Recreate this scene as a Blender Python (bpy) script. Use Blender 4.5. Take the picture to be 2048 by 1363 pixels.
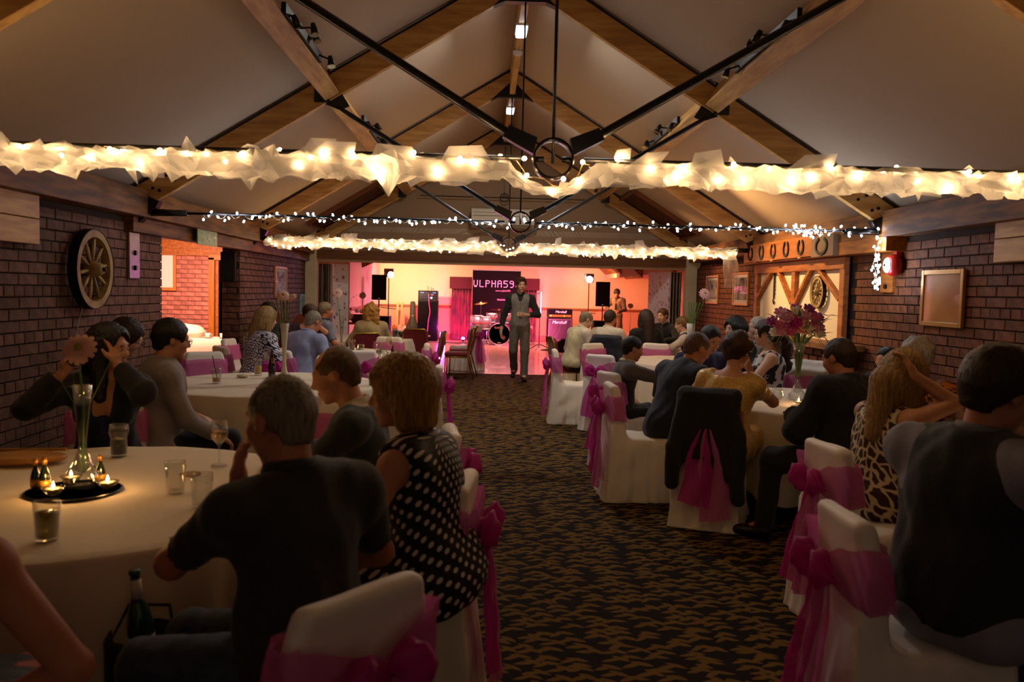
import bpy, math, random
import numpy as np
from math import sin, cos, pi, radians, atan2, sqrt
from mathutils import Vector as V, Matrix
random.seed(7); np.random.seed(7)
D = bpy.data; S = bpy.context.scene; COL = S.collection
for o in list(D.objects): D.objects.remove(o)

# ---------------------------------------------------------------- camera
cd = D.cameras.new('camera'); cam = D.objects.new('camera', cd); COL.objects.link(cam); S.camera = cam
cd.sensor_fit = 'HORIZONTAL'; cd.sensor_width = 36; cd.lens = 1650 / 2048 * 36
cd.clip_start = .05; cd.clip_end = 80
r_, u_, f_ = (.99917818, -.03264811, .02402199), (-.02198547, .06136636, .99787314), (.03405282, .99758121, -.06059814)
cam.matrix_world = Matrix(((r_[0], u_[0], -f_[0], -.32), (r_[1], u_[1], -f_[1], 0), (r_[2], u_[2], -f_[2], 1.57), (0, 0, 0, 1)))
cd.dof.use_dof = True; cd.dof.focus_distance = 11; cd.dof.aperture_fstop = 3.4

# ---------------------------------------------------------------- colour management, world
vs = S.view_settings; vs.view_transform = 'Standard'; vs.look = 'None'; vs.exposure = 0.0; vs.gamma = 1; vs.use_curve_mapping = False
S.render.film_transparent = False
S.cycles.use_denoising = True; S.cycles.max_bounces = 7; S.cycles.transparent_max_bounces = 24
S.cycles.sample_clamp_indirect = 4; S.cycles.sample_clamp_direct = 0; S.cycles.caustics_reflective = False; S.cycles.caustics_refractive = False
S.cycles.use_light_tree = True
w = D.worlds.new('dim warm ambient fill'); S.world = w; w.use_nodes = True  # uniform ambient fill, added to enter through the open rear
w.node_tree.nodes['Background'].inputs[0].default_value = (.85, .60, .44, 1)
w.node_tree.nodes['Background'].inputs[1].default_value = WORLD = .12

def lin(c):
    if isinstance(c, str):
        c = c.lstrip('#'); c = [int(c[i:i + 2], 16) / 255 for i in (0, 2, 4)]
        return tuple(x / 12.92 if x <= .04045 else ((x + .055) / 1.055) ** 2.4 for x in c)
    return tuple(c)

def lamp(name, kind, loc, power, col, aim=None, size=.1, angle=60, blend=.5, label=None):
    l = D.lights.new(name, kind); l.energy = power; l.color = lin(col)[:3]
    if kind == 'AREA': l.size = size
    else: l.shadow_soft_size = size
    if kind == 'SPOT': l.spot_size = radians(angle); l.spot_blend = blend
    o = D.objects.new(name, l); COL.objects.link(o); o.location = loc
    if aim is not None:
        o.rotation_euler = (V(aim) - V(loc)).to_track_quat('-Z', 'Y').to_euler()
    return o
# stage lamps (in the heads of the two lamp stands), floor wash units, ridge fittings, spot bars, side room lamp
lamp('stage_lamp_light', 'SPOT', (-2.90, 23.30, 1.93), 1150, (1, .70, .42), (-2.7, 25.9, 1.85), .09, 104, 1.0)
lamp('stage_lamp_light', 'SPOT', (2.58, 23.40, 1.95), 350, (.75, .9, 1.0), (1.6, 25.9, 2.0), .09, 110, .9)
lamp('stage_lamp_light', 'SPOT', (2.72, 23.52, 1.98), 650, (1, .45, .12), (4.2, 25.9, 1.4), .09, 120, .8)
lamp('stage_wash_light', 'POINT', (-1.62, 24.7, .45), 40, (1, .06, .75), None, .1)
lamp('stage_wash_light', 'SPOT', (.3, 24.9, .16), 800, (1, .06, .32), (.2, 26, .9), .1, 150, .6)
lamp('stage_wash_light', 'SPOT', (-.95, 24.9, .12), 420, (1, .03, .30), (-1.15, 26, .6), .1, 120, .6)
lamp('stage_wash_light', 'SPOT', (1.5, 24.2, .3), 350, (1, .12, .30), (1.5, 26, 1.3), .15, 140, .6)
lamp('back_room_area_light', 'AREA', (0, 23.2, 2.52), 420, (1, .34, .32), (0, 23.2, 0), 2.5)  # broad pink area light pointing down, no fitting modelled
lamp('side_room_ceiling_light', 'AREA', (-4.7, 11.9, 2.28), 190, (1, .55, .42), (-4.9, 13.4, .6), .6)
lamp('panel_spot_light', 'SPOT', (1.66, 10.7, 3.22), 430, (1, .60, .25), (3.6, 10.0, 1.75), .03, 66, .7)
lamp('wall_spot_light', 'SPOT', (1.66, 13.7, 3.22), 260, (1, .55, .22), (3.65, 13.3, 1.4), .04, 62, .8)
lamp('ridge_fitting_light', 'AREA', (0, 8.75, 4.235), 40, (1, .96, .9), (0, 8.75, 0), .14)
lamp('ridge_fitting_light', 'AREA', (0, 12.55, 4.235), 36, (1, .96, .9), (0, 12.55, 0), .14)
lamp('stage_wash_light', 'SPOT', (2.4, 22.6, 1.5), 160, (.25, .55, 1), (-3.65, 14.6, 1.2), .05, 16, .7)  # blue spot added from the stage, tinting the far left wall
lamp('stage_wash_light', 'SPOT', (2.2, 23.2, 1.7), 170, (.9, .25, .9), (-3.5, 12.5, 1.3), .05, 36, .9)  # purple stage spot with no fixture, tinting the left wall
WARM1, WARM3, COOL = 200, 95, 62      # fairy light bulbs (the bulbs themselves light the room)
# ---------------------------------------------------------------- materials
MATS = {}
def nn(t, typ, **k):
    n = t.nodes.new(typ)
    for a, b in k.items(): setattr(n, a, b)
    return n
def mat(name, col=None, rough=.6, metal=0., noise=None, bump=None, emit=None, es=0., trans=0., ior=1.45, alpha=None, sheen=0., spec=.5, coat=0., var=0., stretch=(1, 1, 1), col2=None):
    """principled material; noise=(scale, amount), bump=(scale, strength), var = random value per object"""
    if name in MATS: return MATS[name]
    m = D.materials.new(name); m.use_nodes = True; t = m.node_tree; b = t.nodes['Principled BSDF']; MATS[name] = m
    c = lin(col) if col is not None else (.5, .5, .5)
    b.inputs['Base Color'].default_value = (*c, 1); b.inputs['Roughness'].default_value = rough; b.inputs['Metallic'].default_value = metal
    b.inputs['IOR'].default_value = ior; b.inputs['Transmission Weight'].default_value = trans
    b.inputs['Specular IOR Level'].default_value = spec; b.inputs['Coat Weight'].default_value = coat
    if sheen: b.inputs['Sheen Weight'].default_value = sheen
    if alpha is not None: b.inputs['Alpha'].default_value = alpha
    if emit is not None: b.inputs['Emission Color'].default_value = (*lin(emit), 1); b.inputs['Emission Strength'].default_value = es
    tc = None
    if noise or bump:
        tc = nn(t, 'ShaderNodeTexCoord'); mp = nn(t, 'ShaderNodeMapping'); mp.inputs['Scale'].default_value = stretch
        t.links.new(tc.outputs['Object'], mp.inputs[0])
    last = None
    if noise:
        n = nn(t, 'ShaderNodeTexNoise'); n.inputs['Scale'].default_value = noise[0]; n.inputs['Detail'].default_value = 5
        t.links.new(mp.outputs[0], n.inputs['Vector'])
        mx = nn(t, 'ShaderNodeMix', data_type='RGBA'); cc = lin(col2) if col2 else tuple(x * (1 - noise[1]) for x in c)
        mx.inputs[6].default_value = (*c, 1); mx.inputs[7].default_value = (*cc, 1)
        rp = nn(t, 'ShaderNodeMapRange'); rp.inputs[1].default_value = .35; rp.inputs[2].default_value = .65
        t.links.new(n.outputs['Fac'], rp.inputs[0]); t.links.new(rp.outputs[0], mx.inputs[0]); last = mx.outputs[2]
    if var:
        oi = nn(t, 'ShaderNodeObjectInfo'); mr = nn(t, 'ShaderNodeMapRange'); mr.inputs[3].default_value = 1 - var; mr.inputs[4].default_value = 1 + var
        t.links.new(oi.outputs['Random'], mr.inputs[0])
        h = nn(t, 'ShaderNodeHueSaturation'); h.inputs['Color'].default_value = (*c, 1)
        if last: t.links.new(last, h.inputs['Color'])
        t.links.new(mr.outputs[0], h.inputs['Value']); last = h.outputs[0]
    if last: t.links.new(last, b.inputs['Base Color'])
    if bump:
        n = nn(t, 'ShaderNodeTexNoise'); n.inputs['Scale'].default_value = bump[0]; n.inputs['Detail'].default_value = 4
        t.links.new(mp.outputs[0], n.inputs['Vector'])
        bp = nn(t, 'ShaderNodeBump'); bp.inputs['Strength'].default_value = bump[1]; bp.inputs['Distance'].default_value = .02
        t.links.new(n.outputs['Fac'], bp.inputs['Height']); t.links.new(bp.outputs[0], b.inputs['Normal'])
    return m
def glow(name, col, strength):
    if name in MATS: return MATS[name]
    m = D.materials.new(name); m.use_nodes = True; t = m.node_tree; t.nodes.clear()
    e = nn(t, 'ShaderNodeEmission'); e.inputs[0].default_value = (*lin(col), 1); e.inputs[1].default_value = strength
    o = nn(t, 'ShaderNodeOutputMaterial'); t.links.new(e.outputs[0], o.inputs[0]); MATS[name] = m; return m
def sheer(name, col, tr=.4, transl=.5, rough=.6, tint=(1, 1, 1)):
    """thin see-through cloth: transparent + translucent + diffuse"""
    if name in MATS: return MATS[name]
    m = D.materials.new(name); m.use_nodes = True; t = m.node_tree; t.nodes.clear(); c = (*lin(col), 1)
    a = nn(t, 'ShaderNodeBsdfTransparent'); a.inputs[0].default_value = (*tint, 1)
    b = nn(t, 'ShaderNodeBsdfTranslucent'); b.inputs[0].default_value = c
    d = nn(t, 'ShaderNodeBsdfPrincipled'); d.inputs['Base Color'].default_value = c; d.inputs['Roughness'].default_value = rough
    x = nn(t, 'ShaderNodeMixShader'); x.inputs[0].default_value = transl
    t.links.new(d.outputs[0], x.inputs[1]); t.links.new(b.outputs[0], x.inputs[2])
    y = nn(t, 'ShaderNodeMixShader')
    lw = nn(t, 'ShaderNodeLayerWeight'); lw.inputs[0].default_value = .35
    mr = nn(t, 'ShaderNodeMapRange'); mr.inputs[3].default_value = tr; mr.inputs[4].default_value = tr * .25
    t.links.new(lw.outputs['Facing'], mr.inputs[0]); t.links.new(mr.outputs[0], y.inputs[0])
    t.links.new(x.outputs[0], y.inputs[1]); t.links.new(a.outputs[0], y.inputs[2])
    o = nn(t, 'ShaderNodeOutputMaterial'); t.links.new(y.outputs[0], o.inputs[0]); MATS[name] = m; return m
def thin_glass(name, tint=(1, 1, 1), refl=.12):
    """clear glass that lets light straight through, with a sharp sheen"""
    if name in MATS: return MATS[name]
    m = D.materials.new(name); m.use_nodes = True; t = m.node_tree; t.nodes.clear()
    a = nn(t, 'ShaderNodeBsdfTransparent'); a.inputs[0].default_value = (*tint, 1)
    g = nn(t, 'ShaderNodeBsdfGlossy'); g.inputs['Roughness'].default_value = .04
    lw = nn(t, 'ShaderNodeLayerWeight'); lw.inputs[0].default_value = .3
    mr = nn(t, 'ShaderNodeMapRange'); mr.inputs[3].default_value = refl * .3; mr.inputs[4].default_value = min(1, refl * 4)
    t.links.new(lw.outputs['Facing'], mr.inputs[0])
    y = nn(t, 'ShaderNodeMixShader'); t.links.new(mr.outputs[0], y.inputs[0]); t.links.new(a.outputs[0], y.inputs[1]); t.links.new(g.outputs[0], y.inputs[2])
    o = nn(t, 'ShaderNodeOutputMaterial'); t.links.new(y.outputs[0], o.inputs[0]); MATS[name] = m; return m
# ---------------------------------------------------------------- objects
def tag(o, label=None, cat=None, group=None, kind=None):
    if label: o['label'] = label
    if cat: o['category'] = cat
    if group: o['group'] = group
    if kind: o['kind'] = kind
    return o
def thing(name, label, cat, loc=(0, 0, 0), rz=0., group=None, sc=1.):
    o = D.objects.new(name, None); COL.objects.link(o); o.location = loc; o.rotation_euler = (0, 0, rz); o.scale = (sc, sc, sc); o.empty_display_size = .1
    return tag(o, label, cat, group)
def link(name, me, parent=None, loc=None, rot=None):
    o = D.objects.new(name, me); COL.objects.link(o)
    if parent is not None: o.parent = parent
    if loc is not None: o.location = loc
    if rot is not None: o.rotation_euler = rot
    return o
def kids(o): return [c for c in KID.get(o.name, [])]
KID = {}
def dup(root, loc, rz, label, group=None, sc=None):
    def cp(o, p):
        c = o.copy(); COL.objects.link(c)
        if p is not None: c.parent = p
        for ch in [x for x in o.children]: cp(ch, c)
        return c
    r = cp(root, None); r.location = loc; r.rotation_euler = (0, 0, rz); r['label'] = label
    if group: r['group'] = group
    if sc: r.scale = (sc, sc, sc)
    return r
def mesh_np(name, v, f, m, smooth=True, uv=None):
    """mesh from numpy vertices and quads"""
    me = D.meshes.new(name); nv, nf = len(v), len(f)
    me.vertices.add(nv); me.vertices.foreach_set('co', np.ascontiguousarray(v, np.float32).ravel())
    me.loops.add(nf * 4); me.loops.foreach_set('vertex_index', np.ascontiguousarray(f, np.int32).ravel())
    me.polygons.add(nf); me.polygons.foreach_set('loop_start', np.arange(0, nf * 4, 4, dtype=np.int32))
    me.polygons.foreach_set('loop_total', np.full(nf, 4, np.int32))
    if smooth: me.polygons.foreach_set('use_smooth', np.ones(nf, bool))
    if uv is not None:
        l = me.uv_layers.new(name='uv'); l.data.foreach_set('uv', np.ascontiguousarray(uv[np.ravel(f)], np.float32).ravel())
    me.update(calc_edges=True)
    if m: me.materials.append(m)
    return me
class MB:
    """collects simple solids and links them as one mesh object"""
    def __init__(s): s.v = []; s.f = []
    def add(s, v, f):
        o = len(s.v); s.v += [tuple(p) for p in v]; s.f += [tuple(i + o for i in q) for q in f]; return s
    def box(s, c, d, rz=0., rot=None):
        M = rot if rot is not None else Matrix.Rotation(rz, 3, 'Z')
        v = [V(c) + M @ V((x * d[0] / 2, y * d[1] / 2, z * d[2] / 2)) for x in (-1, 1) for y in (-1, 1) for z in (-1, 1)]
        return s.add(v, [(0, 1, 3, 2), (4, 6, 7, 5), (0, 4, 5, 1), (2, 3, 7, 6), (0, 2, 6, 4), (1, 5, 7, 3)])
    def bar(s, a, b, w, h, up=(0, 0, 1)):
        a, b = V(a), V(b); d = b - a; L = d.length; d.normalize(); x = d.cross(V(up)).normalized(); z = x.cross(d)
        return s.box((a + b) / 2, (w, L, h), rot=Matrix((x, d, z)).transposed())
    def tube(s, pts, r, n=8, close=False):
        pts = [V(p) for p in pts]; N = len(pts); rr = r if isinstance(r, (list, tuple)) else [r] * N
        v = []; ref = None
        for i, p in enumerate(pts):
            a = pts[i - 1] if (i or close) else p; b = pts[(i + 1) % N] if (i < N - 1 or close) else p
            d = (b - a).normalized()
            if ref is None: ref = V((0, 0, 1)) if abs(d.z) < .9 else V((0, 1, 0))
            x = d.cross(ref).normalized(); y = x.cross(d); ref = y
            v += [p + (x * cos(2 * pi * k / n) + y * sin(2 * pi * k / n)) * rr[i] for k in range(n)]
        f = []
        for i in range(N if close else N - 1):
            j = (i + 1) % N
            f += [(i * n + k, i * n + (k + 1) % n, j * n + (k + 1) % n, j * n + k) for k in range(n)]
        if not close: f += [tuple(range(n))[::-1], tuple((N - 1) * n + k for k in range(n))]
        return s.add(v, f)
    def cyl(s, a, b, ra, rb=None, n=12): return s.tube([a, b], [ra, ra if rb is None else rb], n)
    def lathe(s, prof, n=20, c=(0, 0, 0), M=None):
        v = []
        for r, z in prof:
            for k in range(n):
                p = V((r * cos(2 * pi * k / n), r * sin(2 * pi * k / n), z))
                v.append(V(c) + (M @ p if M is not None else p))
        f = []
        for i in range(len(prof) - 1): f += [(i * n + k, i * n + (k + 1) % n, (i + 1) * n + (k + 1) % n, (i + 1) * n + k) for k in range(n)]
        if prof[0][0] > 1e-4: f.append(tuple(range(n))[::-1])
        if prof[-1][0] > 1e-4: f.append(tuple((len(prof) - 1) * n + k for k in range(n)))
        return s.add(v, f)
    def ell(s, c, r, nu=12, nv=8, rot=None):
        v = []; M = rot if rot is not None else Matrix.Identity(3); c = V(c)
        for i in range(nv + 1):
            t = pi * i / nv
            for k in range(nu): v.append(c + M @ V((r[0] * sin(t) * cos(2 * pi * k / nu), r[1] * sin(t) * sin(2 * pi * k / nu), -r[2] * cos(t))))
        return s.add(v, [(i * nu + k, i * nu + (k + 1) % nu, (i + 1) * nu + (k + 1) % nu, (i + 1) * nu + k) for i in range(nv) for k in range(nu)])
    def grid(s, P, cu=False, cv=False):
        a, b = len(P), len(P[0]); v = [p for row in P for p in row]; f = []
        for i in range(a if cu else a - 1):
            for j in range(b if cv else b - 1):
                i2, j2 = (i + 1) % a, (j + 1) % b; f.append((i * b + j, i2 * b + j, i2 * b + j2, i * b + j2))
        return s.add(v, f)
    def prism(s, poly, off):
        n = len(poly); poly = [V(p) for p in poly]; off = V(off)
        return s.add(poly + [p + off for p in poly], [tuple(range(n))[::-1], tuple(range(n, 2 * n))] + [(i, (i + 1) % n, n + (i + 1) % n, n + i) for i in range(n)])
    def mesh(s, name, m, smooth=False):
        me = D.meshes.new(name); me.from_pydata(s.v, [], s.f)
        if m: me.materials.append(m)
        if smooth: me.polygons.foreach_set('use_smooth', np.ones(len(me.polygons), bool))
        me.validate(); me.update()
        return me
    def build(s, name, m, parent=None, smooth=False, loc=None, rot=None, bevel=0., solid=0., fix=False):
        o = link(name, s.mesh(name, m, smooth), parent, loc, rot)
        if solid: k = o.modifiers.new('s', 'SOLIDIFY'); k.thickness = solid; k.offset = 0
        if bevel: k = o.modifiers.new('b', 'BEVEL'); k.width = bevel; k.segments = 2; k.limit_method = 'ANGLE'
        return o
def text(body, size, m, parent, loc, rot, name='lettering', ext=.001, align='CENTER', sx=1., shear=0.):
    c = D.curves.new(name, 'FONT'); c.body = body; c.size = size; c.extrude = ext; c.align_x = align; c.align_y = 'CENTER'; c.resolution_u = 3; c.shear = shear
    t = D.objects.new(name, c); me = D.meshes.new_from_object(t); D.objects.remove(t); D.curves.remove(c); me.name = name
    me.materials.clear(); me.materials.append(m)
    o = link(name, me, parent, loc, rot); o.scale = (sx, 1, 1); return o
def structure(o): o['kind'] = 'structure'; return o
# ================================================================ ROOM
mortar = mat('mortar', '#36281e', .95, bump=(60, .3))
def brickmat(name, c, c2, var):
    m = mat(name, c, .7, noise=(9, .4), bump=(70, .35), var=var, col2=c2, spec=.3); return m
br_l = brickmat('brick_brown', '#785240', '#5c4032', .26)
br_r = brickmat('brick_red', '#80492a', '#623a22', .20)
br_p = brickmat('brick_pink', '#cc8672', '#b06a5a', .18)
timber = mat('pine_timber', '#dcae66', .5, noise=(3.2, .35), bump=(40, .15), stretch=(6, .8, 6), col2='#b8864a')
timber_x = mat('pine_timber_cross', '#dcae66', .5, noise=(3.2, .35), bump=(40, .15), stretch=(.8, 6, 6), col2='#b8864a')
timber_dk = mat('dark_timber', '#8c5824', .6, noise=(3, .4), bump=(40, .15), stretch=(6, .8, 6), col2='#4d2e18')
timber_or = mat('orange_timber', '#b06a28', .5, noise=(4, .35), bump=(40, .2), stretch=(6, .8, 6), col2='#8c4c18')
black_steel = mat('black_steel', '#0b0a09', .32, .0, spec=.6)
bolt_m = mat('bolt_steel', '#1a1715', .4, .6)
plaster = mat('ceiling_plaster', '#cdb69c', .9, bump=(8, .05))
gable_m = mat('gable_paint', '#9c8266', .9)
cream = mat('cream_paint', '#d9c9a4', .8)
peach = mat('peach_wall', '#e4bd98', .8)
peach_lo = mat('peach_wall_lower', '#c99070', .85)
dado_m = mat('dado_rail_wood', '#8c4a22', .45)

def carpet_mat():
    m = D.materials.new('leaf carpet'); m.use_nodes = True; t = m.node_tree; b = t.nodes['Principled BSDF']; L = t.links.new
    b.inputs['Roughness'].default_value = .95; b.inputs['Specular IOR Level'].default_value = .15
    tc = nn(t, 'ShaderNodeTexCoord')
    nz = nn(t, 'ShaderNodeTexNoise'); nz.inputs['Scale'].default_value = 3.5; L(tc.outputs['Object'], nz.inputs['Vector'])
    wv = nn(t, 'ShaderNodeVectorMath', operation='MULTIPLY_ADD'); L(nz.outputs['Color'], wv.inputs[0]); wv.inputs[1].default_value = (.07, .07, 0); L(tc.outputs['Object'], wv.inputs[2])
    fac = None
    for k, (off, ang) in enumerate([((0, 0, 0), .50), ((.31, .17, 0), -.45)]):
        mp = nn(t, 'ShaderNodeMapping'); mp.inputs['Location'].default_value = off; mp.inputs['Scale'].default_value = (8.2, 15, 1)
        L(wv.outputs[0], mp.inputs[0])
        vo = nn(t, 'ShaderNodeTexVoronoi', voronoi_dimensions='2D'); vo.inputs['Scale'].default_value = 1; vo.inputs['Randomness'].default_value = .85; L(mp.outputs[0], vo.inputs['Vector'])
        df = nn(t, 'ShaderNodeVectorMath', operation='SUBTRACT'); L(mp.outputs[0], df.inputs[0]); L(vo.outputs['Position'], df.inputs[1])
        sc = nn(t, 'ShaderNodeVectorMath', operation='MULTIPLY'); L(df.outputs[0], sc.inputs[0]); sc.inputs[1].default_value = (1 / 8.2, 1 / 15, 0)
        sp = nn(t, 'ShaderNodeSeparateColor'); L(vo.outputs['Color'], sp.inputs[0])
        am = nn(t, 'ShaderNodeMath', operation='MULTIPLY_ADD'); L(sp.outputs[0], am.inputs[0]); am.inputs[1].default_value = .5; am.inputs[2].default_value = ang - .25
        ro = nn(t, 'ShaderNodeVectorRotate', rotation_type='Z_AXIS'); L(sc.outputs[0], ro.inputs['Vector']); L(am.outputs[0], ro.inputs['Angle'])
        sx = nn(t, 'ShaderNodeSeparateXYZ'); L(ro.outputs[0], sx.inputs[0])
        # leaf: |y| < w * (1 - (x/l)^2), bent along x
        x2 = nn(t, 'ShaderNodeMath', operation='MULTIPLY'); L(sx.outputs[0], x2.inputs[0]); L(sx.outputs[0], x2.inputs[1])
        bend = nn(t, 'ShaderNodeMath', operation='MULTIPLY_ADD'); L(x2.outputs[0], bend.inputs[0]); bend.inputs[1].default_value = 1.0 if k != 1 else -1.0; L(sx.outputs[1], bend.inputs[2])
        ab = nn(t, 'ShaderNodeMath', operation='ABSOLUTE'); L(bend.outputs[0], ab.inputs[0])
        w1 = nn(t, 'ShaderNodeMath', operation='MULTIPLY_ADD'); L(x2.outputs[0], w1.inputs[0]); w1.inputs[1].default_value = -.0160 / (.054 ** 2); w1.inputs[2].default_value = .0160
        g = nn(t, 'ShaderNodeMath', operation='SUBTRACT'); L(w1.outputs[0], g.inputs[0]); L(ab.outputs[0], g.inputs[1])
        mr = nn(t, 'ShaderNodeMapRange'); mr.inputs[1].default_value = 0; mr.inputs[2].default_value = .0025; L(g.outputs[0], mr.inputs[0])
        if fac is None: fac = mr.outputs[0]
        else:
            mx = nn(t, 'ShaderNodeMath', operation='MAXIMUM'); L(fac, mx.inputs[0]); L(mr.outputs[0], mx.inputs[1]); fac = mx.outputs[0]
    n2 = nn(t, 'ShaderNodeTexNoise'); n2.inputs['Scale'].default_value = 260; L(tc.outputs['Object'], n2.inputs['Vector'])
    c1 = nn(t, 'ShaderNodeMix', data_type='RGBA'); c1.inputs[6].default_value = (*lin('#1e1511'), 1); c1.inputs[7].default_value = (*lin('#7c5e26'), 1); L(fac, c1.inputs[0])
    c2 = nn(t, 'ShaderNodeMix', data_type='RGBA', blend_type='MULTIPLY'); c2.inputs[0].default_value = .35; L(c1.outputs[2], c2.inputs[6]); L(n2.outputs['Color'], c2.inputs[7])
    L(c2.outputs[2], b.inputs['Base Color'])
    bp = nn(t, 'ShaderNodeBump'); bp.inputs['Strength'].default_value = .4; bp.inputs['Distance'].default_value = .004; L(n2.outputs['Fac'], bp.inputs['Height']); L(bp.outputs[0], b.inputs['Normal'])
    return m
structure(MB().box((0, 6.975, -.05), (7.6, 16.95, .1)).build('floor', carpet_mat()))
tag(D.objects['floor'], 'dark brown carpet woven with small olive leaves')
dance = mat('dance_floor', '#b08f7c', .22, noise=(2.5, .15), spec=.6, coat=.3)
structure(MB().box((.5, 20.8, -.05), (9.6, 10.7, .1)).build('floor', dance))
def skirting_floor_strip():
    structure(MB().box((0, 15.45, .003), (7, .05, .012)).build('trim_1', mat('brass_strip', '#8a6a3a', .4, .8)))
skirting_floor_strip()

# ---- brick walls: a recessed mortar slab and bricks standing proud of it
BME = {}
def brick_mesh(m, d):
    k = (m.name, d)
    if k not in BME:
        x, y, z = d; e = .004; mb = MB()
        v = []
        for sx, f in ((0, 0), (1, 0), (1, 1)): pass
        # a six-sided block with a chamfered front edge (front = +x)
        a = [(-x / 2, sy * y / 2, sz * z / 2) for sy, sz in ((-1, -1), (1, -1), (1, 1), (-1, 1))]
        b = [(x / 2 - e, p[1], p[2]) for p in a]; c = [(x / 2, p[1] - e * (1 if p[1] > 0 else -1), p[2] - e * (1 if p[2] > 0 else -1)) for p in a]
        mb.add(a + b + c, [(0, 3, 2, 1), (8, 9, 10, 11)] + [(i, (i + 1) % 4, 4 + (i + 1) % 4, 4 + i) for i in range(4)] + [(4 + i, 4 + (i + 1) % 4, 8 + (i + 1) % 4, 8 + i) for i in range(4)])
        BME[k] = mb.mesh('brick', m)
    return BME[k]
def course_bricks(u0, u1, z0, z1, skip=lambda u, z, hw: False, bond='garden'):
    out = []; q = 1.13 if bond == 'garden' else 1.; hh = .075 * q; k = int(round(z0 / hh)); z = k * hh
    while z < z1 - .05:
        head = (k % 4 == 1) if bond == 'garden' else False
        L = (.1125 if head else .225) * q; off = (.055 if head else (.1125 if k % 2 else 0)) * q
        u = u0 - off
        while u < u1:
            a, b = max(u, u0), min(u + L, u1)
            if b - a > .05 and not skip((a + b) / 2, z + hh / 2, (b - a) / 2): out.append(((a + b) / 2, z + hh / 2, b - a - .01))
            u += L
        z += hh; k += 1
    return out
def lay(parent, lst, m, place, rot, cap, score):
    """lst of (u, z, len): the cap nearest as single bricks, the rest joined"""
    lst = sorted(lst, key=score); rest = MB()
    for i, (u, z, l) in enumerate(lst):
        p = place(u, z)
        lq = round(l / .02) * .02 if l < .2 else round(l, 3)
        bh = .0745 if m is not br_p else .064
        if i < cap:
            q = random.uniform(-.002, .003)
            n = V((cos(rot), sin(rot), 0)) * q
            link('brick', brick_mesh(m, (.03, lq, bh)), parent, V(p) + n, (0, 0, rot))
        else: rest.box(p, (.03, lq, bh), rz=rot)
    if rest.v: tag(rest.build('brick_courses', m, parent), kind='stuff')
WX = 3.65
def wall_slab(name, c, d, m=mortar): return structure(MB().box(c, d).build(name, m))
camd = lambda X: (lambda t: (t[0] - 5.8) ** 2 * 1 + (0 if t[1] > .8 else 30) + (200 if t[0] < 5.7 else 0))
wl = wall_slab('wall_left', (-WX - .11, 3.55, 1.22), (.22, 10.1, 2.44))
def skL(u, z, hw): return False
lay(wl, course_bricks(3.2, 8.6, 0, 2.10), br_l, lambda u, z: (-WX, u, z), 0, 300, lambda t: abs(t[0] - 5.6) + (0 if t[1] > .75 else 9))
wl2 = wall_slab('wall_left', (-WX - .11, 13.4, 1.22), (.22, 4.2, 2.44))
bl = [(u, z, l) for u, z, l in course_bricks(11.3, 15.5, 0, 2.10)]
lay(wl2, bl, br_l, lambda u, z: (-WX, u, z), 0, 260, lambda t: abs(t[0] - 11.3) + (0 if t[1] > .7 else 9))
lay(wl2, course_bricks(-3.87, -3.65, 0, 2.03), br_l, lambda u, z: (u, 11.3, z), -pi / 2, 40, lambda t: (0 if t[1] > .9 else 9) - t[1])
wr = wall_slab('wall_right', (WX + .11, 7, 1.22), (.22, 17, 2.44))
lay(wr, course_bricks(3.6, 15.5, 0, 2.10, lambda u, z, hw: 8.75 < u < 11.9), br_r, lambda u, z: (WX, u, z), pi, 300, lambda t: abs(t[0] - 6) + (0 if t[1] > .9 else 9))
# side room seen through the opening in the left wall
wp = wall_slab('wall_back', (-5.2, 13.92, 1.2), (3.1, .2, 2.4), mat('pink_mortar', '#8a5a4e', .95))
lay(wp, course_bricks(-6.0, -4.86, .3, 2.02, bond='s'), br_p, lambda u, z: (u, 13.82, z), -pi / 2, 200, lambda t: -t[1])
structure(MB().box((-6.75, 11.2, 1.2), (.1, 5.6, 2.4)).build('wall_left', cream))
structure(MB().box((-5.2, 8.5, 1.2), (2.66, .2, 2.4)).build('wall_front', cream))
structure(MB().box((-5.2, 11.2, 2.35), (3.1, 5.6, .1)).build('ceiling', plaster))
structure(MB().box((-5.2, 11.2, -.045), (3.1, 5.6, .09)).build('floor', mat('side_carpet', '#5a3a30', .95)))
structure(MB().box((-5.2, 13.78, 2.08), (3.0, .09, .12)).box((-5.2, 13.74, 2.20), (3.0, .06, .13)).build('trim_2', timber_or))
# pine door frame and door in the side room
dr = thing('door_1', 'pale orange door in a pine frame seen through the left opening', None, (-4.38, 13.78, 0)); dr['kind'] = 'structure'
dfm = mat('varnished_pine', '#c07428', .4, noise=(4, .3), stretch=(8, 8, 1)); 
MB().box((-.43, 0, 1.0), (.10, .12, 2.0)).box((.43, 0, 1.0), (.10, .12, 2.0)).box((0, 0, 2.0), (.96, .12, .09)).build('door_frame', dfm, dr, bevel=.006)
MB().box((-.35, .03, .98), (.05, .1, 1.94)).build('door_stop', timber_or, dr)
dl = MB().box((.03, .06, .98), (.72, .04, 1.94)).build('door_leaf', mat('door_veneer', '#dca050', .45), dr)
MB().box((-.25, .02, 1.86), (.10, .02, .05)).build('door_closer', mat('pale_plate', '#d8c8a8', .5), dl)

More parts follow.
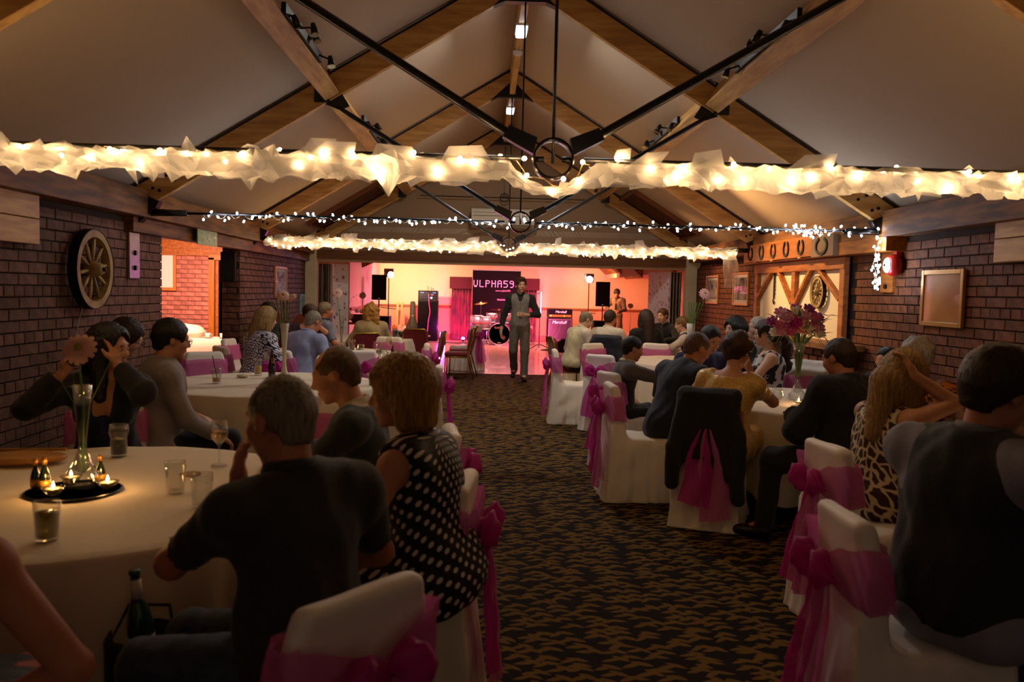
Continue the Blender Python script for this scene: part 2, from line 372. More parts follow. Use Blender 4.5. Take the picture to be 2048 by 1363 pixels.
# ---- timber wall plates, lintels and blocks
def beam(name, a, b, w, h, m, parent=None, bevel=.006): return MB().bar(a, b, w, h).build(name, m, parent, bevel=bevel)
for s, nm, wll in ((-1, 'trim_3', None), (1, 'trim_4', None)):
    structure(beam(nm, (s * 3.56, -1.5, 2.295), (s * 3.56, 15.4, 2.295), .2, .25, timber_dk))
structure(beam('trim_5', (-3.61, 7.72, 2.10), (-3.61, 15.4, 2.10), .12, .14, timber_dk))
structure(beam('trim_6', (3.56, 7.70, 2.10), (3.56, 12.0, 2.10), .22, .14, timber_or))  # orange spotlight glow is put into this lintel's timber colour
def post(name, y0, y1, z0, z1, s, m, label, bolts):
    o = thing(name, label, 'timber block', (s * 3.635, (y0 + y1) / 2, z0))
    MB().box((0, 0, (z1 - z0) / 2), (.06, y1 - y0, z1 - z0)).build('board', m, o, bevel=.006)
    for zz in bolts: MB().cyl((-s * .025, 0, zz), (-s * .05, 0, zz), .026, .02, 8).build('bolt', bolt_m, o)
    return o
pm = mat('purplish_timber', '#8a6a60', .3, noise=(6, .3), stretch=(4, 4, 1))  # brown timber with a purplish tone
post('bolted_post', 7.76, 7.99, 1.60, 2.03, -1, pm, 'short timber post with two bolt holes right of the left wagon wheel', (.10, .24))
post('bolted_post', 7.86, 8.10, 1.64, 2.03, 1, timber_or, 'short orange timber post bolted to right wall behind the fire bell', (.06,))
for s, y0, y1, z0, z1, lb in ((-1, 5.3, 6.12, 1.82, 2.19, 'pale two board timber panel high on left wall at frame edge'), (1, 5.4, 6.2, 1.87, 2.23, 'pale two board timber panel high on right wall at frame edge')):
    o = thing('board_panel', lb, 'timber panel', (s * 3.60, (y0 + y1) / 2, z0))
    h = (z1 - z0) / 2
    for k in (0, 1): MB().box((0, 0, h * (k + .5)), (.10, y1 - y0, h - .006)).build('board', timber, o, bevel=.004)

# ---- ceiling slopes, gable
CZ = 4.665; SL = .607
for s in (-1, 1):
    structure(MB().prism([(0, -1.5, CZ), (s * 3.95, -1.5, CZ - SL * 3.95), (s * 3.95, -1.5, CZ - SL * 3.95 + .12), (0, -1.5, CZ + .12)], (0, 17.2, 0)).build('ceiling', plaster))
structure(MB().prism([(-3.6, 15.5, 2.12), (3.6, 15.5, 2.12), (3.6, 15.5, CZ - SL * 3.6), (0, 15.5, CZ), (-3.6, 15.5, CZ - SL * 3.6)], (0, .15, 0)).build('wall_back', gable_m))
structure(MB().box((0, 15.44, 2.165), (6.9, .14, .15)).build('trim_7', mat('header_timber', '#7a4c28', .5, noise=(3, .3), stretch=(.6, 6, 6)), bevel=.006))
structure(MB().box((0, 15.5, 2.06), (6.9, .16, .06)).build('trim_8', mat('header_strip', '#b59070', .6)))
structure(MB().box((0, 15.47, 2.86), (6.0, .05, .03)).build('trim_9', mat('picture_rail', '#7c5f44', .6)))
for s in (-1, 1):
    structure(MB().box((s * 3.53, 15.42, 1.45), (.2, .22, 2.9)).build('trim_10', cream, bevel=.008))
    structure(MB().box((s * 3.63, 15.25, 2.12), (.04, .14, .10)).build('trim_11', cream))
# purlins and ridge between the trusses
for s in (-1, 1):
    n = V((s * SL, 0, 1)).normalized()      # roof normal
    for y0, y1 in ((-1.5, 4.05), (4.15, 7.82), (7.92, 11.63), (11.73, 15.4)):
        c = V((s * 1.89, 0, CZ - SL * 1.89)) - n * .115
        structure(MB().bar(V((c.x, y0, c.z)), V((c.x, y1, c.z)), .15, .23, n).build('trim_12', timber, bevel=.004))
for y0, y1 in ((-1.5, 4.05), (4.15, 7.82), (7.92, 11.63), (11.73, 15.4)):
    structure(MB().box((0, (y0 + y1) / 2, 4.46), (.075, y1 - y0, .34)).build('trim_13', timber, bevel=.004))
# ---- roof trusses
def truss(Y, label, thin=False):
    t = thing('roof_truss', label, 'roof truss', (0, Y, 2.22))
    zb = 4.385 - 2.22
    for s in (-1, 1):
        a, b = V((s * 3.62, 0, zb - SL * 3.62 + .125)), V((0, 0, zb + .125))
        MB().bar(a, b, .075, .215, (0, 0, 1)).build('rafter', timber_x, t, bevel=.004)
        MB().bar(a + V((0, 0, .123)), b + V((0, 0, .123)), .085, .02).build('painted_shadow_strip', black_steel, t)  # black strip standing in for the shade line above the rafter
        if thin: continue
        # foot bracket, purlin hanger with fork, tie rod, strut
        MB().prism([(s * 3.62, -.05, .22), (s * 3.62, -.05, -.16), (s * 3.40, -.05, .03), (s * 3.36, -.05, .10)], (0, .1, 0)).build('foot_bracket', black_steel, t)
        MB().cyl((s * 3.45, 0, 0), (s * 3.12, 0, 0), .035, .03, 10).build('rod_socket', black_steel, t, True)
        for dx, dz in ((3.42, .30), (3.30, .42), (3.36, .28), (3.22, .38)):
            MB().cyl((s * dx, -.036, dz - .08), (s * dx, -.05, dz - .08), .016, .014, 8).build('bolt', bolt_m, t)
        MB().cyl((s * 3.12, 0, 0), (s * .15, 0, 0), .0125, None, 8).build('tie_rod', black_steel, t, True)
        zj = zb - SL * 1.82
        MB().box((s * 1.87, 0, zj + .14), (.14, .13, .30)).build('purlin_hanger', black_steel, t, bevel=.004)
        MB().prism([(s * 1.95, -.012, zj + .02), (s * 1.70, -.012, zj + .10), (s * 1.62, -.012, zj - .03), (s * 1.70, -.012, zj - .07)], (0, .024, 0)).build('strut_plate', black_steel, t)
        MB().tube([(s * .13, 0, .075), (s * .24, 0, .13), (s * 1.60, 0, zj - .115), (s * 1.74, 0, zj - .03)], [.02, .023, .023, .018], 10).build('strut', black_steel, t, True)
        MB().prism([(s * .08, -.03, .10), (s * .22, -.03, .155), (s * .25, -.03, .10), (s * .10, -.03, .02)], (0, .06, 0)).build('ring_lug', black_steel, t)
        MB().cyl((s * .105, 0, 0), (s * .045, 0, 0), .014, None, 8).build('ring_nut', black_steel, t, True)
    MB().prism([(-.30, -.045, zb - SL * .30), (-.19, -.045, zb - SL * .19 - .02), (.19, -.045, zb - SL * .19 - .02), (.30, -.045, zb - SL * .30), (0, -.045, zb + .10)], (0, .09, 0)).build('ridge_gusset', black_steel, t)
    if not thin:
        MB().cyl((0, 0, -.02), (0, 0, 2.05), .0085, None, 8).build('king_rod', black_steel, t, True)
        P = [[(rr * cos(a), yy, rr * sin(a)) for rr, yy in ((.102, -.035), (.102, .035), (.088, .035), (.088, -.035))] for a in [2 * pi * k / 32 for k in range(32)]]
        MB().grid(P, True, True).build('tie_ring', mat('ring_steel', '#120e0c', .22, .3), t, True)
    return t
truss(4.1, 'roof truss nearest the camera, its tie rod wrapped in tulle')
truss(7.87, 'second roof truss, its tie rod strung with white fairy lights')
truss(11.68, 'third roof truss, farther tulle garland wrapped on its tie rod')
g4 = truss(15.38, 'last roof truss, rafters flat against the gable wall', True)
MB().cyl((-1.55, 0, 1.06), (1.55, 0, 1.06), .009, None, 6).build('tie_rod', black_steel, g4)
P = [[(rr * cos(a), yy, 1.06 + rr * sin(a)) for rr, yy in ((.085, -.03), (.085, .03), (.07, .03), (.07, -.03))] for a in [2 * pi * k / 24 for k in range(24)]]
MB().grid(P, True, True).build('tie_ring', black_steel, g4, True)
MB().cyl((0, 0, 1.1), (0, 0, 2.0), .0085, None, 6).build('king_rod', black_steel, g4)
for s in (-1, 1): MB().box((s * 1.87, -.04, 1.15), (.14, .1, .28)).build('purlin_hanger', black_steel, g4, bevel=.004)
# ---- roof windows with blinds down
for s, nm, lb in ((-1, 'window_1', 'brown roof window with blind down in left slope'), (1, 'window_2', 'brown roof window with blind down in right slope')):
    o = thing(nm, lb, None, (s * 2.75, 14.75, CZ - SL * 2.75)); o['kind'] = 'structure'
    d = V((s, 0, -SL)).normalized(); n = V((s * SL, 0, 1)).normalized(); hl = .67; hw = .72
    fm = mat('window_frame_wood', '#7a4a26', .5)
    for e in (-1, 1):
        MB().bar(d * -hl + V((0, e * hw, 0)) - n * .03, d * hl + V((0, e * hw, 0)) - n * .03, .05, .08, n).build('frame_rail', fm, o)
        MB().bar(d * e * hl + V((0, -hw, 0)) - n * .03, d * e * hl + V((0, hw, 0)) - n * .03, .05, .08, n).build('frame_rail', fm, o)
    MB().bar(d * -hl - n * .008, d * hl - n * .008, hw * 2, .01, n).build('roller_blind', mat('blind_cloth', '#5c3420', .8), o)

# ---- back room
structure(MB().box((.7, 26.06, 1.3), (9.6, .12, 2.6)).build('wall_back', peach))
structure(MB().box((.9, 25.99, .5), (9.06, .03, 1.0)).build('wall_back', peach_lo))
structure(MB().box((-3.69, 23.2, 1.3), (.12, 5.7, 2.6)).build('wall_left', mat('lilac_wall', '#dcb8c0', .8)))
structure(MB().box((-4.2, 20.46, 1.3), (.95, .12, 2.6)).build('wall_front', cream))
structure(MB().box((-4.6, 18, 1.3), (.12, 5, 2.6)).build('wall_left', cream))
structure(MB().box((5.4, 20.8, 1.3), (.12, 10.6, 2.6)).build('wall_right', peach))
structure(MB().box((.4, 20.8, 2.65), (10.1, 10.6, .1)).build('ceiling', plaster))
structure(MB().prism([(3.45, 25.97, 2.02), (5.35, 25.97, 2.26), (5.35, 25.97, 2.6), (3.45, 25.97, 2.6)], (0, -2.8, 0)).build('ceiling', plaster))
for x, z in ((3.4, 2.18), (4.0, 2.10), (4.95, 2.22)):
    MB().prism([(x - .16, 23.1, z + .16), (x + .10, 23.1, z - .08), (x + .10, 23.1, z + .2)], (0, 2.8, 0)).build('trim_14', timber_dk)['kind'] = 'structure'
MB().prism([(-3.62, 22.3, 2.10), (-3.05, 22.3, 2.36), (-3.62, 22.3, 2.45)], (0, .12, 0)).build('trim_14', timber_dk)['kind'] = 'structure'
for c, d, nm in (((.9, 25.965, 1.03), (9.05, .05, .07), 'trim_15'), ((-3.61, 23.2, 1.03), (.05, 5.6, .07), 'trim_16'), ((-4.1, 20.38, 1.0), (.9, .04, .07), 'trim_17')):
    structure(MB().box(c, d).build(nm, dado_m, bevel=.012))
structure(MB().box((.9, 25.965, .09), (9.05, .04, .18)).build('baseboard_back', dado_m, bevel=.008))
structure(MB().box((-3.61, 23.2, .09), (.04, 5.6, .18)).build('baseboard_left', dado_m, bevel=.008))
# folding partition leaves stacked each side of the wide opening
leaf_m = mat('partition_leaf', '#a8967e', .45, noise=(3, .15), stretch=(2, 2, .5)); leaf_e = mat('partition_edge', '#a08c74', .35, .4); leaf_d = mat('partition_seal', '#17130f', .7)
def paper():
    m = D.materials.new('scroll wallpaper'); m.use_nodes = True; t = m.node_tree; b = t.nodes['Principled BSDF']; L = t.links.new; b.inputs['Roughness'].default_value = .7
    tc = nn(t, 'ShaderNodeTexCoord'); mp = nn(t, 'ShaderNodeMapping'); mp.inputs['Scale'].default_value = (1, 1, .62); L(tc.outputs['Object'], mp.inputs[0])
    n = nn(t, 'ShaderNodeTexNoise'); n.inputs['Scale'].default_value = 7; L(mp.outputs[0], n.inputs['Vector'])
    v = nn(t, 'ShaderNodeVectorMath', operation='MULTIPLY_ADD'); v.inputs[1].default_value = (.2, .2, .2); L(n.outputs['Color'], v.inputs[0]); L(mp.outputs[0], v.inputs[2])
    w = nn(t, 'ShaderNodeTexVoronoi', feature='F1'); w.inputs['Scale'].default_value = 13; L(v.outputs[0], w.inputs['Vector'])
    r = nn(t, 'ShaderNodeValToRGB'); e = r.color_ramp.elements; e[0].color = (*lin('#a07a80'), 1); e[0].position = .22; e[1].color = (*lin('#f4e6e4'), 1); e[1].position = .26
    L(w.outputs['Distance'], r.inputs[0]); L(r.outputs[0], b.inputs['Base Color']); return m
pap = paper()
for s, xs, lb in ((-1, (-3.42, -3.37, -3.31, -3.25), 'left stack of folded partition leaves with one papered leaf facing out'), (1, (3.40, 3.34, 3.28, 3.22), 'right stack of folded grey partition leaves with one papered leaf')):
    o = thing('folding_partition', lb, 'folding partition', (s * 3.3, 15.66, 0))
    for k, x in enumerate(xs):
        lf = MB().box((x - s * 3.3, .30, 1.0), (.040, .6, 2.0)).build('leaf', leaf_m, o)
        MB().box((x - s * 3.3 - .012, -.006, 1.0), (.014, .02, 1.98)).build('edge_strip', leaf_e if s > 0 or k % 2 else leaf_d, lf)
        MB().box((x - s * 3.3 + .012, -.004, 1.0), (.010, .02, 1.98)).build('edge_seal', leaf_d, lf)
        MB().box((x - s * 3.3, -.012, .95 + .2 * (k % 2)), (.014, .01, .10)).build('catch', leaf_e, lf)
    a, b = ((-3.22 + 3.3, .25), (-2.94 + 3.3, .30)) if s < 0 else ((3.19 - 3.3, -.06), (2.93 - 3.3, .62))
    pl = MB().bar((a[0], a[1], 1.0), (b[0], b[1], 1.0), .04, 2.0).build('papered_leaf', pap, o)
# ================================================================ STRING LIGHTS AND TULLE
wire_m = mat('pale_wire', '#b0a890', .5); wire_g = mat('gold_wire', '#9a7c48', .5)
warm_bulb = glow('warm_bulb', (1, .64, .30), WARM1); warm_bulb3 = glow('warm_bulb_far', (1, .66, .34), WARM3); cool_bulb = glow('cool_bulb', (.76, .84, 1), COOL)
tulle = sheer('tulle', (.95, .90, .82), .56, .62)
def ico(r, el=1.):
    mb = MB(); mb.ell((0, 0, 0), (r, r, r * el), 8, 5); return mb
def wander(pts, amp, rng):
    return [V(p) + V((rng.uniform(-amp, amp), rng.uniform(-amp, amp), rng.uniform(-amp, amp))) for p in pts]
def light_string(name, label, path, n, bulb_me, amp, wire, seed, drop=0., group=None):
    rng = random.Random(seed); t = thing(name, label, 'fairy lights', path[0])
    o = V(path[0]); path = [V(p) - o for p in path]
    L = [0]
    for a, b in zip(path, path[1:]): L.append(L[-1] + (b - a).length)
    def at(s):
        for i in range(len(path) - 1):
            if s <= L[i + 1] or i == len(path) - 2: return path[i].lerp(path[i + 1], (s - L[i]) / max(1e-6, L[i + 1] - L[i]))
    m = n * 2; base = [at(L[-1] * i / m) for i in range(m + 1)]
    ww = [p + V((0, .02 * sin(i * 1.9), .022 * cos(i * 1.3) - drop * .3)) for i, p in enumerate(base)]
    MB().tube(ww, .0022, 4).build('wire', wire, t)
    for i in range(n):
        p = at(L[-1] * (i + rng.random() * .9) / n)
        b = link('bulb', bulb_me, t, p + V((rng.uniform(-.01, .01), rng.uniform(-amp, amp), rng.uniform(-amp, amp) - drop)))
        b.rotation_euler = (rng.uniform(-.6, .6), rng.uniform(-.6, .6), 0)
    return t
def tulle_garland(name, label, Y, x0, x1, z, r, seed, sag=.3, step=.035, gap=None):
    """crumpled open tube of net wrapped on the tie rod, with loose corners"""
    rng = random.Random(seed); P = []; n = int((x1 - x0) / step); M = 11
    from mathutils import noise
    for i in range(n + 1):
        x = x0 + (x1 - x0) * i / n; row = []
        bul = .75 + .55 * abs(noise.noise((x * 3.1, seed, 0))) + .25 * rng.random()
        lift = 1.
        if gap and abs(x) < gap: lift = .5 + .5 * (abs(x) / gap) ** 2
        for k in range(M + 1):
            a = pi * .62 + (2 * pi - .5) * k / M + .5 * noise.noise((x * 2.3, seed, 9))
            rr = r * bul * (1 if lift == 1 else .35 + .65 * (abs(x) / gap) ** 3) * (.62 + .5 * abs(noise.noise((x * 7, k * .8, seed)))) + rng.uniform(-.012, .012)
            zz = rr * sin(a)
            if zz < 0: zz *= 1.25
            if rng.random() < .045: rr *= 1.55; zz *= 1.6
            row.append((x + rng.uniform(-.02, .02), rr * cos(a) * .9, zz - sag * r - (1 - lift) * .205))
        P.append(row)
    o = MB().grid(P).build(name, tulle, None, False, (0, Y, z))
    return tag(o, label, 'tulle')
def tulle_flaps(parent, x0, x1, r, n, seed):
    rng = random.Random(seed); mb = MB()
    for i in range(n):
        x = rng.uniform(x0, x1); x += .28 * (1 if x > 0 else -1) * (abs(x) < .28); a = rng.choice([rng.uniform(-2.6, -.6)] * 5 + [rng.uniform(.5, 2.6)]); l = r * rng.uniform(.9, 1.7)
        w = rng.uniform(.05, .13); y = -abs(rng.gauss(0, r * .5)); c = V((x, y, -.3 * r)); d = V((rng.uniform(-.6, .6), rng.uniform(-.5, .1), sin(a))).normalized()
        p = [c + V((-w, 0, 0)), c + V((w, .02, 0)), c + d * l + V((w * .8, rng.uniform(-.03, .03), 0)), c + d * l * rng.uniform(.7, 1.1) + V((-w * .5, rng.uniform(-.03, .03), 0))]
        mid = sum(p, V()) / 4 + V((0, rng.uniform(-.03, .03), 0))
        mb.add(p + [mid], [(0, 1, 4), (1, 2, 4), (2, 3, 4), (3, 0, 4)])
    mb.build('loose_corner', tulle, parent)['kind'] = 'stuff'
b1 = ico(.0105).mesh('bulb', warm_bulb, True); b3 = ico(.0105).mesh('bulb', warm_bulb3, True); b2 = ico(.0095, 1.5).mesh('bulb', cool_bulb, True)
g1 = tulle_garland('tulle_garland', 'cream tulle swagged along the tie rod nearest the camera', 4.1, -3.1, 3.1, 2.21, .078, 3, .55, gap=.22)
tulle_flaps(g1, -3.1, 3.1, .075, 60, 5)
light_string('fairy_lights', 'warm fairy lights threaded through the nearest tulle garland', [(-3.1, 4.1, 2.20), (-.15, 4.08, 2.20), (-.12, 4.04, 2.12), (0, 4.04, 2.09), (.12, 4.04, 2.12), (.15, 4.08, 2.2), (3.1, 4.1, 2.20)], 64, b1, .055, wire_g, 11, .015)
light_string('fairy_lights', 'cold white fairy lights wound on second tie rod, hanging tail at right end', [(-3.0, 7.87, 2.2), (3.42, 7.87, 2.22)], 118, b2, .045, wire_m, 12, 0)
light_string('fairy_lights', 'cold white fairy lights hanging in a bunch from right end of second tie rod', [(3.42, 7.80, 2.22), (3.40, 7.74, 1.95), (3.41, 7.76, 1.66), (3.36, 7.74, 1.9), (3.38, 7.76, 2.05)], 34, b2, .045, wire_m, 13, 0)
light_string('fairy_lights', 'clump of cold white fairy lights bunched near right of second tie rod', [(2.62, 7.85, 2.22), (2.9, 7.85, 2.19)], 18, b2, .05, wire_m, 15, 0)
g3 = tulle_garland('tulle_garland', 'cream tulle wound along the farther tie rod before the stage opening', 11.68, -3.4, 3.25, 2.22, .085, 8, .35, .04, gap=.19)
tulle_flaps(g3, -3.4, 3.2, .09, 60, 6)
light_string('fairy_lights', 'warm fairy lights threaded through the farther tulle garland', [(-3.4, 11.68, 2.19), (-.12, 11.64, 2.19), (0, 11.62, 2.09), (.12, 11.64, 2.19), (3.22, 11.68, 2.18)], 165, b3, .075, wire_g, 14, .02)
P = []
for i in range(9):
    z = -.02 - .06 * i; w = .085 + .03 * sin(i * .5)
    P.append([(x * w / 3 + .03 * sin(i * .4), .02 * sin(x * 2.2 + i * .7), z - .03 * (x % 2)) for x in range(-3, 4)])
tag(MB().grid(P).build('tulle_tail', sheer('tulle_tail', (.9, .78, .62), .62, .5), None, True, (3.13, 11.62, 2.2)), 'loose end of tulle hanging at right end of farther garland', 'tulle')
# ---------------------------------------------------------------- spotlight bars on the purlins
lampmetal = mat('spot_black', '#14110f', .4, .3)
spot_face = mat('spot_lens', '#8a7448', .25, .7)
def spot_bar(x, y0, y1, label, n, lit=()):
    s = 1 if x > 0 else -1; o = thing('spotlight_bar', label, 'spotlight', (x, (y0 + y1) / 2, CZ - SL * abs(x) - .10)); h = (y1 - y0) / 2
    MB().box((-s * .05, 0, -.02), (.035, h * 2, .075)).build('track', lampmetal, o, bevel=.004)
    for k in range(n):
        y = -h + .12 + (2 * h - .24) * k / (n - 1); d = V((-s * random.uniform(.15, .5), random.uniform(-.4, .4), -.85)).normalized(); b = V((-s * (.10 + .06 * (k % 2)), y, -.06 + .05 * (k % 3)))
        l = MB().cyl(b - d * .03, b + d * .06, .018, .032, 10).build('lamp_head', lampmetal, o, True)
        MB().cyl(b + d * .058, b + d * .064, .034, .034, 10).build('lamp_lens', spot_face, l)
        MB().tube([(-s * .05, y, -.02), b], .008, 6).build('lamp_arm', lampmetal, o)
spot_bar(-1.785, 5.80, 7.05, 'spotlight bar on the nearest left purlin', 4); spot_bar(1.785, 5.55, 6.95, 'spotlight bar on the nearest right purlin', 4)
spot_bar(-1.785, 9.45, 11.0, 'spotlight bar on middle left purlin, beyond second truss', 5); spot_bar(1.785, 9.0, 10.7, 'spotlight bar on middle right purlin, beyond second truss', 5)
spot_bar(-1.785, 13.6, 14.9, 'spotlight bar on the farthest left purlin', 4); spot_bar(1.785, 13.6, 14.9, 'spotlight bar on the farthest right purlin', 4)
# ---------------------------------------------------------------- ridge fittings, detector, AC
for y, lb in ((8.75, 'lit white light fitting under the ridge just past second truss'), (12.55, 'lit white light fitting under the ridge past third truss')):
    o = thing('ridge_light', lb, 'light fitting', (0, y, 4.29))
    MB().box((0, 0, -.005), (.13, .34, .03)).build('base', mat('white_plastic', '#d8d4cc', .5), o, bevel=.006)
    MB().box((0, 0, -.035), (.11, .32, .035)).build('diffuser', glow('ridge_tube', (.86, .92, 1), 9), o, bevel=.012)
o = thing('smoke_detector', 'round white smoke detector under the ridge beam', 'smoke detector', (-.01, 9.55, 4.29))
MB().lathe([(.055, 0), (.06, -.015), (.052, -.04), (.03, -.055), (0, -.056)], 16).build('housing', MATS['white_plastic'], o, True)
MB().lathe([(.04, .02), (.04, -.002), (.058, -.004)], 16).build('base', lampmetal, o, True)
o = thing('air_conditioner', 'white air conditioner unit high on the gable wall', 'air conditioner', (-.02, 15.36, 2.72))
acm = mat('air_con_white', '#d8cdb8', .5)
MB().prism([(-.58, -.05, 0), (-.58, -.16, .06), (-.58, -.19, .28), (-.58, -.15, .34), (-.58, .12, .34), (-.58, .12, 0)], (1.16, 0, 0)).build('casing', acm, o, bevel=.012)
MB().box((0, -.178, .21), (1.1, .02, .008)).box((0, -.185, .27), (1.1, .02, .006)).build('panel_seam', mat('seam_grey', '#6a6254', .7), o)
MB().box((0, -.09, .02), (1.02, .09, .012)).build('air_flap', mat('flap', '#8a7e68', .6), o)
# ---------------------------------------------------------------- wall decor
wheel_m = mat('wheel_wood', '#b4945a', .6, noise=(8, .35), col2='#8c6c3a'); iron = mat('black_iron', '#15120f', .5, .5)
def wagon_wheel(loc, r, side, label, spokes=10, tilt=0.):
    o = thing('wagon_wheel', label, 'wheel', loc); s = side; th = .05 * r / .3
    def ring(r0, r1, t, cx): return [[(cx + xx, rr * cos(a), rr * sin(a)) for xx, rr in ((-t, r0), (t, r0), (t, r1), (-t, r1))] for a in [2 * pi * k / 40 for k in range(40)]]
    MB().grid(ring(r * .80, r * .975, th * .6, 0), True, True).build('rim', wheel_m, o)
    MB().grid(ring(r * .975, r, th * .7, 0), True, True).build('tyre', iron, o)
    for k in range(spokes):
        a = 2 * pi * k / spokes + tilt; d = V((0, cos(a), sin(a)))
        MB().tube([d * r * .2, d * r * .5, d * r * .84], [r * .038, r * .05, r * .036], 7).build('spoke', wheel_m, o, True)
    hub = MB().lathe([(0, -th), (r * .17, -th), (r * .2, -th * .4), (r * .2, th * .6), (r * .15, th * 1.4), (r * .11, th * 1.7), (0, th * 1.7)], 16, M=Matrix.Rotation(-s * pi / 2, 3, 'Y')).build('hub', wheel_m, o, True)
    MB().lathe([(r * .055, th * 1.5), (r * .055, th * 2.0), (0, th * 2.05)], 10, M=Matrix.Rotation(-s * pi / 2, 3, 'Y')).build('axle_cap', iron, hub, True)
    return o
wagon_wheel((-3.56, 6.93, 1.665), .33, -1, 'large wooden wagon wheel with ten spokes hung on left brick wall', 10, .15)
def framed(name, label, cat, x, y0, y1, z0, z1, fm, s, paint, mount=.05, fw=.035, glass=True):
    o = thing(name, label, cat, (s * (x), (y0 + y1) / 2, (z0 + z1) / 2)); hy, hz = abs(y1 - y0) / 2, (z1 - z0) / 2
    for e in (-1, 1):
        MB().box((0, e * (hy - fw / 2), 0), (.03, fw, hz * 2)).build('frame_rail', fm, o, bevel=.004)
        MB().box((0, 0, e * (hz - fw / 2)), (.03, hy * 2 - fw * 2, fw)).build('frame_rail', fm, o, bevel=.004)
    if mount: MB().box((s * .006, 0, 0), (.008, hy * 2 - fw, hz * 2 - fw)).build('mount', mat('picture_mount', '#d8cfc0', .8), o)
    MB().box((s * .002, 0, 0), (.006, hy * 2 - fw * 2 - mount * 2, hz * 2 - fw * 2 - mount * 2)).build('print', paint, o)
    if glass: MB().box((-s * .006, 0, 0), (.002, hy * 2 - fw * 1.5, hz * 2 - fw * 1.5)).build('glass', thin_glass('picture_glass', (1, 1, 1), .10), o)
    return o
def print_mat(name, a, b, sc, seed, st=(1, 1, 1)):
    m = D.materials.new(name); m.use_nodes = True; t = m.node_tree; p = t.nodes['Principled BSDF']; L = t.links.new; p.inputs['Roughness'].default_value = .6
    tc = nn(t, 'ShaderNodeTexCoord'); mp = nn(t, 'ShaderNodeMapping'); mp.inputs['Location'].default_value = (seed, seed, seed); mp.inputs['Scale'].default_value = st
    L(tc.outputs['Object'], mp.inputs[0]); n = nn(t, 'ShaderNodeTexNoise'); n.inputs['Scale'].default_value = sc; n.inputs['Detail'].default_value = 6; L(mp.outputs[0], n.inputs['Vector'])
    r = nn(t, 'ShaderNodeValToRGB'); e = r.color_ramp.elements; e[0].position = .42; e[0].color = (*lin(a), 1); e[1].position = .56; e[1].color = (*lin(b), 1)
    L(n.outputs['Fac'], r.inputs[0]); L(r.outputs[0], p.inputs['Base Color']); return m
pine_fr = mat('picture_pine', '#b8793a', .4)
framed('framed_picture', 'framed dark photograph with pale mount on far left brick wall', 'picture', 3.62, 13.1, 13.85, 1.37, 1.87, pine_fr, -1, print_mat('old_photo_a', '#30283a', '#b8acb0', 9, 1.))
framed('framed_picture', 'narrow framed picture with blue light painted on its frame, far end of left wall', 'picture', 3.62, 14.9, 15.2, 1.06, 1.42, mat('painted_blue_light_frame', '#7ab0b8', .3), -1, mat('dim_print', '#40505a', .4), .0, .03)  # cyan reflection is put into the frame colour
framed('framed_picture', 'smaller framed photograph farther along right wall, half behind tulle tail', 'picture', 3.62, 13.85, 14.6, 1.43, 1.92, pine_fr, 1, print_mat('old_photo_b', '#3a3038', '#b8a898', 7, 3.))
framed('framed_picture', 'larger framed photograph on right wall beside the half timbered panel', 'picture', 3.62, 12.25, 13.0, 1.43, 1.94, pine_fr, 1, print_mat('old_photo_c', '#2e2628', '#a89888', 8, 5., (1, 1, .4)))
gm = mat('gilt_frame', '#b08a48', .3, .5)
framed('framed_picture', 'large gilt framed picture with painted amber reflection on near right wall', 'picture', 3.61, 6.66, 7.31, 1.35, 1.84, gm, 1, mat('amber_reflection_paint', '#f4b466', .35, noise=(1.6, .4), col2='#c07c3c', coat=.3), .0, .04)  # amber tone paints the glass reflection into the print colour
o = thing('framed_picture', 'white picture in a pale frame on side room brick wall', 'picture', (-5.62, 13.77, 1.76))
for e in (-1, 1):
    MB().box((e * .20, 0, 0), (.05, .03, .64)).build('frame_rail', pine_fr, o); MB().box((0, 0, e * .295), (.35, .03, .05)).build('frame_rail', pine_fr, o)
MB().box((0, .005, 0), (.36, .01, .55)).build('print', mat('white_print', '#e8e0d8', .5), o)
# fire exit sign
o = thing('exit_sign', 'green fire exit sign with running figure above the left opening', 'sign', (-3.49, 9.55, 2.10))
MB().box((0, 0, 0), (.012, .66, .20)).build('plate', mat('exit_green', '#6f9a48', .4), o)
wp_ = mat('sign_white', '#dfe6c8', .5)
rx = (pi / 2, 0, pi / 2)
text('FIRE', .075, wp_, o, (.008, -.20, .04), rx); text('EXIT', .075, wp_, o, (.008, -.20, -.045), rx)
fig = MB()
for a, b, w_ in (((0, .03, .04), (0, .0, -.01), .03), ((0, .0, -.01), (0, .05, -.04), .018), ((0, .05, -.04), (0, .03, -.075), .016), ((0, .0, -.01), (0, -.03, -.045), .018), ((0, -.03, -.045), (0, -.07, -.05), .016), ((0, .03, .035), (0, .08, .02), .014), ((0, .03, .035), (0, -.02, .03), .014)): fig.bar(a, b, w_, .003, (1, 0, 0))
fig.ell((0, .045, .066), (.003, .017, .017), 8, 6); fig.build('running_figure', wp_, o, loc=(.007, .02, 0))
MB().bar((0, .17, 0), (0, .25, 0), .02, .003, (1, 0, 0)).add([(.002, .24, .04), (.002, .24, -.04), (.002, .30, 0)], [(0, 1, 2)]).build('arrow', wp_, o, loc=(.007, 0, 0))
o = thing('wall_speaker', 'black box speaker fixed on end of left brick pier', 'speaker', (-3.77, 11.24, 1.60))
MB().box((0, 0, .20), (.20, .06, .40)).build('cabinet', mat('speaker_black', '#100e0e', .6), o, bevel=.01); MB().box((0, -.033, .2), (.18, .008, .37)).build('grille', mat('grille_cloth', '#1a1716', .9, bump=(200, .3)), o)
o = thing('camera_dome', 'small dark camera fixed under the side room lintel', 'security camera', (-4.55, 12.9, 2.265))
MB().box((0, 0, .02), (.12, .12, .03)).build('base', lampmetal, o); MB().lathe([(.06, 0), (.06, -.03), (.035, -.065), (0, -.075)], 12).build('dome', lampmetal, o, True)
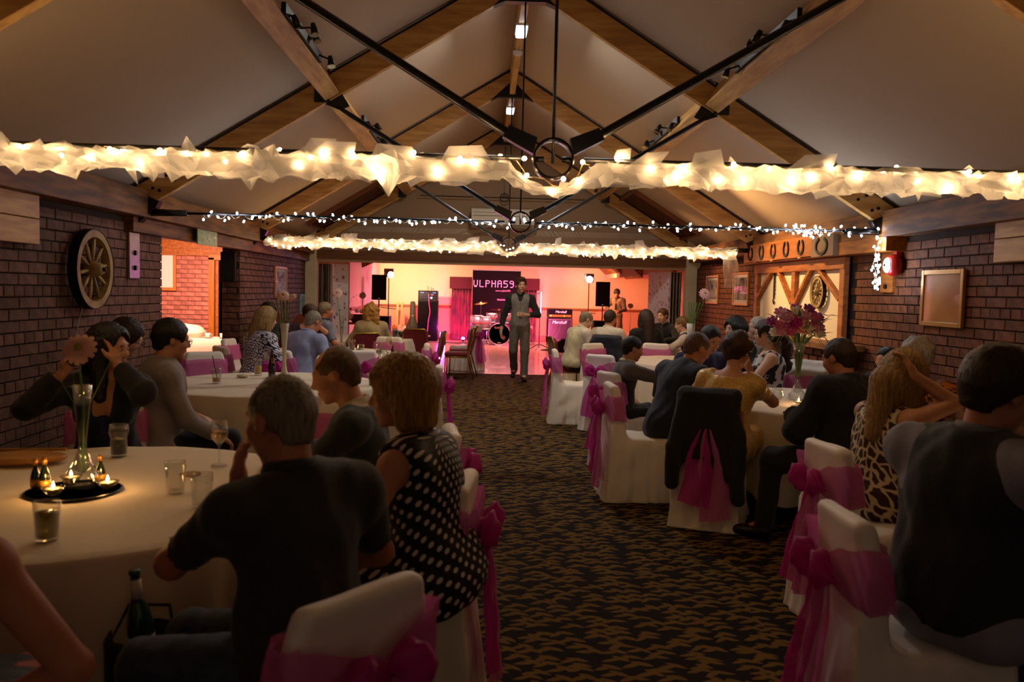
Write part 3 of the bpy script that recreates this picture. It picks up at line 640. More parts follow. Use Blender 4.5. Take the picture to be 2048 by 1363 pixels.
# thin wires hanging on the left wall
tag(MB().tube([(-3.60, 6.85, 1.36), (-3.61, 6.8, 1.22), (-3.62, 6.75, 1.02), (-3.62, 6.6, .9), (-3.62, 6.45, .8)], .004, 5).build('hanging_wire', wire_m), 'thin pale wire hanging down the left brick wall under the wheel', 'wire')
# ---------------------------------------------------------------- right wall: horseshoes, half timbered panel, mantel, bell
shoe_m = mat('horseshoe_iron', '#1c1816', .45, .5)
def horseshoe(o_loc, r, el, label, rot=0., wide=1.15):
    pts = [(0, r * wide * sin(t), -r * el * cos(t)) for t in [radians(-152 + 304 * k / 16) for k in range(17)]]
    mb = MB(); P = []
    for p in pts:
        n = V((0, p[1], p[2])).normalized() if True else None
        P.append([V(p) + n * q + V((h, 0, 0)) for q, h in ((-.017, -.006), (.017, -.006), (.017, .006), (-.017, .006))])
    mb.grid(P, False, True)
    return tag(mb.build('horseshoe', shoe_m, None, False, o_loc, (rot, 0, 0)), label, 'horseshoe')
o = thing('horseshoe_board', 'long orange pine board carrying five horseshoes above the panel', 'board', (3.44, 10.62, 2.17))
MB().box((0, 0, 0), (.05, 2.5, .24)).build('plank', timber_or, o, bevel=.006)
for y in (9.75, 10.7, 11.35): MB().box((-.02, y - 10.62, -.125), (.03, .10, .016)).build('hinge', mat('brass', '#a8863e', .35, .8), o)
for k, (y, e) in enumerate(((11.58, 1.15), (11.12, 1.2), (10.66, 1.15), (10.20, 1.2), (9.72, 1.1))):
    horseshoe((3.408, y, 2.17), .072, e, 'horseshoe %s on the long orange board' % ['farthest along, nearest the stage,', 'second from the stage end', 'in the middle', 'fourth from the stage end', 'nearest the camera'][k])
o = thing('horseshoe_plaque', 'grey square wooden plaque with one big horseshoe above the panel', 'plaque', (3.43, 9.08, 2.15))
MB().box((0, 0, 0), (.06, .60, .24)).build('plank', mat('grey_timber', '#7c6248', .5, noise=(4, .3)), o, bevel=.006)
horseshoe((3.393, 9.08, 2.15), .088, 1.0, 'single large horseshoe on the grey square plaque', wide=1.7)
fp = thing('half_timbered_panel', 'half timbered plaster panel over the fireplace with diagonal braces', 'wall panel', (3.605, 10.28, 1.10))
MB().box((.01, 0, .43), (.03, 2.80, .90)).build('plaster', mat('panel_plaster', '#e0cfae', .85, bump=(30, .1)), fp)
Hh = .92; q = lambda y: (y - 10.28)
for y0 in (8.86, 10.28, 11.70): MB().box((-.03, q(y0), .44), (.06, .12, .88)).build('post', timber_or, fp, bevel=.006)
MB().box((-.035, 0, .86), (.07, 2.96, .13)).build('head_beam', timber_or, fp, bevel=.006)
for y0, z0, y1, z1 in ((8.92, .46, 9.55, .82), (10.22, .40, 9.75, .82), (10.34, .40, 10.85, .82), (11.64, .46, 11.12, .82)):
    MB().bar((-.022, q(y0), z0), (-.022, q(y1), z1), .05, .085, (1, 0, 0)).build('brace', timber_or, fp, bevel=.005)
wagon_wheel((3.555, 9.50, 1.64), .19, 1, 'small wooden wagon wheel hung on the plaster panel', 12, .1)
o = thing('iron_hook', 'black iron chain and hook hanging on the left plaster bay', 'iron hook', (3.585, 11.05, 1.62))
for k in range(6): MB().tube([(0, .022 * cos(a), .25 - .055 * k + .034 * sin(a)) for a in [2 * pi * i / 10 for i in range(10)]], .007, 5, True).build('chain_link', shoe_m, o)
MB().tube([(0, 0, -.05), (0, .03, -.10), (0, 0, -.14), (0, -.03, -.11)], .009, 6).build('hook', shoe_m, o)
o = thing('fireplace', 'brick fireplace breast with dark opening and timber mantel shelf', 'fireplace', (3.5, 10.3, 0))
MB().box((-.06, 0, 1.06), (.34, 3.9, .07)).build('mantel_shelf', timber_dk, o, bevel=.01)
for a, b in ((8.75, 9.75), (10.85, 11.85)): MB().box((.02, (a + b) / 2 - 10.3, .51), (.25, b - a, 1.02)).build('jamb', mortar, o)
MB().box((.02, 0, .93), (.25, 1.1, .18)).build('lintel', mortar, o); MB().box((.12, 0, .42), (.04, 1.1, .84)).build('fire_back', mat('soot', '#15100d', .9), o)
for u, z, l in course_bricks(8.75, 9.75, .15, 1.02) + course_bricks(10.85, 11.85, .15, 1.02):
    link('brick', brick_mesh(br_r, (.03, .215 if l > .16 else .1025, .064)), o, (-.105, u - 10.3, z), (0, 0, pi))
for k in range(7): MB().cyl((-.02, -.4 + .12 * k, .1 + .07 * (k % 3)), (-.1, -.28 + .12 * k, .16 + .07 * (k % 3)), .05, .045, 8).build('log', mat('log_bark', '#8a5a2a', .9, noise=(12, .4)), o)
o = thing('fire_bell', 'round red fire alarm bell on near right wall', 'fire alarm bell', (3.58, 7.77, 1.90))
Mx = Matrix.Rotation(-pi / 2, 3, 'Y')
redm = mat('bell_red', '#a01818', .3, coat=.4)
MB().lathe([(.095, -.03), (.105, 0), (.105, .03), (.085, .07), (.075, .075)], 20, M=Mx).build('gong', redm, o, True)
MB().lathe([(.078, .07), (.07, .085), (.03, .098), (0, .10)], 18, M=Mx).build('white_cap', MATS['white_plastic'], o, True)
MB().box((.02, 0, .10), (.06, .07, .10)).build('back_box', redm, o, bevel=.006)
MB().cyl((-.10, 0, 0), (-.108, 0, 0), .012, .01, 8).build('centre_screw', bolt_m, o)
# ================================================================ BAND
cab = mat('cab_black', '#0a0809', .6, spec=.2, bump=(150, .2)); grl = mat('cab_grille', '#0e0b0d', .9, spec=.1, bump=(220, .4)); chrome = mat('chrome', '#c8c8cc', .15, 1.); whitep = mat('logo_white', '#e8e4e0', .5)
blk = mat('stand_black', '#0e0d0d', .4, .3)
def tripod(o, h, spread, m=blk, r=.016):
    MB().cyl((0, 0, .1), (0, 0, h), r, r * .8, 8).build('pole', m, o, True)
    for k in range(3):
        a = 2 * pi * k / 3 + .5; MB().tube([(0, 0, .45 * min(1, spread * 1.6)), (spread * cos(a), spread * sin(a), .015)], r * .7, 6).build('leg', m, o)
def pa_speaker(loc, rz, label, pole_label):
    p = thing('speaker_pole', pole_label, 'speaker stand', (loc[0], loc[1], loc[2] - .72), rz)
    MB().cyl((0, 0, 0), (0, 0, .74), .018, .018, 8).build('pole', blk, p, True); MB().cyl((0, 0, 0), (0, 0, .02), .08, .07, 12).build('foot', blk, p, True)
    o = thing('pa_speaker', label, 'loudspeaker', loc, rz); w, d, h = .40, .34, .68
    MB().prism([(-w / 2, -d / 2, 0), (w / 2, -d / 2, 0), (w * .32, d / 2, 0), (-w * .32, d / 2, 0)], (0, 0, h)).build('cabinet', cab, o, bevel=.012)
    MB().box((0, -d / 2 - .008, h / 2 + .02), (w * .92, .02, h * .88)).build('grille', grl, o, bevel=.006)
    MB().box((0, -d / 2 - .012, .045), (.06, .014, .022)).build('badge', mat('badge_silver', '#b0acac', .3, .7), o)
def sub(loc, rz, label):
    o = thing('bass_speaker', label, 'loudspeaker', loc, rz)
    MB().box((0, 0, .40), (.56, .55, .80)).build('cabinet', cab, o, bevel=.012); MB().box((0, -.28, .40), (.50, .02, .72)).build('grille', grl, o)
    MB().box((-.285, 0, .5), (.01, .14, .06)).box((.285, 0, .5), (.01, .14, .06)).build('handle', blk, o)
sub((-3.17, 22.65, .0), 0, 'black bass speaker on stage left carrying the PA speaker'); sub((2.98, 22.95, .0), 0, 'black bass speaker on stage right under the PA speaker')
pa_speaker((-3.20, 22.6, 1.24), .12, 'black PA speaker on its pole at left of the stage', 'black pole between the left bass speaker and PA speaker')
pa_speaker((2.96, 22.9, 1.20), -.15, 'black PA speaker on its pole at right of the stage', 'black pole between the right bass speaker and PA speaker')
def lamp_stand(loc, label, col, strength, aim):
    o = thing('lamp_stand', label, 'stage light', loc); tripod(o, 1.86, .36)
    MB().box((0, 0, 2.06), (.26, .12, .10)).build('top_box', mat('stand_box', '#5a4a44', .5), o, bevel=.008)
    d = (V(aim) - V(loc) - V((0, 0, 1.95))).normalized(); c = V((0, 0, 1.95))
    h = MB().cyl(c - d * .10, c + d * .12, .085, .10, 14).build('lamp_can', blk, o, True)
    MB().cyl(c + d * .10, c + d * .122, .092, .092, 14).build('lamp_lens', glow(label[:20], col, strength), h)
    MB().tube([(-.11, 0, 1.86), (-.13, 0, 1.95), (-.11, 0, 2.04)], .01, 5).tube([(.11, 0, 1.86), (.13, 0, 1.95), (.11, 0, 2.04)], .01, 5).build('yoke', blk, h)
    MB().bar((-.22, 0, 1.02), (.22, 0, .98), .02, .02).build('cross_arm', blk, o)
lamp_stand((-3.03, 23.35, 0), 'lamp stand blazing white behind the left PA speaker', (1, .86, .6), 30, (-1.8, 21.4, 1.7))
lamp_stand((2.64, 23.5, 0), 'lamp stand with cold white lamp left of the right PA speaker', (.7, .93, 1), 45, (2.1, 0, 1.6))
# banner
o = thing('band_banner', 'tall black pull up banner with pink lettering behind the drums', 'banner', (.03, 25.1, 0))
MB().box((0, 0, 1.12), (1.46, .012, 2.10)).build('fabric', mat('banner_black', '#0c0608', .9, spec=.08), o); MB().box((0, 0, .035), (1.5, .22, .07)).build('base', chrome, o, bevel=.01); MB().box((0, 0, 2.18), (1.48, .03, .03)).build('top_rail', chrome, o)
MB().cyl((-.733, 0, .05), (-.733, 0, 2.17), .008, .008, 6).build('side_trim', mat('gold_trim', '#b08a48', .4, .5), o)
GL = {'U': '1000110001100011000110001100010111001110', 'L': '1000010000100001000010000100001000011111', 'P': '1111010001100011111010000100001000010000', 'H': '1000110001100011111110001100011000110001', 'A': '0111010001100011111110001100011000110001', '5': '1111110000100001111000001000010000111110', '9': '0111010001100010111100001000010000101110', '0': '0111010001100011000110001100011000101110'}
bp_ = mat('banner_pink', '#e8a0d8', .5); mb = MB(); px = .0215
for i, ch in enumerate('ULPHA590'):
    for j, bit in enumerate(GL[ch]):
        if bit == '1': mb.box((-.69 + i * .182 + (j % 5) * .0262, -.009, 1.86 - (j // 5) * .0262), (px, .004, px))
mb.build('banner_lettering', bp_, o)
text('www.ulpha590.', .075, mat('banner_dim', '#b070a0', .5), o, (.20, -.009, 1.565), (pi / 2, 0, 0)); text('FOLLOW', .062, bp_, o, (.15, -.009, 1.29), (pi / 2, 0, 0))
# pelmet and curtains
cur_m = mat('red_velvet', '#7c1428', .7, noise=(5, .5), stretch=(2, 2, .8), col2='#38060f', sheen=.4)
o = thing('curtains', 'dark red curtains hanging under a box pelmet on stage back wall', 'curtains', (0, 25.9, 0))
MB().box((-.02, -.12, 1.78), (2.8, .16, .37)).build('pelmet', mat('pelmet_red', '#4a0c18', .8), o, bevel=.01)
for x0, x1 in ((-1.35, -.62), (.62, 1.30)):
    P = [[(x0 + (x1 - x0) * i / 40, -.09 + .045 * sin(i * 1.25) + .015 * sin(i * .6 + z), z * .198 + .03) for z in range(9)] for i in range(41)]
    MB().grid(P).build('curtain', cur_m, o, True, solid=.006)
# tall cabinet with rack, bag, guitar
o = thing('speaker_cabinet', 'tall black speaker cabinet left of the red curtain', 'loudspeaker', (-2.02, 25.0, 0))
MB().box((0, 0, .62), (.60, .42, 1.22)).build('cabinet', cab, o, bevel=.015); MB().box((0, -.215, .62), (.54, .02, 1.12)).build('grille', grl, o)
for k in range(5): MB().box((.305, -.12, .2 + .21 * k), (.012, .10, .13)).build('side_handle', mat('pewter', '#554a58', .4, .6), o)
MB().box((-.02, -.228, .16), (.22, .006, .05)).build('name_plate', mat('badge_silver', '#b0acac', .3, .7), o)
o = thing('amplifier_rack', 'silver edged amplifier rack with blue lights on the tall cabinet', 'amplifier', (-2.02, 25.0, 1.235))
MB().box((0, .02, .14), (.58, .40, .27)).build('case', cab, o, bevel=.01)
for e in (-1, 1): MB().box((e * .285, -.19, .14), (.025, .03, .28)).box((0, -.19, .14 + e * .135), (.59, .03, .022)).build('edge_trim', chrome, o)
for z in (.075, .15, .22): MB().box((0, -.185, z), (.52, .012, .062)).build('front_panel', mat('rack_front', '#2a2630', .4, .4), o)
for x, z, c in ((-.2, .22, (.1, .25, 1)), (-.15, .22, (.1, .25, 1)), (.16, .22, (.1, .2, 1)), (.21, .22, (.1, .2, 1)), (.1, .16, (1, .1, .1)), (.14, .16, (1, .1, .1))): MB().ell((x, -.195, z), (.014, .008, .01), 8, 5).build('indicator', glow('led%s' % str(c), c, 8), o)
MB().ell((.10, -.2, .07), (.028, .014, .028), 10, 6).build('blue_lamp', glow('blue_lamp', (.2, .35, 1), 18), o, True)
for x, h in ((-.02, .12), (.08, .08), (.14, .06)): MB().tube([(x, 0, .27), (x + .01, 0, .27 + h), (x - .02, -.02, .30 + h)], .008, 6).build('microphone_clip', blk, o)
tag(MB().tube([(-2.0, 24.77, 1.42), (-1.98, 24.75, 1.1), (-1.95, 24.76, .9), (-2.0, 24.76, .6), (-2.02, 24.76, .3)], .012, 6).build('guitar_strap', mat('pink_strap', '#d04a80', .6)), 'pink strap hanging down the front of the tall cabinet', 'strap')
o = thing('gig_bag', 'black upright guitar bag leaning left of the tall cabinet', 'guitar bag', (-2.52, 25.35, 0)); gb = mat('gig_bag_cloth', '#3a3226', .7, bump=(60, .3))
P = []
for z, wx, wy in ((0, .15, .07), (.03, .20, .09), (.25, .21, .10), (.45, .18, .09), (.55, .14, .085), (.66, .10, .08), (.72, .09, .07), (1.08, .085, .06), (1.16, .07, .05), (1.18, .02, .02)):
    P.append([(wx * cos(a) * (1 + .04 * sin(3 * a + z * 9)), wy * sin(a) + z * .06, z) for a in [2 * pi * k / 16 for k in range(16)]])
MB().grid(P, False, True).build('bag', gb, o, True); MB().box((.01, -.02, .74), (.035, .04, .03)).build('tag', mat('pink_tag', '#c890a8', .6), o)
MB().tube([(-.06, -.07, .72), (-.10, -.10, .5), (-.05, -.10, .3)], .012, 6).build('carry_strap', gb, o)
def guitar(loc, rz, label, bm):
    o = thing('electric_guitar', label, 'guitar', loc, rz)
    poly = [(-.02, .02), (-.16, .04), (-.19, .14), (-.13, .24), (-.16, .33), (-.10, .42), (-.05, .36), (.05, .36), (.11, .40), (.14, .32), (.12, .24), (.18, .14), (.15, .04)]
    MB().prism([(x, -.02, z + .06) for x, z in poly], (0, .045, 0)).build('body', bm, o, bevel=.012)
    MB().bar((0, -.028, .40), (0, -.028, .98), .05, .022, (0, 1, 0)).build('neck', mat('maple', '#c89a5a', .4), o)
    MB().prism([(-.03, -.03, .98), (.03, -.03, .98), (.05, -.03, 1.14), (-.02, -.03, 1.16)], (0, .016, 0)).build('headstock', MATS['maple'], o)
    for k in range(3): MB().box((.05, -.022, 1.02 + .045 * k), (.03, .012, .014)).build('tuning_peg', chrome, o)
    MB().box((.0, -.024, .22), (.12, .01, .16)).build('pick_guard', whitep, o)
    MB().tube([(-.12, .16, .012), (-.02, .05, .45), (.1, .16, .012)], .012, 6).tube([(0, .1, .25), (-.1, -.08, .05)], .01, 6).build('guitar_stand', blk, o)
guitar((-2.98, 25.3, 0), .25, 'orange electric guitar upright on a stand left of guitar bag', mat('guitar_sunburst', '#b0582a', .3, coat=.5)); guitar((-2.80, 25.0, .0), -.55, 'pale electric guitar leaning low in front of the guitar bag', mat('guitar_pale', '#d8c0a8', .3, coat=.5))
# drums
shell = mat('drum_silver', '#a8a4b4', .25, .35, noise=(40, .3)); skin_m = mat('drum_skin', '#d8d0d4', .5)
dk = thing('drum_kit', 'silver drum kit with black bass drum head before the banner', 'drum kit', (.12, 23.9, 0))
Mb = Matrix.Rotation(pi / 2, 3, 'X')
MB().lathe([(.305, -.22), (.305, .22)], 32, (0, 0, .32), Mb).build('bass_shell', shell, dk, True)
hd = MB().lathe([(0, .226), (.295, .226)], 32, (0, 0, .32), Mb).build('bass_head', mat('bass_head_black', '#15100f', .35), dk)
text('TAMA', .075, mat('drum_logo', '#c89a90', .5), hd, (-.02, -.232, .50), (pi / 2, 0, 0), sx=1.3); MB().box((0, -.23, .07), (.10, .006, .03)).build('badge', mat('badge_silver', '#b0acac', .3, .7), hd)
MB().ell((.12, -.228, .22), (.06, .004, .06), 14, 6).build('port_ring', mat('port', '#5a2038', .4), hd)
MB().grid([[(rr * cos(a), yy, .32 + rr * sin(a)) for rr, yy in ((.30, -.245), (.325, -.245), (.325, -.20), (.30, -.20))] for a in [2 * pi * k / 32 for k in range(32)]], True, True).build('bass_hoop', mat('hoop_silver', '#b89aa8', .25, .6), dk, True)
def drum(c, r, h, tilt, nm):
    M = Matrix.Rotation(tilt, 3, 'X'); s = MB().lathe([(r, -h / 2), (r, h / 2)], 22, c, M).build(nm, shell, dk, True)
    MB().lathe([(0, h / 2 + .006), (r, h / 2 + .006)], 22, c, M).build('drum_head', skin_m, s)
    for z in (-h / 2, h / 2, 0): MB().lathe([(r + .006, z - .012), (r + .010, z), (r + .006, z + .012)], 22, c, M).build('hoop', chrome if z else mat('red_stripe', '#c03048', .4), s, True)
    for k in range(6):
        a = 2 * pi * k / 6; p = V(c) + M @ V((r * cos(a) * 1.03, r * sin(a) * 1.03, 0)); MB().cyl(p + M @ V((0, 0, -h * .42)), p + M @ V((0, 0, h * .42)), .006, .006, 5).build('lug', chrome, s)
drum((-.22, .05, .80), .16, .24, .25, 'rack_tom'); drum((.18, .05, .80), .17, .25, .25, 'rack_tom'); drum((-.64, .1, .62), .21, .42, 0, 'floor_tom'); drum((-.40, .0, .64), .19, .34, .1, 'floor_tom'); drum((.55, .15, .60), .19, .16, .1, 'snare_drum')
for (x, y, z, r, t) in ((-.55, .15, 1.18, .20, .15), (-.02, .25, .98, .27, -.1), (.62, .3, 1.12, .22, .2), (.75, -.05, .92, .16, 0.)):
    M = Matrix.Rotation(t, 3, 'X') @ Matrix.Rotation(-t, 3, 'Y')
    s = MB().lathe([(r, 0), (r * .4, .012), (.05, .018), (.04, .04), (0, .045)], 24, (x, y, z), M).build('cymbal', mat('cymbal_brass', '#b89050', .25, .9), dk, True)
    MB().cyl((x, y, .25), (x, y, z + .07), .011, .011, 6).build('cymbal_stand', chrome, s)
    for k in range(3): a = 2 * pi * k / 3 + x; MB().tube([(x, y, .34), (x + .24 * cos(a), y + .24 * sin(a), .012)], .011, 6).build('stand_leg', chrome, s)
for x in (-.72, -.5, -.34):
    for k in range(2): MB().tube([(x, .0 - .1 * k, .6), (x - .03 + .1 * k, -.05 - .1 * k, .012)], .012, 6).build('drum_leg', chrome, dk)
o = thing('drum_stool', 'chrome drum stool half hidden behind the walking man', 'stool', (.95, 24.3, 0)); MB().lathe([(0, .46), (.16, .46), (.17, .50), (.14, .55), (0, .56)], 16).build('seat', mat('stool_white', '#c8a8b8', .4), o, True); tripod(o, .46, .25, chrome)
# amp head and cabinet
amp_m = mat('amp_black', '#0b080a', .6, spec=.2, bump=(160, .2)); gold = mat('amp_gold', '#b88a38', .35, .7)
o = thing('guitar_cabinet', 'black guitar speaker cabinet at right of the stage with white script', 'loudspeaker', (1.98, 25.2, 0), .03)
MB().box((0, 0, .40), (.76, .36, .74)).build('cabinet', amp_m, o, bevel=.02); MB().box((0, -.182, .42), (.68, .012, .62)).build('grille', grl, o)
text('Marshall', .13, whitep, o, (-.03, -.192, .65), (pi / 2, 0, 0), shear=.3); MB().box((0, -.186, .42), (.71, .004, .66)).build('piping', mat('piping_grey', '#5a4a58', .5), o)
for x in (-.32, .32): MB().box((x, -.1, .02), (.05, .05, .04)).box((x, .12, .02), (.05, .05, .04)).build('foot', blk, o)
MB().box((-.25, -.192, .16), (.08, .006, .03)).build('plate', gold, o)
o = thing('guitar_amplifier', 'black amplifier head with gold panel on the guitar cabinet', 'amplifier', (1.98, 25.2, .775), .03)
MB().box((0, .02, .14), (.76, .26, .27)).build('case', amp_m, o, bevel=.02); MB().box((0, -.115, .18), (.68, .012, .14)).build('grille', grl, o); MB().box((0, -.118, .07), (.68, .014, .065)).build('gold_panel', gold, o)
text('Marshall', .10, whitep, o, (.02, -.124, .19), (pi / 2, 0, 0), shear=.3)
for k in range(7): MB().cyl((-.24 + .07 * k, -.125, .07), (-.24 + .07 * k, -.145, .07), .012, .01, 8).build('knob', blk, o)
MB().ell((-.28, -.127, .072), (.02, .008, .016), 8, 5).build('power_lamp', glow('amp_lamp', (1, .55, .15), 6), o); MB().ell((.13, -.127, .072), (.016, .008, .014), 8, 5).build('power_lamp', glow('amp_lamp', (1, .55, .15), 6), o)
def wedge(loc, rz, label):
    o = thing('stage_monitor', label, 'loudspeaker', loc, rz)
    MB().prism([(-.28, -.2, 0), (-.28, .22, 0), (-.28, .22, .22), (-.28, .05, .36), (-.28, -.05, .36), (-.28, -.22, .12)], (.56, 0, 0)).build('cabinet', cab, o, bevel=.015)
    MB().box((0, .135, .295), (.5, .2, .02), rot=Matrix.Rotation(-.69, 3, 'X')).build('grille', mat('monitor_grille', '#4a3a48', .5), o); MB().box((-.285, 0, .16), (.012, .14, .05)).build('handle', blk, o)
wedge((1.86, 21.6, 0), 1.2, 'black wedge monitor speaker on the floor near the amp'); 
o = thing('microphone_stand', 'black microphone stand right of the walking man', 'microphone stand', (1.17, 22.2, 0))
MB().cyl((0, 0, .04), (0, 0, 1.55), .012, .010, 8).build('pole', blk, o, True)
for k in range(3): a = 2 * pi * k / 3 + .2; MB().tube([(0, 0, .16), (.34 * cos(a), .34 * sin(a), .012)], .013, 6).build('leg', blk, o)
MB().tube([(-.22, -.1, 1.46), (0, 0, 1.54), (.04, .02, 1.58)], .009, 6).build('boom', blk, o)
m_ = MB().cyl((-.22, -.1, 1.46), (-.32, -.14, 1.42), .014, .02, 8).build('microphone', blk, o, True)
MB().box((.018, -.01, 1.25), (.03, .03, .62)).build('clip_light', glow('clip_light', (.45, .45, 1), 3.0), o, bevel=.008)
for i, (pts, lb) in enumerate(((((1.2, 22.0, .01), (1.5, 21.8, .01), (1.75, 22.1, .01), (1.4, 22.3, .01), (1.25, 22.1, .012), (1.6, 21.95, .012)), 'coil of black cable on stage floor by the microphone stand'), (((-2.6, 24.4, .01), (-2.1, 24.2, .01), (-1.5, 24.3, .01), (-1.1, 24.1, .01), (-.6, 24.5, .01)), 'black cable trailing along the stage floor under the cabinet'))):
    tag(MB().tube(pts, .012, 6).build('cable', blk), lb, 'cable')
o = thing('floor_light', 'glowing magenta floor light beside the tall cabinet', 'stage light', (-1.50, 23.4, .0))
MB().box((0, .06, .19), (.20, .12, .38)).build('housing', blk, o, bevel=.01); MB().box((0, -.01, .19), (.15, .03, .33)).build('lens', glow('magenta_lens', (1, .25, .9), 9), o, bevel=.01)
for x, lb in ((.95, 'glowing magenta floor light partly behind the drum stool'), (-.95, 'low magenta floor light at foot of the red curtain')):
    o = thing('floor_light', lb, 'stage light', (x, 24.9 if x < 0 else 24.75, 0)); MB().cyl((0, .06, .08), (0, -.05, .10), .07, .07, 12).build('can', blk, o, True); MB().cyl((0, -.052, .10), (0, -.056, .10), .06, .06, 12).build('lens', glow('magenta_lens_b', (1, .2, .6), 4), o)
o = thing('coat_stand', 'small dark table of bags and flowers at left of the stage', 'table', (-3.55, 20.0, 0)); MB().box((0, 0, .70), (.7, .5, .04)).build('top', timber_dk, o)
for x in (-.3, .3):
    for y in (-.2, .2): MB().box((x, y, .34), (.05, .05, .68)).build('leg', timber_dk, o)
o.name = 'side_table'
o = thing('gift_bag', 'heap of pale wrapped flowers piled behind the left tables', 'flowers', (-3.35, 19.95, .72))
rng = random.Random(4)
for k in range(26): MB().ell((rng.uniform(-.25, .25), rng.uniform(-.15, .15), .08 + rng.random() * .22), (.06, .06, .05), 7, 5).build('blossom', mat(['pale_blossom', 'white_blossom', 'rose_blossom'][k % 3], ['#d8b8a0', '#e8dcc8', '#c8788a'][k % 3], .8), o)
MB().lathe([(.14, 0), (.2, .1), (.16, .2)], 12).build('wrapper', mat('dark_wrap', '#3a2a38', .5), o)
o.name = 'flower_heap'
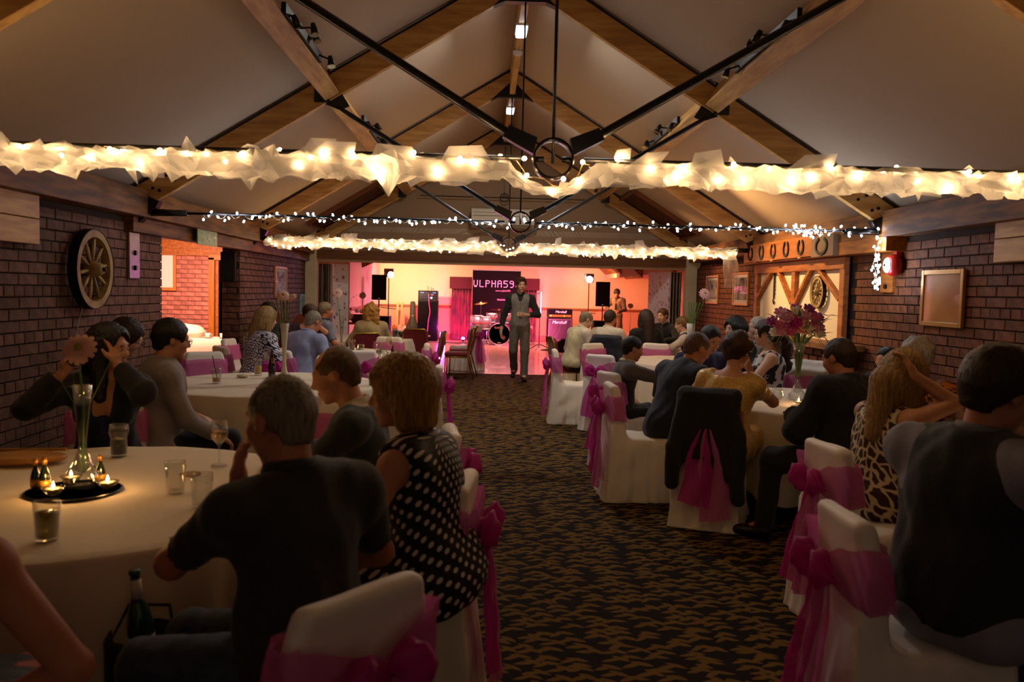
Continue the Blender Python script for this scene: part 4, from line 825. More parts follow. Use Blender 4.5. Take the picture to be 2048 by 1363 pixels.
# ================================================================ SIGNED DISTANCE SURFACES (cloth, people)
class SDF:
    """distance field on a grid; solids are blended in, then the zero surface is meshed as quads"""
    def __init__(s, lo, hi, h):
        s.h = h; s.lo = np.array(lo, np.float32); n = np.ceil((np.array(hi) - s.lo) / h).astype(int) + 1
        s.n = n; s.a = np.full(n, .25, np.float32); s.ax = [s.lo[i] + h * np.arange(n[i], dtype=np.float32) for i in range(3)]
    def sl(s, lo, hi):
        i0 = np.maximum(np.floor((np.array(lo) - s.lo) / s.h).astype(int), 0); i1 = np.minimum(np.ceil((np.array(hi) - s.lo) / s.h).astype(int) + 1, s.n)
        if (i1 <= i0).any(): return None
        q = tuple(slice(a, b) for a, b in zip(i0, i1))
        return q, s.ax[0][q[0]][:, None, None], s.ax[1][q[1]][None, :, None], s.ax[2][q[2]][None, None, :]
    def put(s, q, d, k, sub=False):
        a = s.a[q]
        if sub: d = -d; a = -a; b = d; 
        if sub:
            # smooth maximum of (field, -d)
            A = -a; B = d; hh = np.maximum(k - np.abs(A - B), 0) / k; s.a[q] = np.maximum(A, B) + hh * hh * k * .25
        else:
            hh = np.maximum(k - np.abs(a - d), 0) / k; s.a[q] = np.minimum(a, d) - hh * hh * k * .25
    def rc(s, a, b, ra, rb, k=.03, sub=False):
        a, b = np.array(a, np.float32), np.array(b, np.float32); m = max(ra, rb) + max(k, s.h * 2)
        r = s.sl(np.minimum(a, b) - m, np.maximum(a, b) + m)
        if r is None: return s
        q, x, y, z = r; ba = b - a; L = max(float(ba @ ba), 1e-9); X, Y, Z = x - a[0], y - a[1], z - a[2]
        t = np.clip((X * ba[0] + Y * ba[1] + Z * ba[2]) / L, 0, 1)
        d = np.sqrt((X - t * ba[0]) ** 2 + (Y - t * ba[1]) ** 2 + (Z - t * ba[2]) ** 2) - (ra + t * (rb - ra))
        s.put(q, d, k, sub); return s
    def el(s, c, r, R=None, k=.03, sub=False):
        c, r = np.array(c, np.float32), np.array(r, np.float32); m = float(r.max()) + max(k, s.h * 2); g = s.sl(c - m, c + m)
        if g is None: return s
        q, x, y, z = g; X, Y, Z = x - c[0], y - c[1], z - c[2]
        if R is not None: R = np.array(R, np.float32); X, Y, Z = [X * R[0, i] + Y * R[1, i] + Z * R[2, i] for i in range(3)]
        k0 = np.sqrt((X / r[0]) ** 2 + (Y / r[1]) ** 2 + (Z / r[2]) ** 2); k1 = np.sqrt((X / r[0] ** 2) ** 2 + (Y / r[1] ** 2) ** 2 + (Z / r[2] ** 2) ** 2) + 1e-6
        s.put(q, k0 * (k0 - 1) / k1, k, sub); return s
    def bx(s, c, hf, R=None, rd=.01, k=.03, sub=False):
        c, hf = np.array(c, np.float32), np.array(hf, np.float32); m = float(np.linalg.norm(hf)) + max(k, s.h * 2); g = s.sl(c - m, c + m)
        if g is None: return s
        q, x, y, z = g; X, Y, Z = x - c[0], y - c[1], z - c[2]
        if R is not None: R = np.array(R, np.float32); X, Y, Z = [X * R[0, i] + Y * R[1, i] + Z * R[2, i] for i in range(3)]
        X, Y, Z = np.abs(X) - hf[0] + rd, np.abs(Y) - hf[1] + rd, np.abs(Z) - hf[2] + rd
        d = np.sqrt(np.maximum(X, 0) ** 2 + np.maximum(Y, 0) ** 2 + np.maximum(Z, 0) ** 2) + np.minimum(np.maximum(X, np.maximum(Y, Z)), 0) - rd
        s.put(q, d, k, sub); return s
    def fn(s, lo, hi, f, k=.03, sub=False):
        g = s.sl(lo, hi)
        if g is not None: s.put(g[0], f(g[1], g[2], g[3]).astype(np.float32), k, sub)
        return s
    def cut(s, p, n):
        """keep the side the normal points away from"""
        n = np.array(n, np.float32); n /= np.linalg.norm(n); d = (s.ax[0][:, None, None] - p[0]) * n[0] + (s.ax[1][None, :, None] - p[1]) * n[1] + (s.ax[2][None, None, :] - p[2]) * n[2]
        s.a = np.maximum(s.a, d); return s
    def surf(s):
        f = s.a; f[0], f[-1], f[:, 0], f[:, -1], f[:, :, 0], f[:, :, -1] = (np.maximum(z, .01) for z in (f[0], f[-1], f[:, 0], f[:, -1], f[:, :, 0], f[:, :, -1]))
        I = f < 0
        cn = [(i, j, k) for i in (0, 1) for j in (0, 1) for k in (0, 1)]; n0, n1, n2 = (np.array(f.shape) - 1)
        cnt = np.zeros((n0, n1, n2), np.int8)
        for i, j, k in cn: cnt += I[i:i + n0, j:j + n1, k:k + n2]
        mk = (cnt > 0) & (cnt < 8); idx = np.full(mk.shape, -1, np.int32); P = np.argwhere(mk); idx[mk] = np.arange(len(P))
        c = np.stack([f[P[:, 0] + i, P[:, 1] + j, P[:, 2] + k] for i, j, k in cn], 1); acc = np.zeros((len(P), 3), np.float32); w = np.zeros(len(P), np.float32)
        for a in range(8):
            for b in range(a + 1, 8):
                df = [cn[b][t] - cn[a][t] for t in range(3)]
                if sum(map(abs, df)) != 1: continue
                x = (c[:, a] < 0) != (c[:, b] < 0); t = np.where(x, c[:, a] / np.where(x, c[:, a] - c[:, b], 1), 0)
                for ax in range(3): acc[:, ax] += np.where(x, cn[a][ax] + t * df[ax], 0)
                w += x
        v = s.lo + (P + acc / w[:, None]) * s.h; fs = []
        for ax in range(3):
            A = I[tuple(slice(0, -1) if i == ax else slice(None) for i in range(3))]; B = I[tuple(slice(1, None) if i == ax else slice(None) for i in range(3))]
            E = np.argwhere(A != B); u, w_ = [(1, 2), (2, 0), (0, 1)][ax]
            E = E[(E[:, u] > 0) & (E[:, w_] > 0) & (E[:, u] < mk.shape[u]) & (E[:, w_] < mk.shape[w_])]
            if not len(E): continue
            q = []
            for du, dw in ((1, 1), (0, 1), (0, 0), (1, 0)):
                G = E.copy(); G[:, u] -= du; G[:, w_] -= dw; q.append(idx[G[:, 0], G[:, 1], G[:, 2]])
            q = np.stack(q, 1); fl = ~I[E[:, 0], E[:, 1], E[:, 2]]; q[fl] = q[fl][:, ::-1]; fs.append(q)
        return v.astype(np.float32), np.concatenate(fs)
def vnormals(v, f):
    n = np.zeros_like(v); e = np.cross(v[f[:, 2]] - v[f[:, 0]], v[f[:, 3]] - v[f[:, 1]])
    for i in range(4): np.add.at(n, f[:, i], e)
    return n / (np.linalg.norm(n, axis=1, keepdims=True) + 1e-9)
def ripple(v, f, amp, freq, seed=0, mask=None, n=6, st=(1, 1, 1), lim=None):
    """push the surface in and out by a sum of waves: creases in cloth"""
    rg = np.random.RandomState(seed); d = np.zeros(len(v), np.float32); vv = v * np.array(st, np.float32)
    for i in range(n):
        k = rg.randn(3); k *= freq * (.6 + 1.1 * rg.rand()) / np.linalg.norm(k); ph = rg.rand() * 6.28
        d += np.sin(vv @ k + ph + 1.4 * np.sin(vv @ (k[[1, 2, 0]] * .45) + ph))
    d *= amp / sqrt(n)
    if mask is not None: d *= mask
    if lim is not None: d = np.where(d < 0, -lim * (1 - np.exp(d / lim)), d)
    return v + vnormals(v, f) * d[:, None]
# ================================================================ CHAIRS
satin = mat('white_satin', '#f2e8dc', .5, sheen=.3, bump=(14, .06)); satin_b = mat('cream_cloth', '#efe4ce', .65, bump=(16, .08))
organza = sheer('pink_organza', (.70, .16, .42), .22, .35, .5); organza_dk = sheer('magenta_organza', (.62, .03, .32), .14, .4, .5)
def chair_cover(h=.013, seed=1):
    s = SDF((-.36, -.46, -.02), (.36, .34, .96), h)
    def skirt(x, y, z):
        t = np.clip(1 - z / .47, 0, 1); fa = 1 + .20 * t ** 1.3; yc = -.01 - .015 * t
        X, Y, Z = np.abs(x) - .205 * fa + .04, np.abs(y - yc) - .215 * fa + .04, np.abs(z - .235) - .24 + .03
        return np.sqrt(np.maximum(X, 0) ** 2 + np.maximum(Y, 0) ** 2 + np.maximum(Z, 0) ** 2) + np.minimum(np.maximum(X, np.maximum(Y, Z)), 0) - .04
    s.fn((-.36, -.46, -.02), (.36, .34, .52), skirt, .01)
    def back(x, y, z):
        yc = -.205 - .085 * np.clip((z - .4) / .5, 0, 1.2); wd = .205 - .035 * np.clip((z - .66) / .24, 0, 1) ** 2
        X, Y = np.abs(x) - wd + .03, np.abs(y - yc) - .036 + .03; Z = np.abs(z - .57) - .33 + .05; r = np.sqrt(np.maximum(X, 0) ** 2 + np.maximum(Z, 0) ** 2)
        d = np.maximum(X, Z); d = np.where((X > 0) & (Z > 0), r, d)
        return np.sqrt(np.maximum(d, 0) ** 2 + np.maximum(Y, 0) ** 2) + np.minimum(np.maximum(d, Y), 0) - .03
    s.fn((-.3, -.46, .2), (.3, -.08, .96), back, .05)
    def rear(x, y, z):      # the cloth falls straight from the back to the floor
        t = np.clip((.80 - z) / .8, 0, 1); yb = -.285 - .07 * t; yf = -.235 - .05 * np.clip((z - .4) / .4, 0, 1)
        X, Y, Z = np.abs(x) - (.19 + .05 * t), np.maximum(yb - y, y - yf), np.abs(z - .40) - .40
        return np.maximum(np.maximum(X, Y), Z)
    s.fn((-.34, -.42, -.02), (.34, -.14, .85), rear, .03)
    v, f = s.surf(); low = np.clip((.5 - v[:, 2]) / .5, 0, 1)
    ang = np.arctan2(v[:, 0], v[:, 1] + .02); nrm = vnormals(v, f); nrm[:, 2] = 0
    v = v + nrm * (low * (.010 * np.sin(ang * 13 + seed) + .006 * np.sin(ang * 23 + 2 * seed)))[:, None]
    v = ripple(v, f, .006, 17, seed, .45 + .55 * (v[:, 2] < .6)); v[:, 2] = np.maximum(v[:, 2], .004)
    return v, f
def band_profile(a, hw=.224, hy=.064):
    c, s_ = cos(a), sin(a); n = .38
    return hw * (abs(c) ** n) * (1 if c > 0 else -1), hy * (abs(s_) ** n) * (1 if s_ > 0 else -1)
def make_sash(parent, seed=0, lean=1., both=True):
    rg = random.Random(seed); P = []; N = 56
    for i in range(N):
        a = 2 * pi * i / N; x, y = band_profile(a); back = max(0, -sin(a)) * max(0, 1 - abs(x) / .19) ** 1.2; row = []
        for k in range(7):
            t = k / 6 - .5; hgt = .19 * (1 - .72 * back); zc = .71 - .015 * back
            z = zc + t * hgt + .006 * sin(5 * a + seed + 3 * t); yc = -.212 - .085 * min(1.1, max(0, (z - .4) / .5)); pf = 1 + .04 * sin(9 * a + 7 * t + seed)
            row.append((x * pf - x * .12 * max(0, (z - .68) / .2) ** 2, yc + y * pf - .022 * back, z))
        P.append(row)
    MB().grid(P, True).build('sash', organza, parent, True)
    kx, ky, kz = 0, -.345, .69
    MB().ell((kx, ky, kz), (.034, .03, .042), 10, 7).build('bow_knot', organza_dk, parent, True)
    for s in (-1, 1):
        P = []
        for i in range(15):
            u = i / 14; row = []; R_ = .012 + .062 * sin(pi * min(1, u * 1.08)) ** .7 * (1 - .25 * u)
            cx = s * (.02 + .125 * u); cz = kz + .035 * sin(u * 2.2) - .03 * u; cy = ky - .018 - .028 * sin(u * 3)
            for k in range(14):
                a = 2 * pi * k / 14; w = 1 + .16 * sin(5 * a + seed + u * 4)
                row.append((cx + s * .012 * cos(a * 2), cy + R_ * .55 * cos(a) * w, cz + R_ * sin(a) * w))
            P.append(row)
        MB().grid(P, False, True).build('bow_loop', organza_dk, parent, True)
    for s, zb, sp in ((-1, .16 + rg.random() * .1, .05), (1, .08 + rg.random() * .1, .07)):
        P = []
        for i in range(18):
            u = i / 17; z = kz - (kz - zb) * u; w = .022 + .060 * min(1, u * 2.4) + .02 * u; cx = s * (.015 + sp * u) + .012 * sin(u * 6 + seed); row = []
            for k in range(9):
                t = k / 8 - .5; row.append((cx + t * 2 * w, -.360 - .05 * u - .02 * sin(t * 9 + u * 4 + seed) - .006 * sin(t * 21 + u * 9), z + .035 * (t * s) * u))
            P.append(row)
        MB().grid(P).build('sash_tail', organza if s > 0 else organza_dk, parent, True)
CG = 'covered chairs with pink sashes'
v, f = chair_cover(.012, 1); cov_a = mesh_np('cover', v, f, satin); v, f = chair_cover(.012, 4); cov_b = mesh_np('cover', v, f, satin_b)
def cover_chair(cov, seed, label, loc, rz):
    t = thing('covered_chair', label, 'chair', loc, rz, CG); link('cover', cov, t); make_sash(t, seed); return t
def yaw(deg): return -radians(deg)        # 0 = facing away from the camera, 90 = facing right
CH = [ # x, y, facing, label
    (-.80, 2.06, 312, 'covered chair nearest the camera on the left, under the grey haired man in dark shirt'),
    (-.66, 3.05, 276, 'covered chair behind the woman in the polka dot dress'),
    (-.75, 4.05, 262, 'covered chair under the man in the dark grey jumper'),
    (-2.47, 4.70, 162, 'covered chair under the dark haired woman in the black cardigan'),
    (-2.99, 4.33, 118, 'covered chair at left frame edge beside the near left table'),
    (-1.30, 4.75, 212, 'empty covered chair facing the camera behind the wine glass, white handbag on seat'),
    (-2.26, 5.36, 82, 'covered chair under the man in the grey striped shirt'),
    (-1.0, 7.45, 268, 'empty covered chair with long pink tail at right of second left table'),
    (-1.22, 8.42, 218, 'empty covered chair facing the camera at far right of second left table'),
    (-3.02, 8.22, 150, 'empty covered chair facing the camera at far left of second left table'),
    (-1.76, 9.36, 345, 'covered chair with bow toward camera, near right side of third left table'),
    (-1.32, 10.45, 265, 'covered chair seen side on at right of third left table, before burgundy chair'),
    (-2.50, 9.12, 8, 'covered chair under the man in the pale blue shirt'),
    (-3.02, 9.42, 52, 'covered chair with bright bow beside the woman in black and white print'),
    (-3.28, 10.55, 95, 'covered chair against left wall behind the woman in black and white print'),
    (-1.72, 11.45, 192, 'covered chair facing the camera between third and fourth left tables'),
    (-.72, 16.1, 300, 'covered chair beside the burgundy chairs at edge of the dance floor'),
    (.82, 9.88, 92, 'empty covered chair seen side on, left of middle right table'),
    (1.18, 9.42, 42, 'empty covered chair with bow toward camera, second from the aisle on right'),
    (1.35, 11.05, 142, 'empty covered chair facing the camera in front of the bald man'),
    (2.08, 11.28, 186, 'empty covered chair facing the camera at far side of middle right table'),
    (2.66, 11.2, 205, 'empty covered chair facing the camera behind the white flower vase'),
    (1.95, 8.92, 15, 'covered chair with bow toward camera between grey waistcoat boy and navy suited man'),
    (.95, 6.30, 88, 'covered chair seen side on under the man in the navy suit'),
    (1.05, 7.30, 70, 'covered chair under the boy in the grey waistcoat'),
    (1.30, 5.70, 22, 'covered chair with black jacket over its back, under the gold dress woman'),
    (1.62, 3.90, 84, 'covered chair behind the long haired woman in leopard print dress'),
    (2.02, 5.05, 332, 'covered chair under the man in the black jacket'),
    (1.16, 2.62, 92, 'covered chair nearest the camera on the right, behind the man in a waistcoat'),
    (2.78, 7.75, 205, 'covered chair beside the floral dress woman, white coat hung on it'),
    (2.30, 8.1, 250, 'covered chair under the woman in black and white floral dress'),
]
protos = []
for i, (x, y, a, lb) in enumerate(CH):
    k = 2 if y < 4.3 and i not in (4,) else i % 2
    if i < 2: protos.append(cover_chair(cov_a if i == 0 else cov_b, i * 3 + 1, lb, (x, y, 0), yaw(a)))
    else: dup(protos[i % 2], (x, y, 0), yaw(a), lb)
# burgundy stacking chairs with gilt frames
burg = mat('burgundy_cloth', '#7a1626', .8, noise=(60, .3), sheen=.3); gilt = mat('gilt_tube', '#b8923c', .25, .9)
def stack_chair(label, loc, rz):
    t = thing('banquet_chair', label, 'chair', loc, rz, 'burgundy banquet chairs')
    MB().box((0, .0, .45), (.42, .42, .07)).build('seat', burg, t, True, bevel=.025)
    P = [(x, y, z) for x, y, z in ((-.19, -.22, .52), (.19, -.22, .52), (.20, -.28, .84), (.16, -.29, .90), (-.16, -.29, .90), (-.20, -.28, .84))]
    MB().prism(P, (0, .05, 0)).build('backrest', burg, t, bevel=.012)
    for s in (-1, 1):
        MB().tube([(s * .205, .20, 0.012), (s * .205, .19, .41), (s * .205, -.18, .41)], .0125, 6).build('leg', gilt, t, True)
        MB().tube([(s * .21, -.30, .012), (s * .205, -.19, .42), (s * .205, -.24, .62), (s * .20, -.275, .83)], .0125, 6).build('leg', gilt, t, True)
    MB().tube([(-.205, -.235, .62), (-.205, -.285, .85), (-.16, -.295, .91), (.16, -.295, .91), (.205, -.285, .85), (.205, -.235, .62)], .0125, 6).build('back_frame', gilt, t, True)
    MB().box((0, 0, .405), (.40, .38, .02)).build('seat_frame', gilt, t)
    return t
s0 = stack_chair('burgundy banquet chair facing left, nearest of the pair by the dance floor', (-.78, 14.4, 0), yaw(272))
for x, y, a, lb in ((-.74, 15.1, 268, 'burgundy banquet chair facing left, farther of the pair by the dance floor'), (-1.22, 12.95, 262, 'burgundy banquet chair with gilt frame turned left behind covered chair'),
                    (-1.42, 13.75, 5, 'burgundy banquet chair with rounded back turned to the camera'), (-2.08, 12.2, 345, 'dark burgundy banquet chair under the blonde woman in cream jacket'), (.93, 12.1, 80, 'burgundy banquet chair under the bald man in cream waistcoat'), (1.52, 11.9, 20, 'burgundy banquet chair with navy jacket hung on its back'), (-2.95, 12.45, 100, 'burgundy banquet chair at left wall under man in grey polo')):
    dup(s0, (x, y, 0), yaw(a), lb)
brown_w = mat('brown_chair_wood', '#7a3c20', .4)
for x, y, lb in ((-3.35, 11.85, 'rounded brown wooden chair back by far left brick wall, nearer one'), (-2.90, 11.9, 'rounded brown wooden chair back by far left brick wall, right one')):
    t = thing('wooden_chair', lb, 'chair', (x, y, 0), yaw(175))
    MB().box((0, 0, .45), (.42, .42, .04)).build('seat', brown_w, t, bevel=.01)
    MB().prism([(.2 * cos(a), -.21, .98 + .2 * sin(a)) for a in [pi * k / 10 for k in range(11)]] + [(-.17, -.21, .55), (.17, -.21, .55)], (0, .03, 0)).build('backrest', brown_w, t, bevel=.006)
    for sx in (-1, 1):
        for sy in (-1, 1): MB().cyl((sx * .18, sy * .18, 0), (sx * .18, sy * .18, .44), .018, .022, 8).build('leg', brown_w, t, True)
# ================================================================ TABLES
linen = mat('table_linen', '#ead9bd', .75, bump=(22, .08)); tl_leg = mat('table_leg', '#3a3432', .5, .4)
def cloth_mesh(R_, drop, seed, fold=9):
    v = []; f = []; N = 120; rings = []
    for q in range(0, 15): rings.append((R_ * q / 14, 0.))
    for q in range(1, 4): rings.append((R_ + .012 * sin(q * .5), -.004 * q * q))
    for q in range(1, 13): rings.append((R_ + .02, -.036 - (drop - .036) * q / 12))
    P = []
    for r, z in rings:
        row = []
        for k in range(N):
            a = 2 * pi * k / N; t = max(0, -z / drop)
            corner = abs(cos(2 * a + .6)) ** 2 * .14 * t * (1 if drop < .6 else .2)
            w = t ** .8 * (.055 * sin(fold * a + seed) + .032 * sin((fold * 2 + 1) * a + 2 * seed) + .02 * sin(31 * a + seed))
            zz = z - corner + (.0015 * sin(7 * r * cos(a) * 3 + seed) * sin(9 * r * sin(a)) if z == 0 else 0)
            row.append(((r + w + .03 * t) * cos(a), (r + w + .03 * t) * sin(a), max(zz, -.744)))
        P.append(row)
    mb = MB().grid(P, False, True); return mb.mesh('tablecloth', linen, True)
cl_long, cl_short, cl_c = cloth_mesh(.905, .66, 1), cloth_mesh(.905, .50, 3, 7), cloth_mesh(.905, .60, 5, 8)
def round_table(x, y, cl, where, rz=0.):
    t = thing('round_table', 'round folding table hidden under white cloth, ' + where, 'table', (x, y, 0), rz, 'round banquet tables')
    MB().lathe([(0, .715), (.89, .715), (.90, .73), (.89, .745), (0, .745)], 40).build('tabletop', mat('plywood', '#8a6a48', .6), t)
    for k in range(4): a = pi / 4 + pi / 2 * k; MB().cyl((.45 * cos(a), .45 * sin(a), 0), (.45 * cos(a), .45 * sin(a), .715), .016, .016, 8).build('leg', tl_leg, t, True)
    c = link('tablecloth', cl, None, (x, y, .749), (0, 0, rz)); tag(c, 'white tablecloth draped over the round table, ' + where, 'tablecloth', 'white round tablecloths')
T = .75
round_table(-1.90, 3.25, cl_long, 'nearest table on the left', .3)
round_table(-2.10, 6.95, cl_c, 'second table on the left', .1)
round_table(-2.30, 10.35, cl_long, 'third table on the left', 1.)
round_table(-2.40, 13.5, cl_c, 'farthest table on the left', 2.)
round_table(2.30, 6.48, cl_short, 'centre right table with big bouquet', -.2)
round_table(2.35, 10.15, cl_long, 'middle right table with little bottles', .4)
round_table(1.92, 13.05, cl_c, 'farthest table on the right', .7)
round_table(2.55, 3.45, cl_c, 'nearest table on the right, mostly hidden', .2)
# side room: cup table and draped trolley
o = thing('cup_table', 'small side table under white cloth set with cups in the side room', 'table', (-4.37, 12.75, 0))
MB().box((0, 0, .70), (.84, .6, .03)).build('tabletop', MATS['plywood'], o)
for x in (-.36, .36):
    for y in (-.25, .25): MB().cyl((x, y, 0), (x, y, .69), .015, .015, 6).build('leg', tl_leg, o)
P = []
for q, (sx, z) in enumerate(((.0, .745), (.96, .745), (1.0, .735), (1.02, .6), (1.04, .4), (1.06, .12))):
    row = []
    for k in range(64):
        a = 2 * pi * k / 64; c, s_ = cos(a), sin(a); e = .22
        w = (0 if z > .72 else .02 * sin(k * 1.25) * (1 - z))
        row.append((sx * .44 * (abs(c) ** e) * (1 if c > 0 else -1) * (1 + w), sx * .32 * (abs(s_) ** e) * (1 if s_ > 0 else -1) * (1 + w), z))
    P.append(row)
tag(MB().grid(P, False, True).build('tablecloth', linen, None, True, (-4.37, 12.75, 0)), 'white cloth on the cup table in the side room', 'tablecloth')
china = mat('white_china', '#eae4da', .25, coat=.5)
def cup(loc, label):
    o = thing('tea_cup', label, 'cup', loc, random.random(), 'white cups and saucers'); sa = MB().lathe([(0, .004), (.04, .004), (.075, .016), (.078, .02), (.04, .010), (0, .010)], 20).build('saucer', china, o, True)
    MB().lathe([(0, .012), (.028, .012), (.032, .02), (.044, .075), (.041, .075), (.029, .022), (0, .018)], 18).build('cup_body', china, o, True)
    MB().tube([(.04, 0, .062), (.062, 0, .06), (.064, 0, .04), (.038, 0, .032)], .005, 6).build('handle', china, o, True)
cup((-4.50, 12.62, .747), 'white cup and saucer, left one on the side room table'); cup((-4.28, 12.62, .747), 'white cup and saucer, right one on the side room table')
for k in range(6):
    o = tag(MB().lathe([(0, 0), (.028, 0), (.044, .05), (.041, .05), (.027, .006), (0, .006)], 16).build('stacked_cup', china, None, True, (-4.02, 12.7, .748 + .052 * k)), 'white cup in the side room tower of stacked cups, ' + ['lowest', 'second from bottom', 'third from bottom', 'third from top', 'second from top', 'topmost'][k], 'cup', 'tower of stacked cups')
s = SDF((-.45, -.42, .3), (.45, .42, 1.05), .014); s.el((0, 0, .80), (.40, .36, .16)); s.fn((-.45, -.42, .42), (.45, .42, .82), lambda x, y, z: np.maximum(np.sqrt((x / .40) ** 2 + (y / .36) ** 2) * .38 - .38 - .03 * np.sin(9 * np.arctan2(y, x)) * np.clip(.85 - z, 0, .3), np.abs(z - .66) - .17), .03)
s.el((0, 0, .56), (.37, .33, .22), sub=True); v, f = s.surf(); v = ripple(v, f, .012, 14, 3)
o = thing('trolley', 'dark wooden trolley standing in the side room under a white drape', 'trolley', (-4.98, 12.75, 0))
MB().box((0, 0, .40), (.5, .45, .76)).build('body', timber_dk, o, bevel=.02)
for x in (-.2, .2):
    for y in (-.17, .17): MB().ell((x, y, .035), (.03, .03, .035), 8, 6).build('wheel', blk, o)
tag(link('drape', mesh_np('drape', v, f, linen), None, (-4.98, 12.75, 0)), 'white cloth draped over the trolley in the side room', 'cloth')
# ================================================================ TABLEWARE
gl = thin_glass('clear_glass', (.96, .97, .96), .16); glg = thin_glass('clear_glass_thick', (.90, .93, .92), .22)
def tumbler(loc, label, r=.038, h=.12, fill=None, fm=None, flare=1.18, ice=None, straw=False, cat='glass', name='glass', bulge=False, foam=False):
    o = thing(name, label, cat, loc); r1 = r * flare
    prof = [(r * .9, 0), (r, .006), (r + (r1 - r) * .55, h * .55), (r1 * (1.06 if bulge else 1), h * .78), (r1, h)]
    if bulge: prof[2] = (r * 1.04, h * .58)
    MB().lathe([(0, 0)] + prof + [(r1 - .003, h)] + [(a - .003, max(b, .012)) for a, b in prof[::-1]] + [(0, .012)], 22).build('vessel', gl, o, True)
    if fill:
        fh = h * fill; rr = r + (r1 - r) * fill - .004; MB().lathe([(0, .0125), (r - .003, .0125), (rr, fh), (0, fh)], 20).build('drink', fm, o, True)
        if foam: MB().lathe([(0, fh), (rr, fh), (rr + .001, fh + .012), (0, fh + .013)], 20).build('foam', mat('beer_foam', '#e8d8b8', .8), o, True)
        if ice: MB().ell((.008, -.008, fh), (.022, .016, .007), 10, 5).ell((-.012, .01, fh), (.014, .016, .006), 10, 5).build('lemon_slice', mat('lemon', '#c8a848', .5), o)
    if straw: MB().tube([(.01, 0, .02), (-.02, .005, h + .02), (-.035, .005, h + .10)], .0035, 6).build('straw', blk, o)
    return o
def wine_glass(loc, label, fill=None, fm=None, sc=1., tilt=None):
    o = thing('wine_glass', label, 'glass', loc, sc=sc)
    MB().lathe([(0, .002), (.034, .002), (.033, .006), (.006, .012), (.004, .03), (.004, .085), (.012, .095), (.033, .118), (.037, .145), (.030, .195), (.0285, .195), (.035, .145), (.031, .12), (.012, .099), (0, .098)], 22).build('vessel', gl, o, True)
    if fill: MB().lathe([(0, .0985), (.012, .0995), (.030, .12), (.0345, .14), (.0345, .15), (0, .15)], 20).build('drink', fm, o, True)
    if tilt: o.rotation_euler = tilt
    return o
def mini_bottle(loc, label, sc=1.):
    o = thing('bubble_bottle', label, 'bottle', loc, group=None, sc=sc)
    MB().lathe([(0, 0), (.0135, 0), (.0145, .003), (.0145, .038), (.010, .056), (.0055, .068), (.005, .085), (0, .085)], 14).build('bottle_body', mat('dark_green_glass', '#1a2210', .15, trans=.3, coat=.5), o, True)
    MB().lathe([(.0058, .074), (.0062, .090), (.004, .094), (0, .094)], 10).build('cap', mat('gold_foil', '#b8782c', .3, .7), o, True)
    MB().lathe([(.0150, .010), (.0150, .032)], 14).build('label_band', mat('gold_label', '#c89238', .4, .4), o, True)
def vase(loc, label, h, mtl, r=.035, foot=.06, water=True, name='vase'):
    o = thing(name, label, 'vase', loc); k = h
    MB().lathe([(0, 0), (foot * .9, .002), (foot, .02), (foot * .95, .045), (foot * .55, .085), (.016, .15), (.015, k * .45), (r * .75, k * .8), (r, k), (r - .003, k), (r * .72, k * .8), (.0125, k * .45), (.0125, .16), (.03, .07), (0, .05)], 22).build('vessel', mtl, o, True)
    return o
green_stem = mat('flower_stem', '#5a7a30', .5); petal = mat('gerbera_petal', '#f0b6a8', .6); gcen = mat('gerbera_centre', '#a8a040', .8)
def gerbera(loc, h, label, rz=0., tilt=.5, r=.058, lean=(0, 0), col=petal, base=.06):
    o = thing('gerbera', label, 'flower', loc, rz); top = V((lean[0], lean[1], h))
    MB().tube([(0, 0, base), top * .5 + V((.012, 0, base * .4)), top * .85, top], .0042, 6).build('stem', green_stem, o, True)
    M = Matrix.Rotation(tilt, 3, 'X')
    for lay_, n, rr, zz in ((0, 13, r, .004), (1, 11, r * .86, .009)):
        for k in range(n):
            a = 2 * pi * k / n + lay_ * .25 + random.uniform(-.06, .06); q = rr * random.uniform(.92, 1.05); c, s_ = cos(a), sin(a); P = []
            for u in (0.12, .4, .7, .92, 1.):
                w = .0135 * (r / .058) * sin(pi * min(.96, u * .82 + .12)) ** .6
                P.append([top + M @ V((q * u * c - t * w * s_, q * u * s_ + t * w * c, zz + .008 * sin(u * 3) - .010 * u * u - .003 * t * t)) for t in (-1, 0, 1)])
            MB().grid(P).build('petal', col, o, True)
    MB().ell(top + M @ V((0, 0, .010)), (r * .27, r * .27, .009), 12, 5, M).build('flower_centre', gcen, o, True)
    for s in (-1, 1): MB().tube([(0, 0, base), (s * .03, 0, h * .6), (s * .12, -.02, h * .92), (s * .2, -.03, h * .98)], .0016, 4).build('grass_blade', green_stem, o)
    return o
flame_m = glow('candle_flame', (1, .55, .16), 70); wax = mat('wax', '#f0d8a8', .5)
def tealight(loc, label, big=True, power=.5):
    o = thing('tealight_candle', label, 'candle', loc)
    if big: MB().lathe([(0, 0), (.014, 0), (.030, .012), (.041, .030), (.039, .030), (.028, .015), (0, .012)], 20).build('glass_cup', glg, o, True)
    MB().lathe([(0, .010), (.024, .014), (.034, .026), (0, .026)] if big else [(.019, 0), (.019, .016), (0, .016)], 18).build('wax', wax, o, True)
    MB().lathe([(0, .028), (.004, .031), (.0055, .037), (.003, .046), (0, .054)], 8).build('flame', flame_m, o, True)
    l = lamp('candle_light', 'POINT', (0, 0, .075), power, (1, .50, .16), None, .012); l.parent = o
    return o
cola = mat('cola', '#160804', .15, coat=.3); ojuice = mat('orange_juice', '#d88a18', .4); ginger = mat('pale_cider', '#b8a038', .2, trans=.35); whitewine = mat('white_wine', '#d8b870', .1, trans=.7); redwine = mat('red_wine', '#3a0c0c', .1); stout = mat('stout', '#120806', .2); amber = mat('amber_ale', '#6a2408', .2, trans=.2)
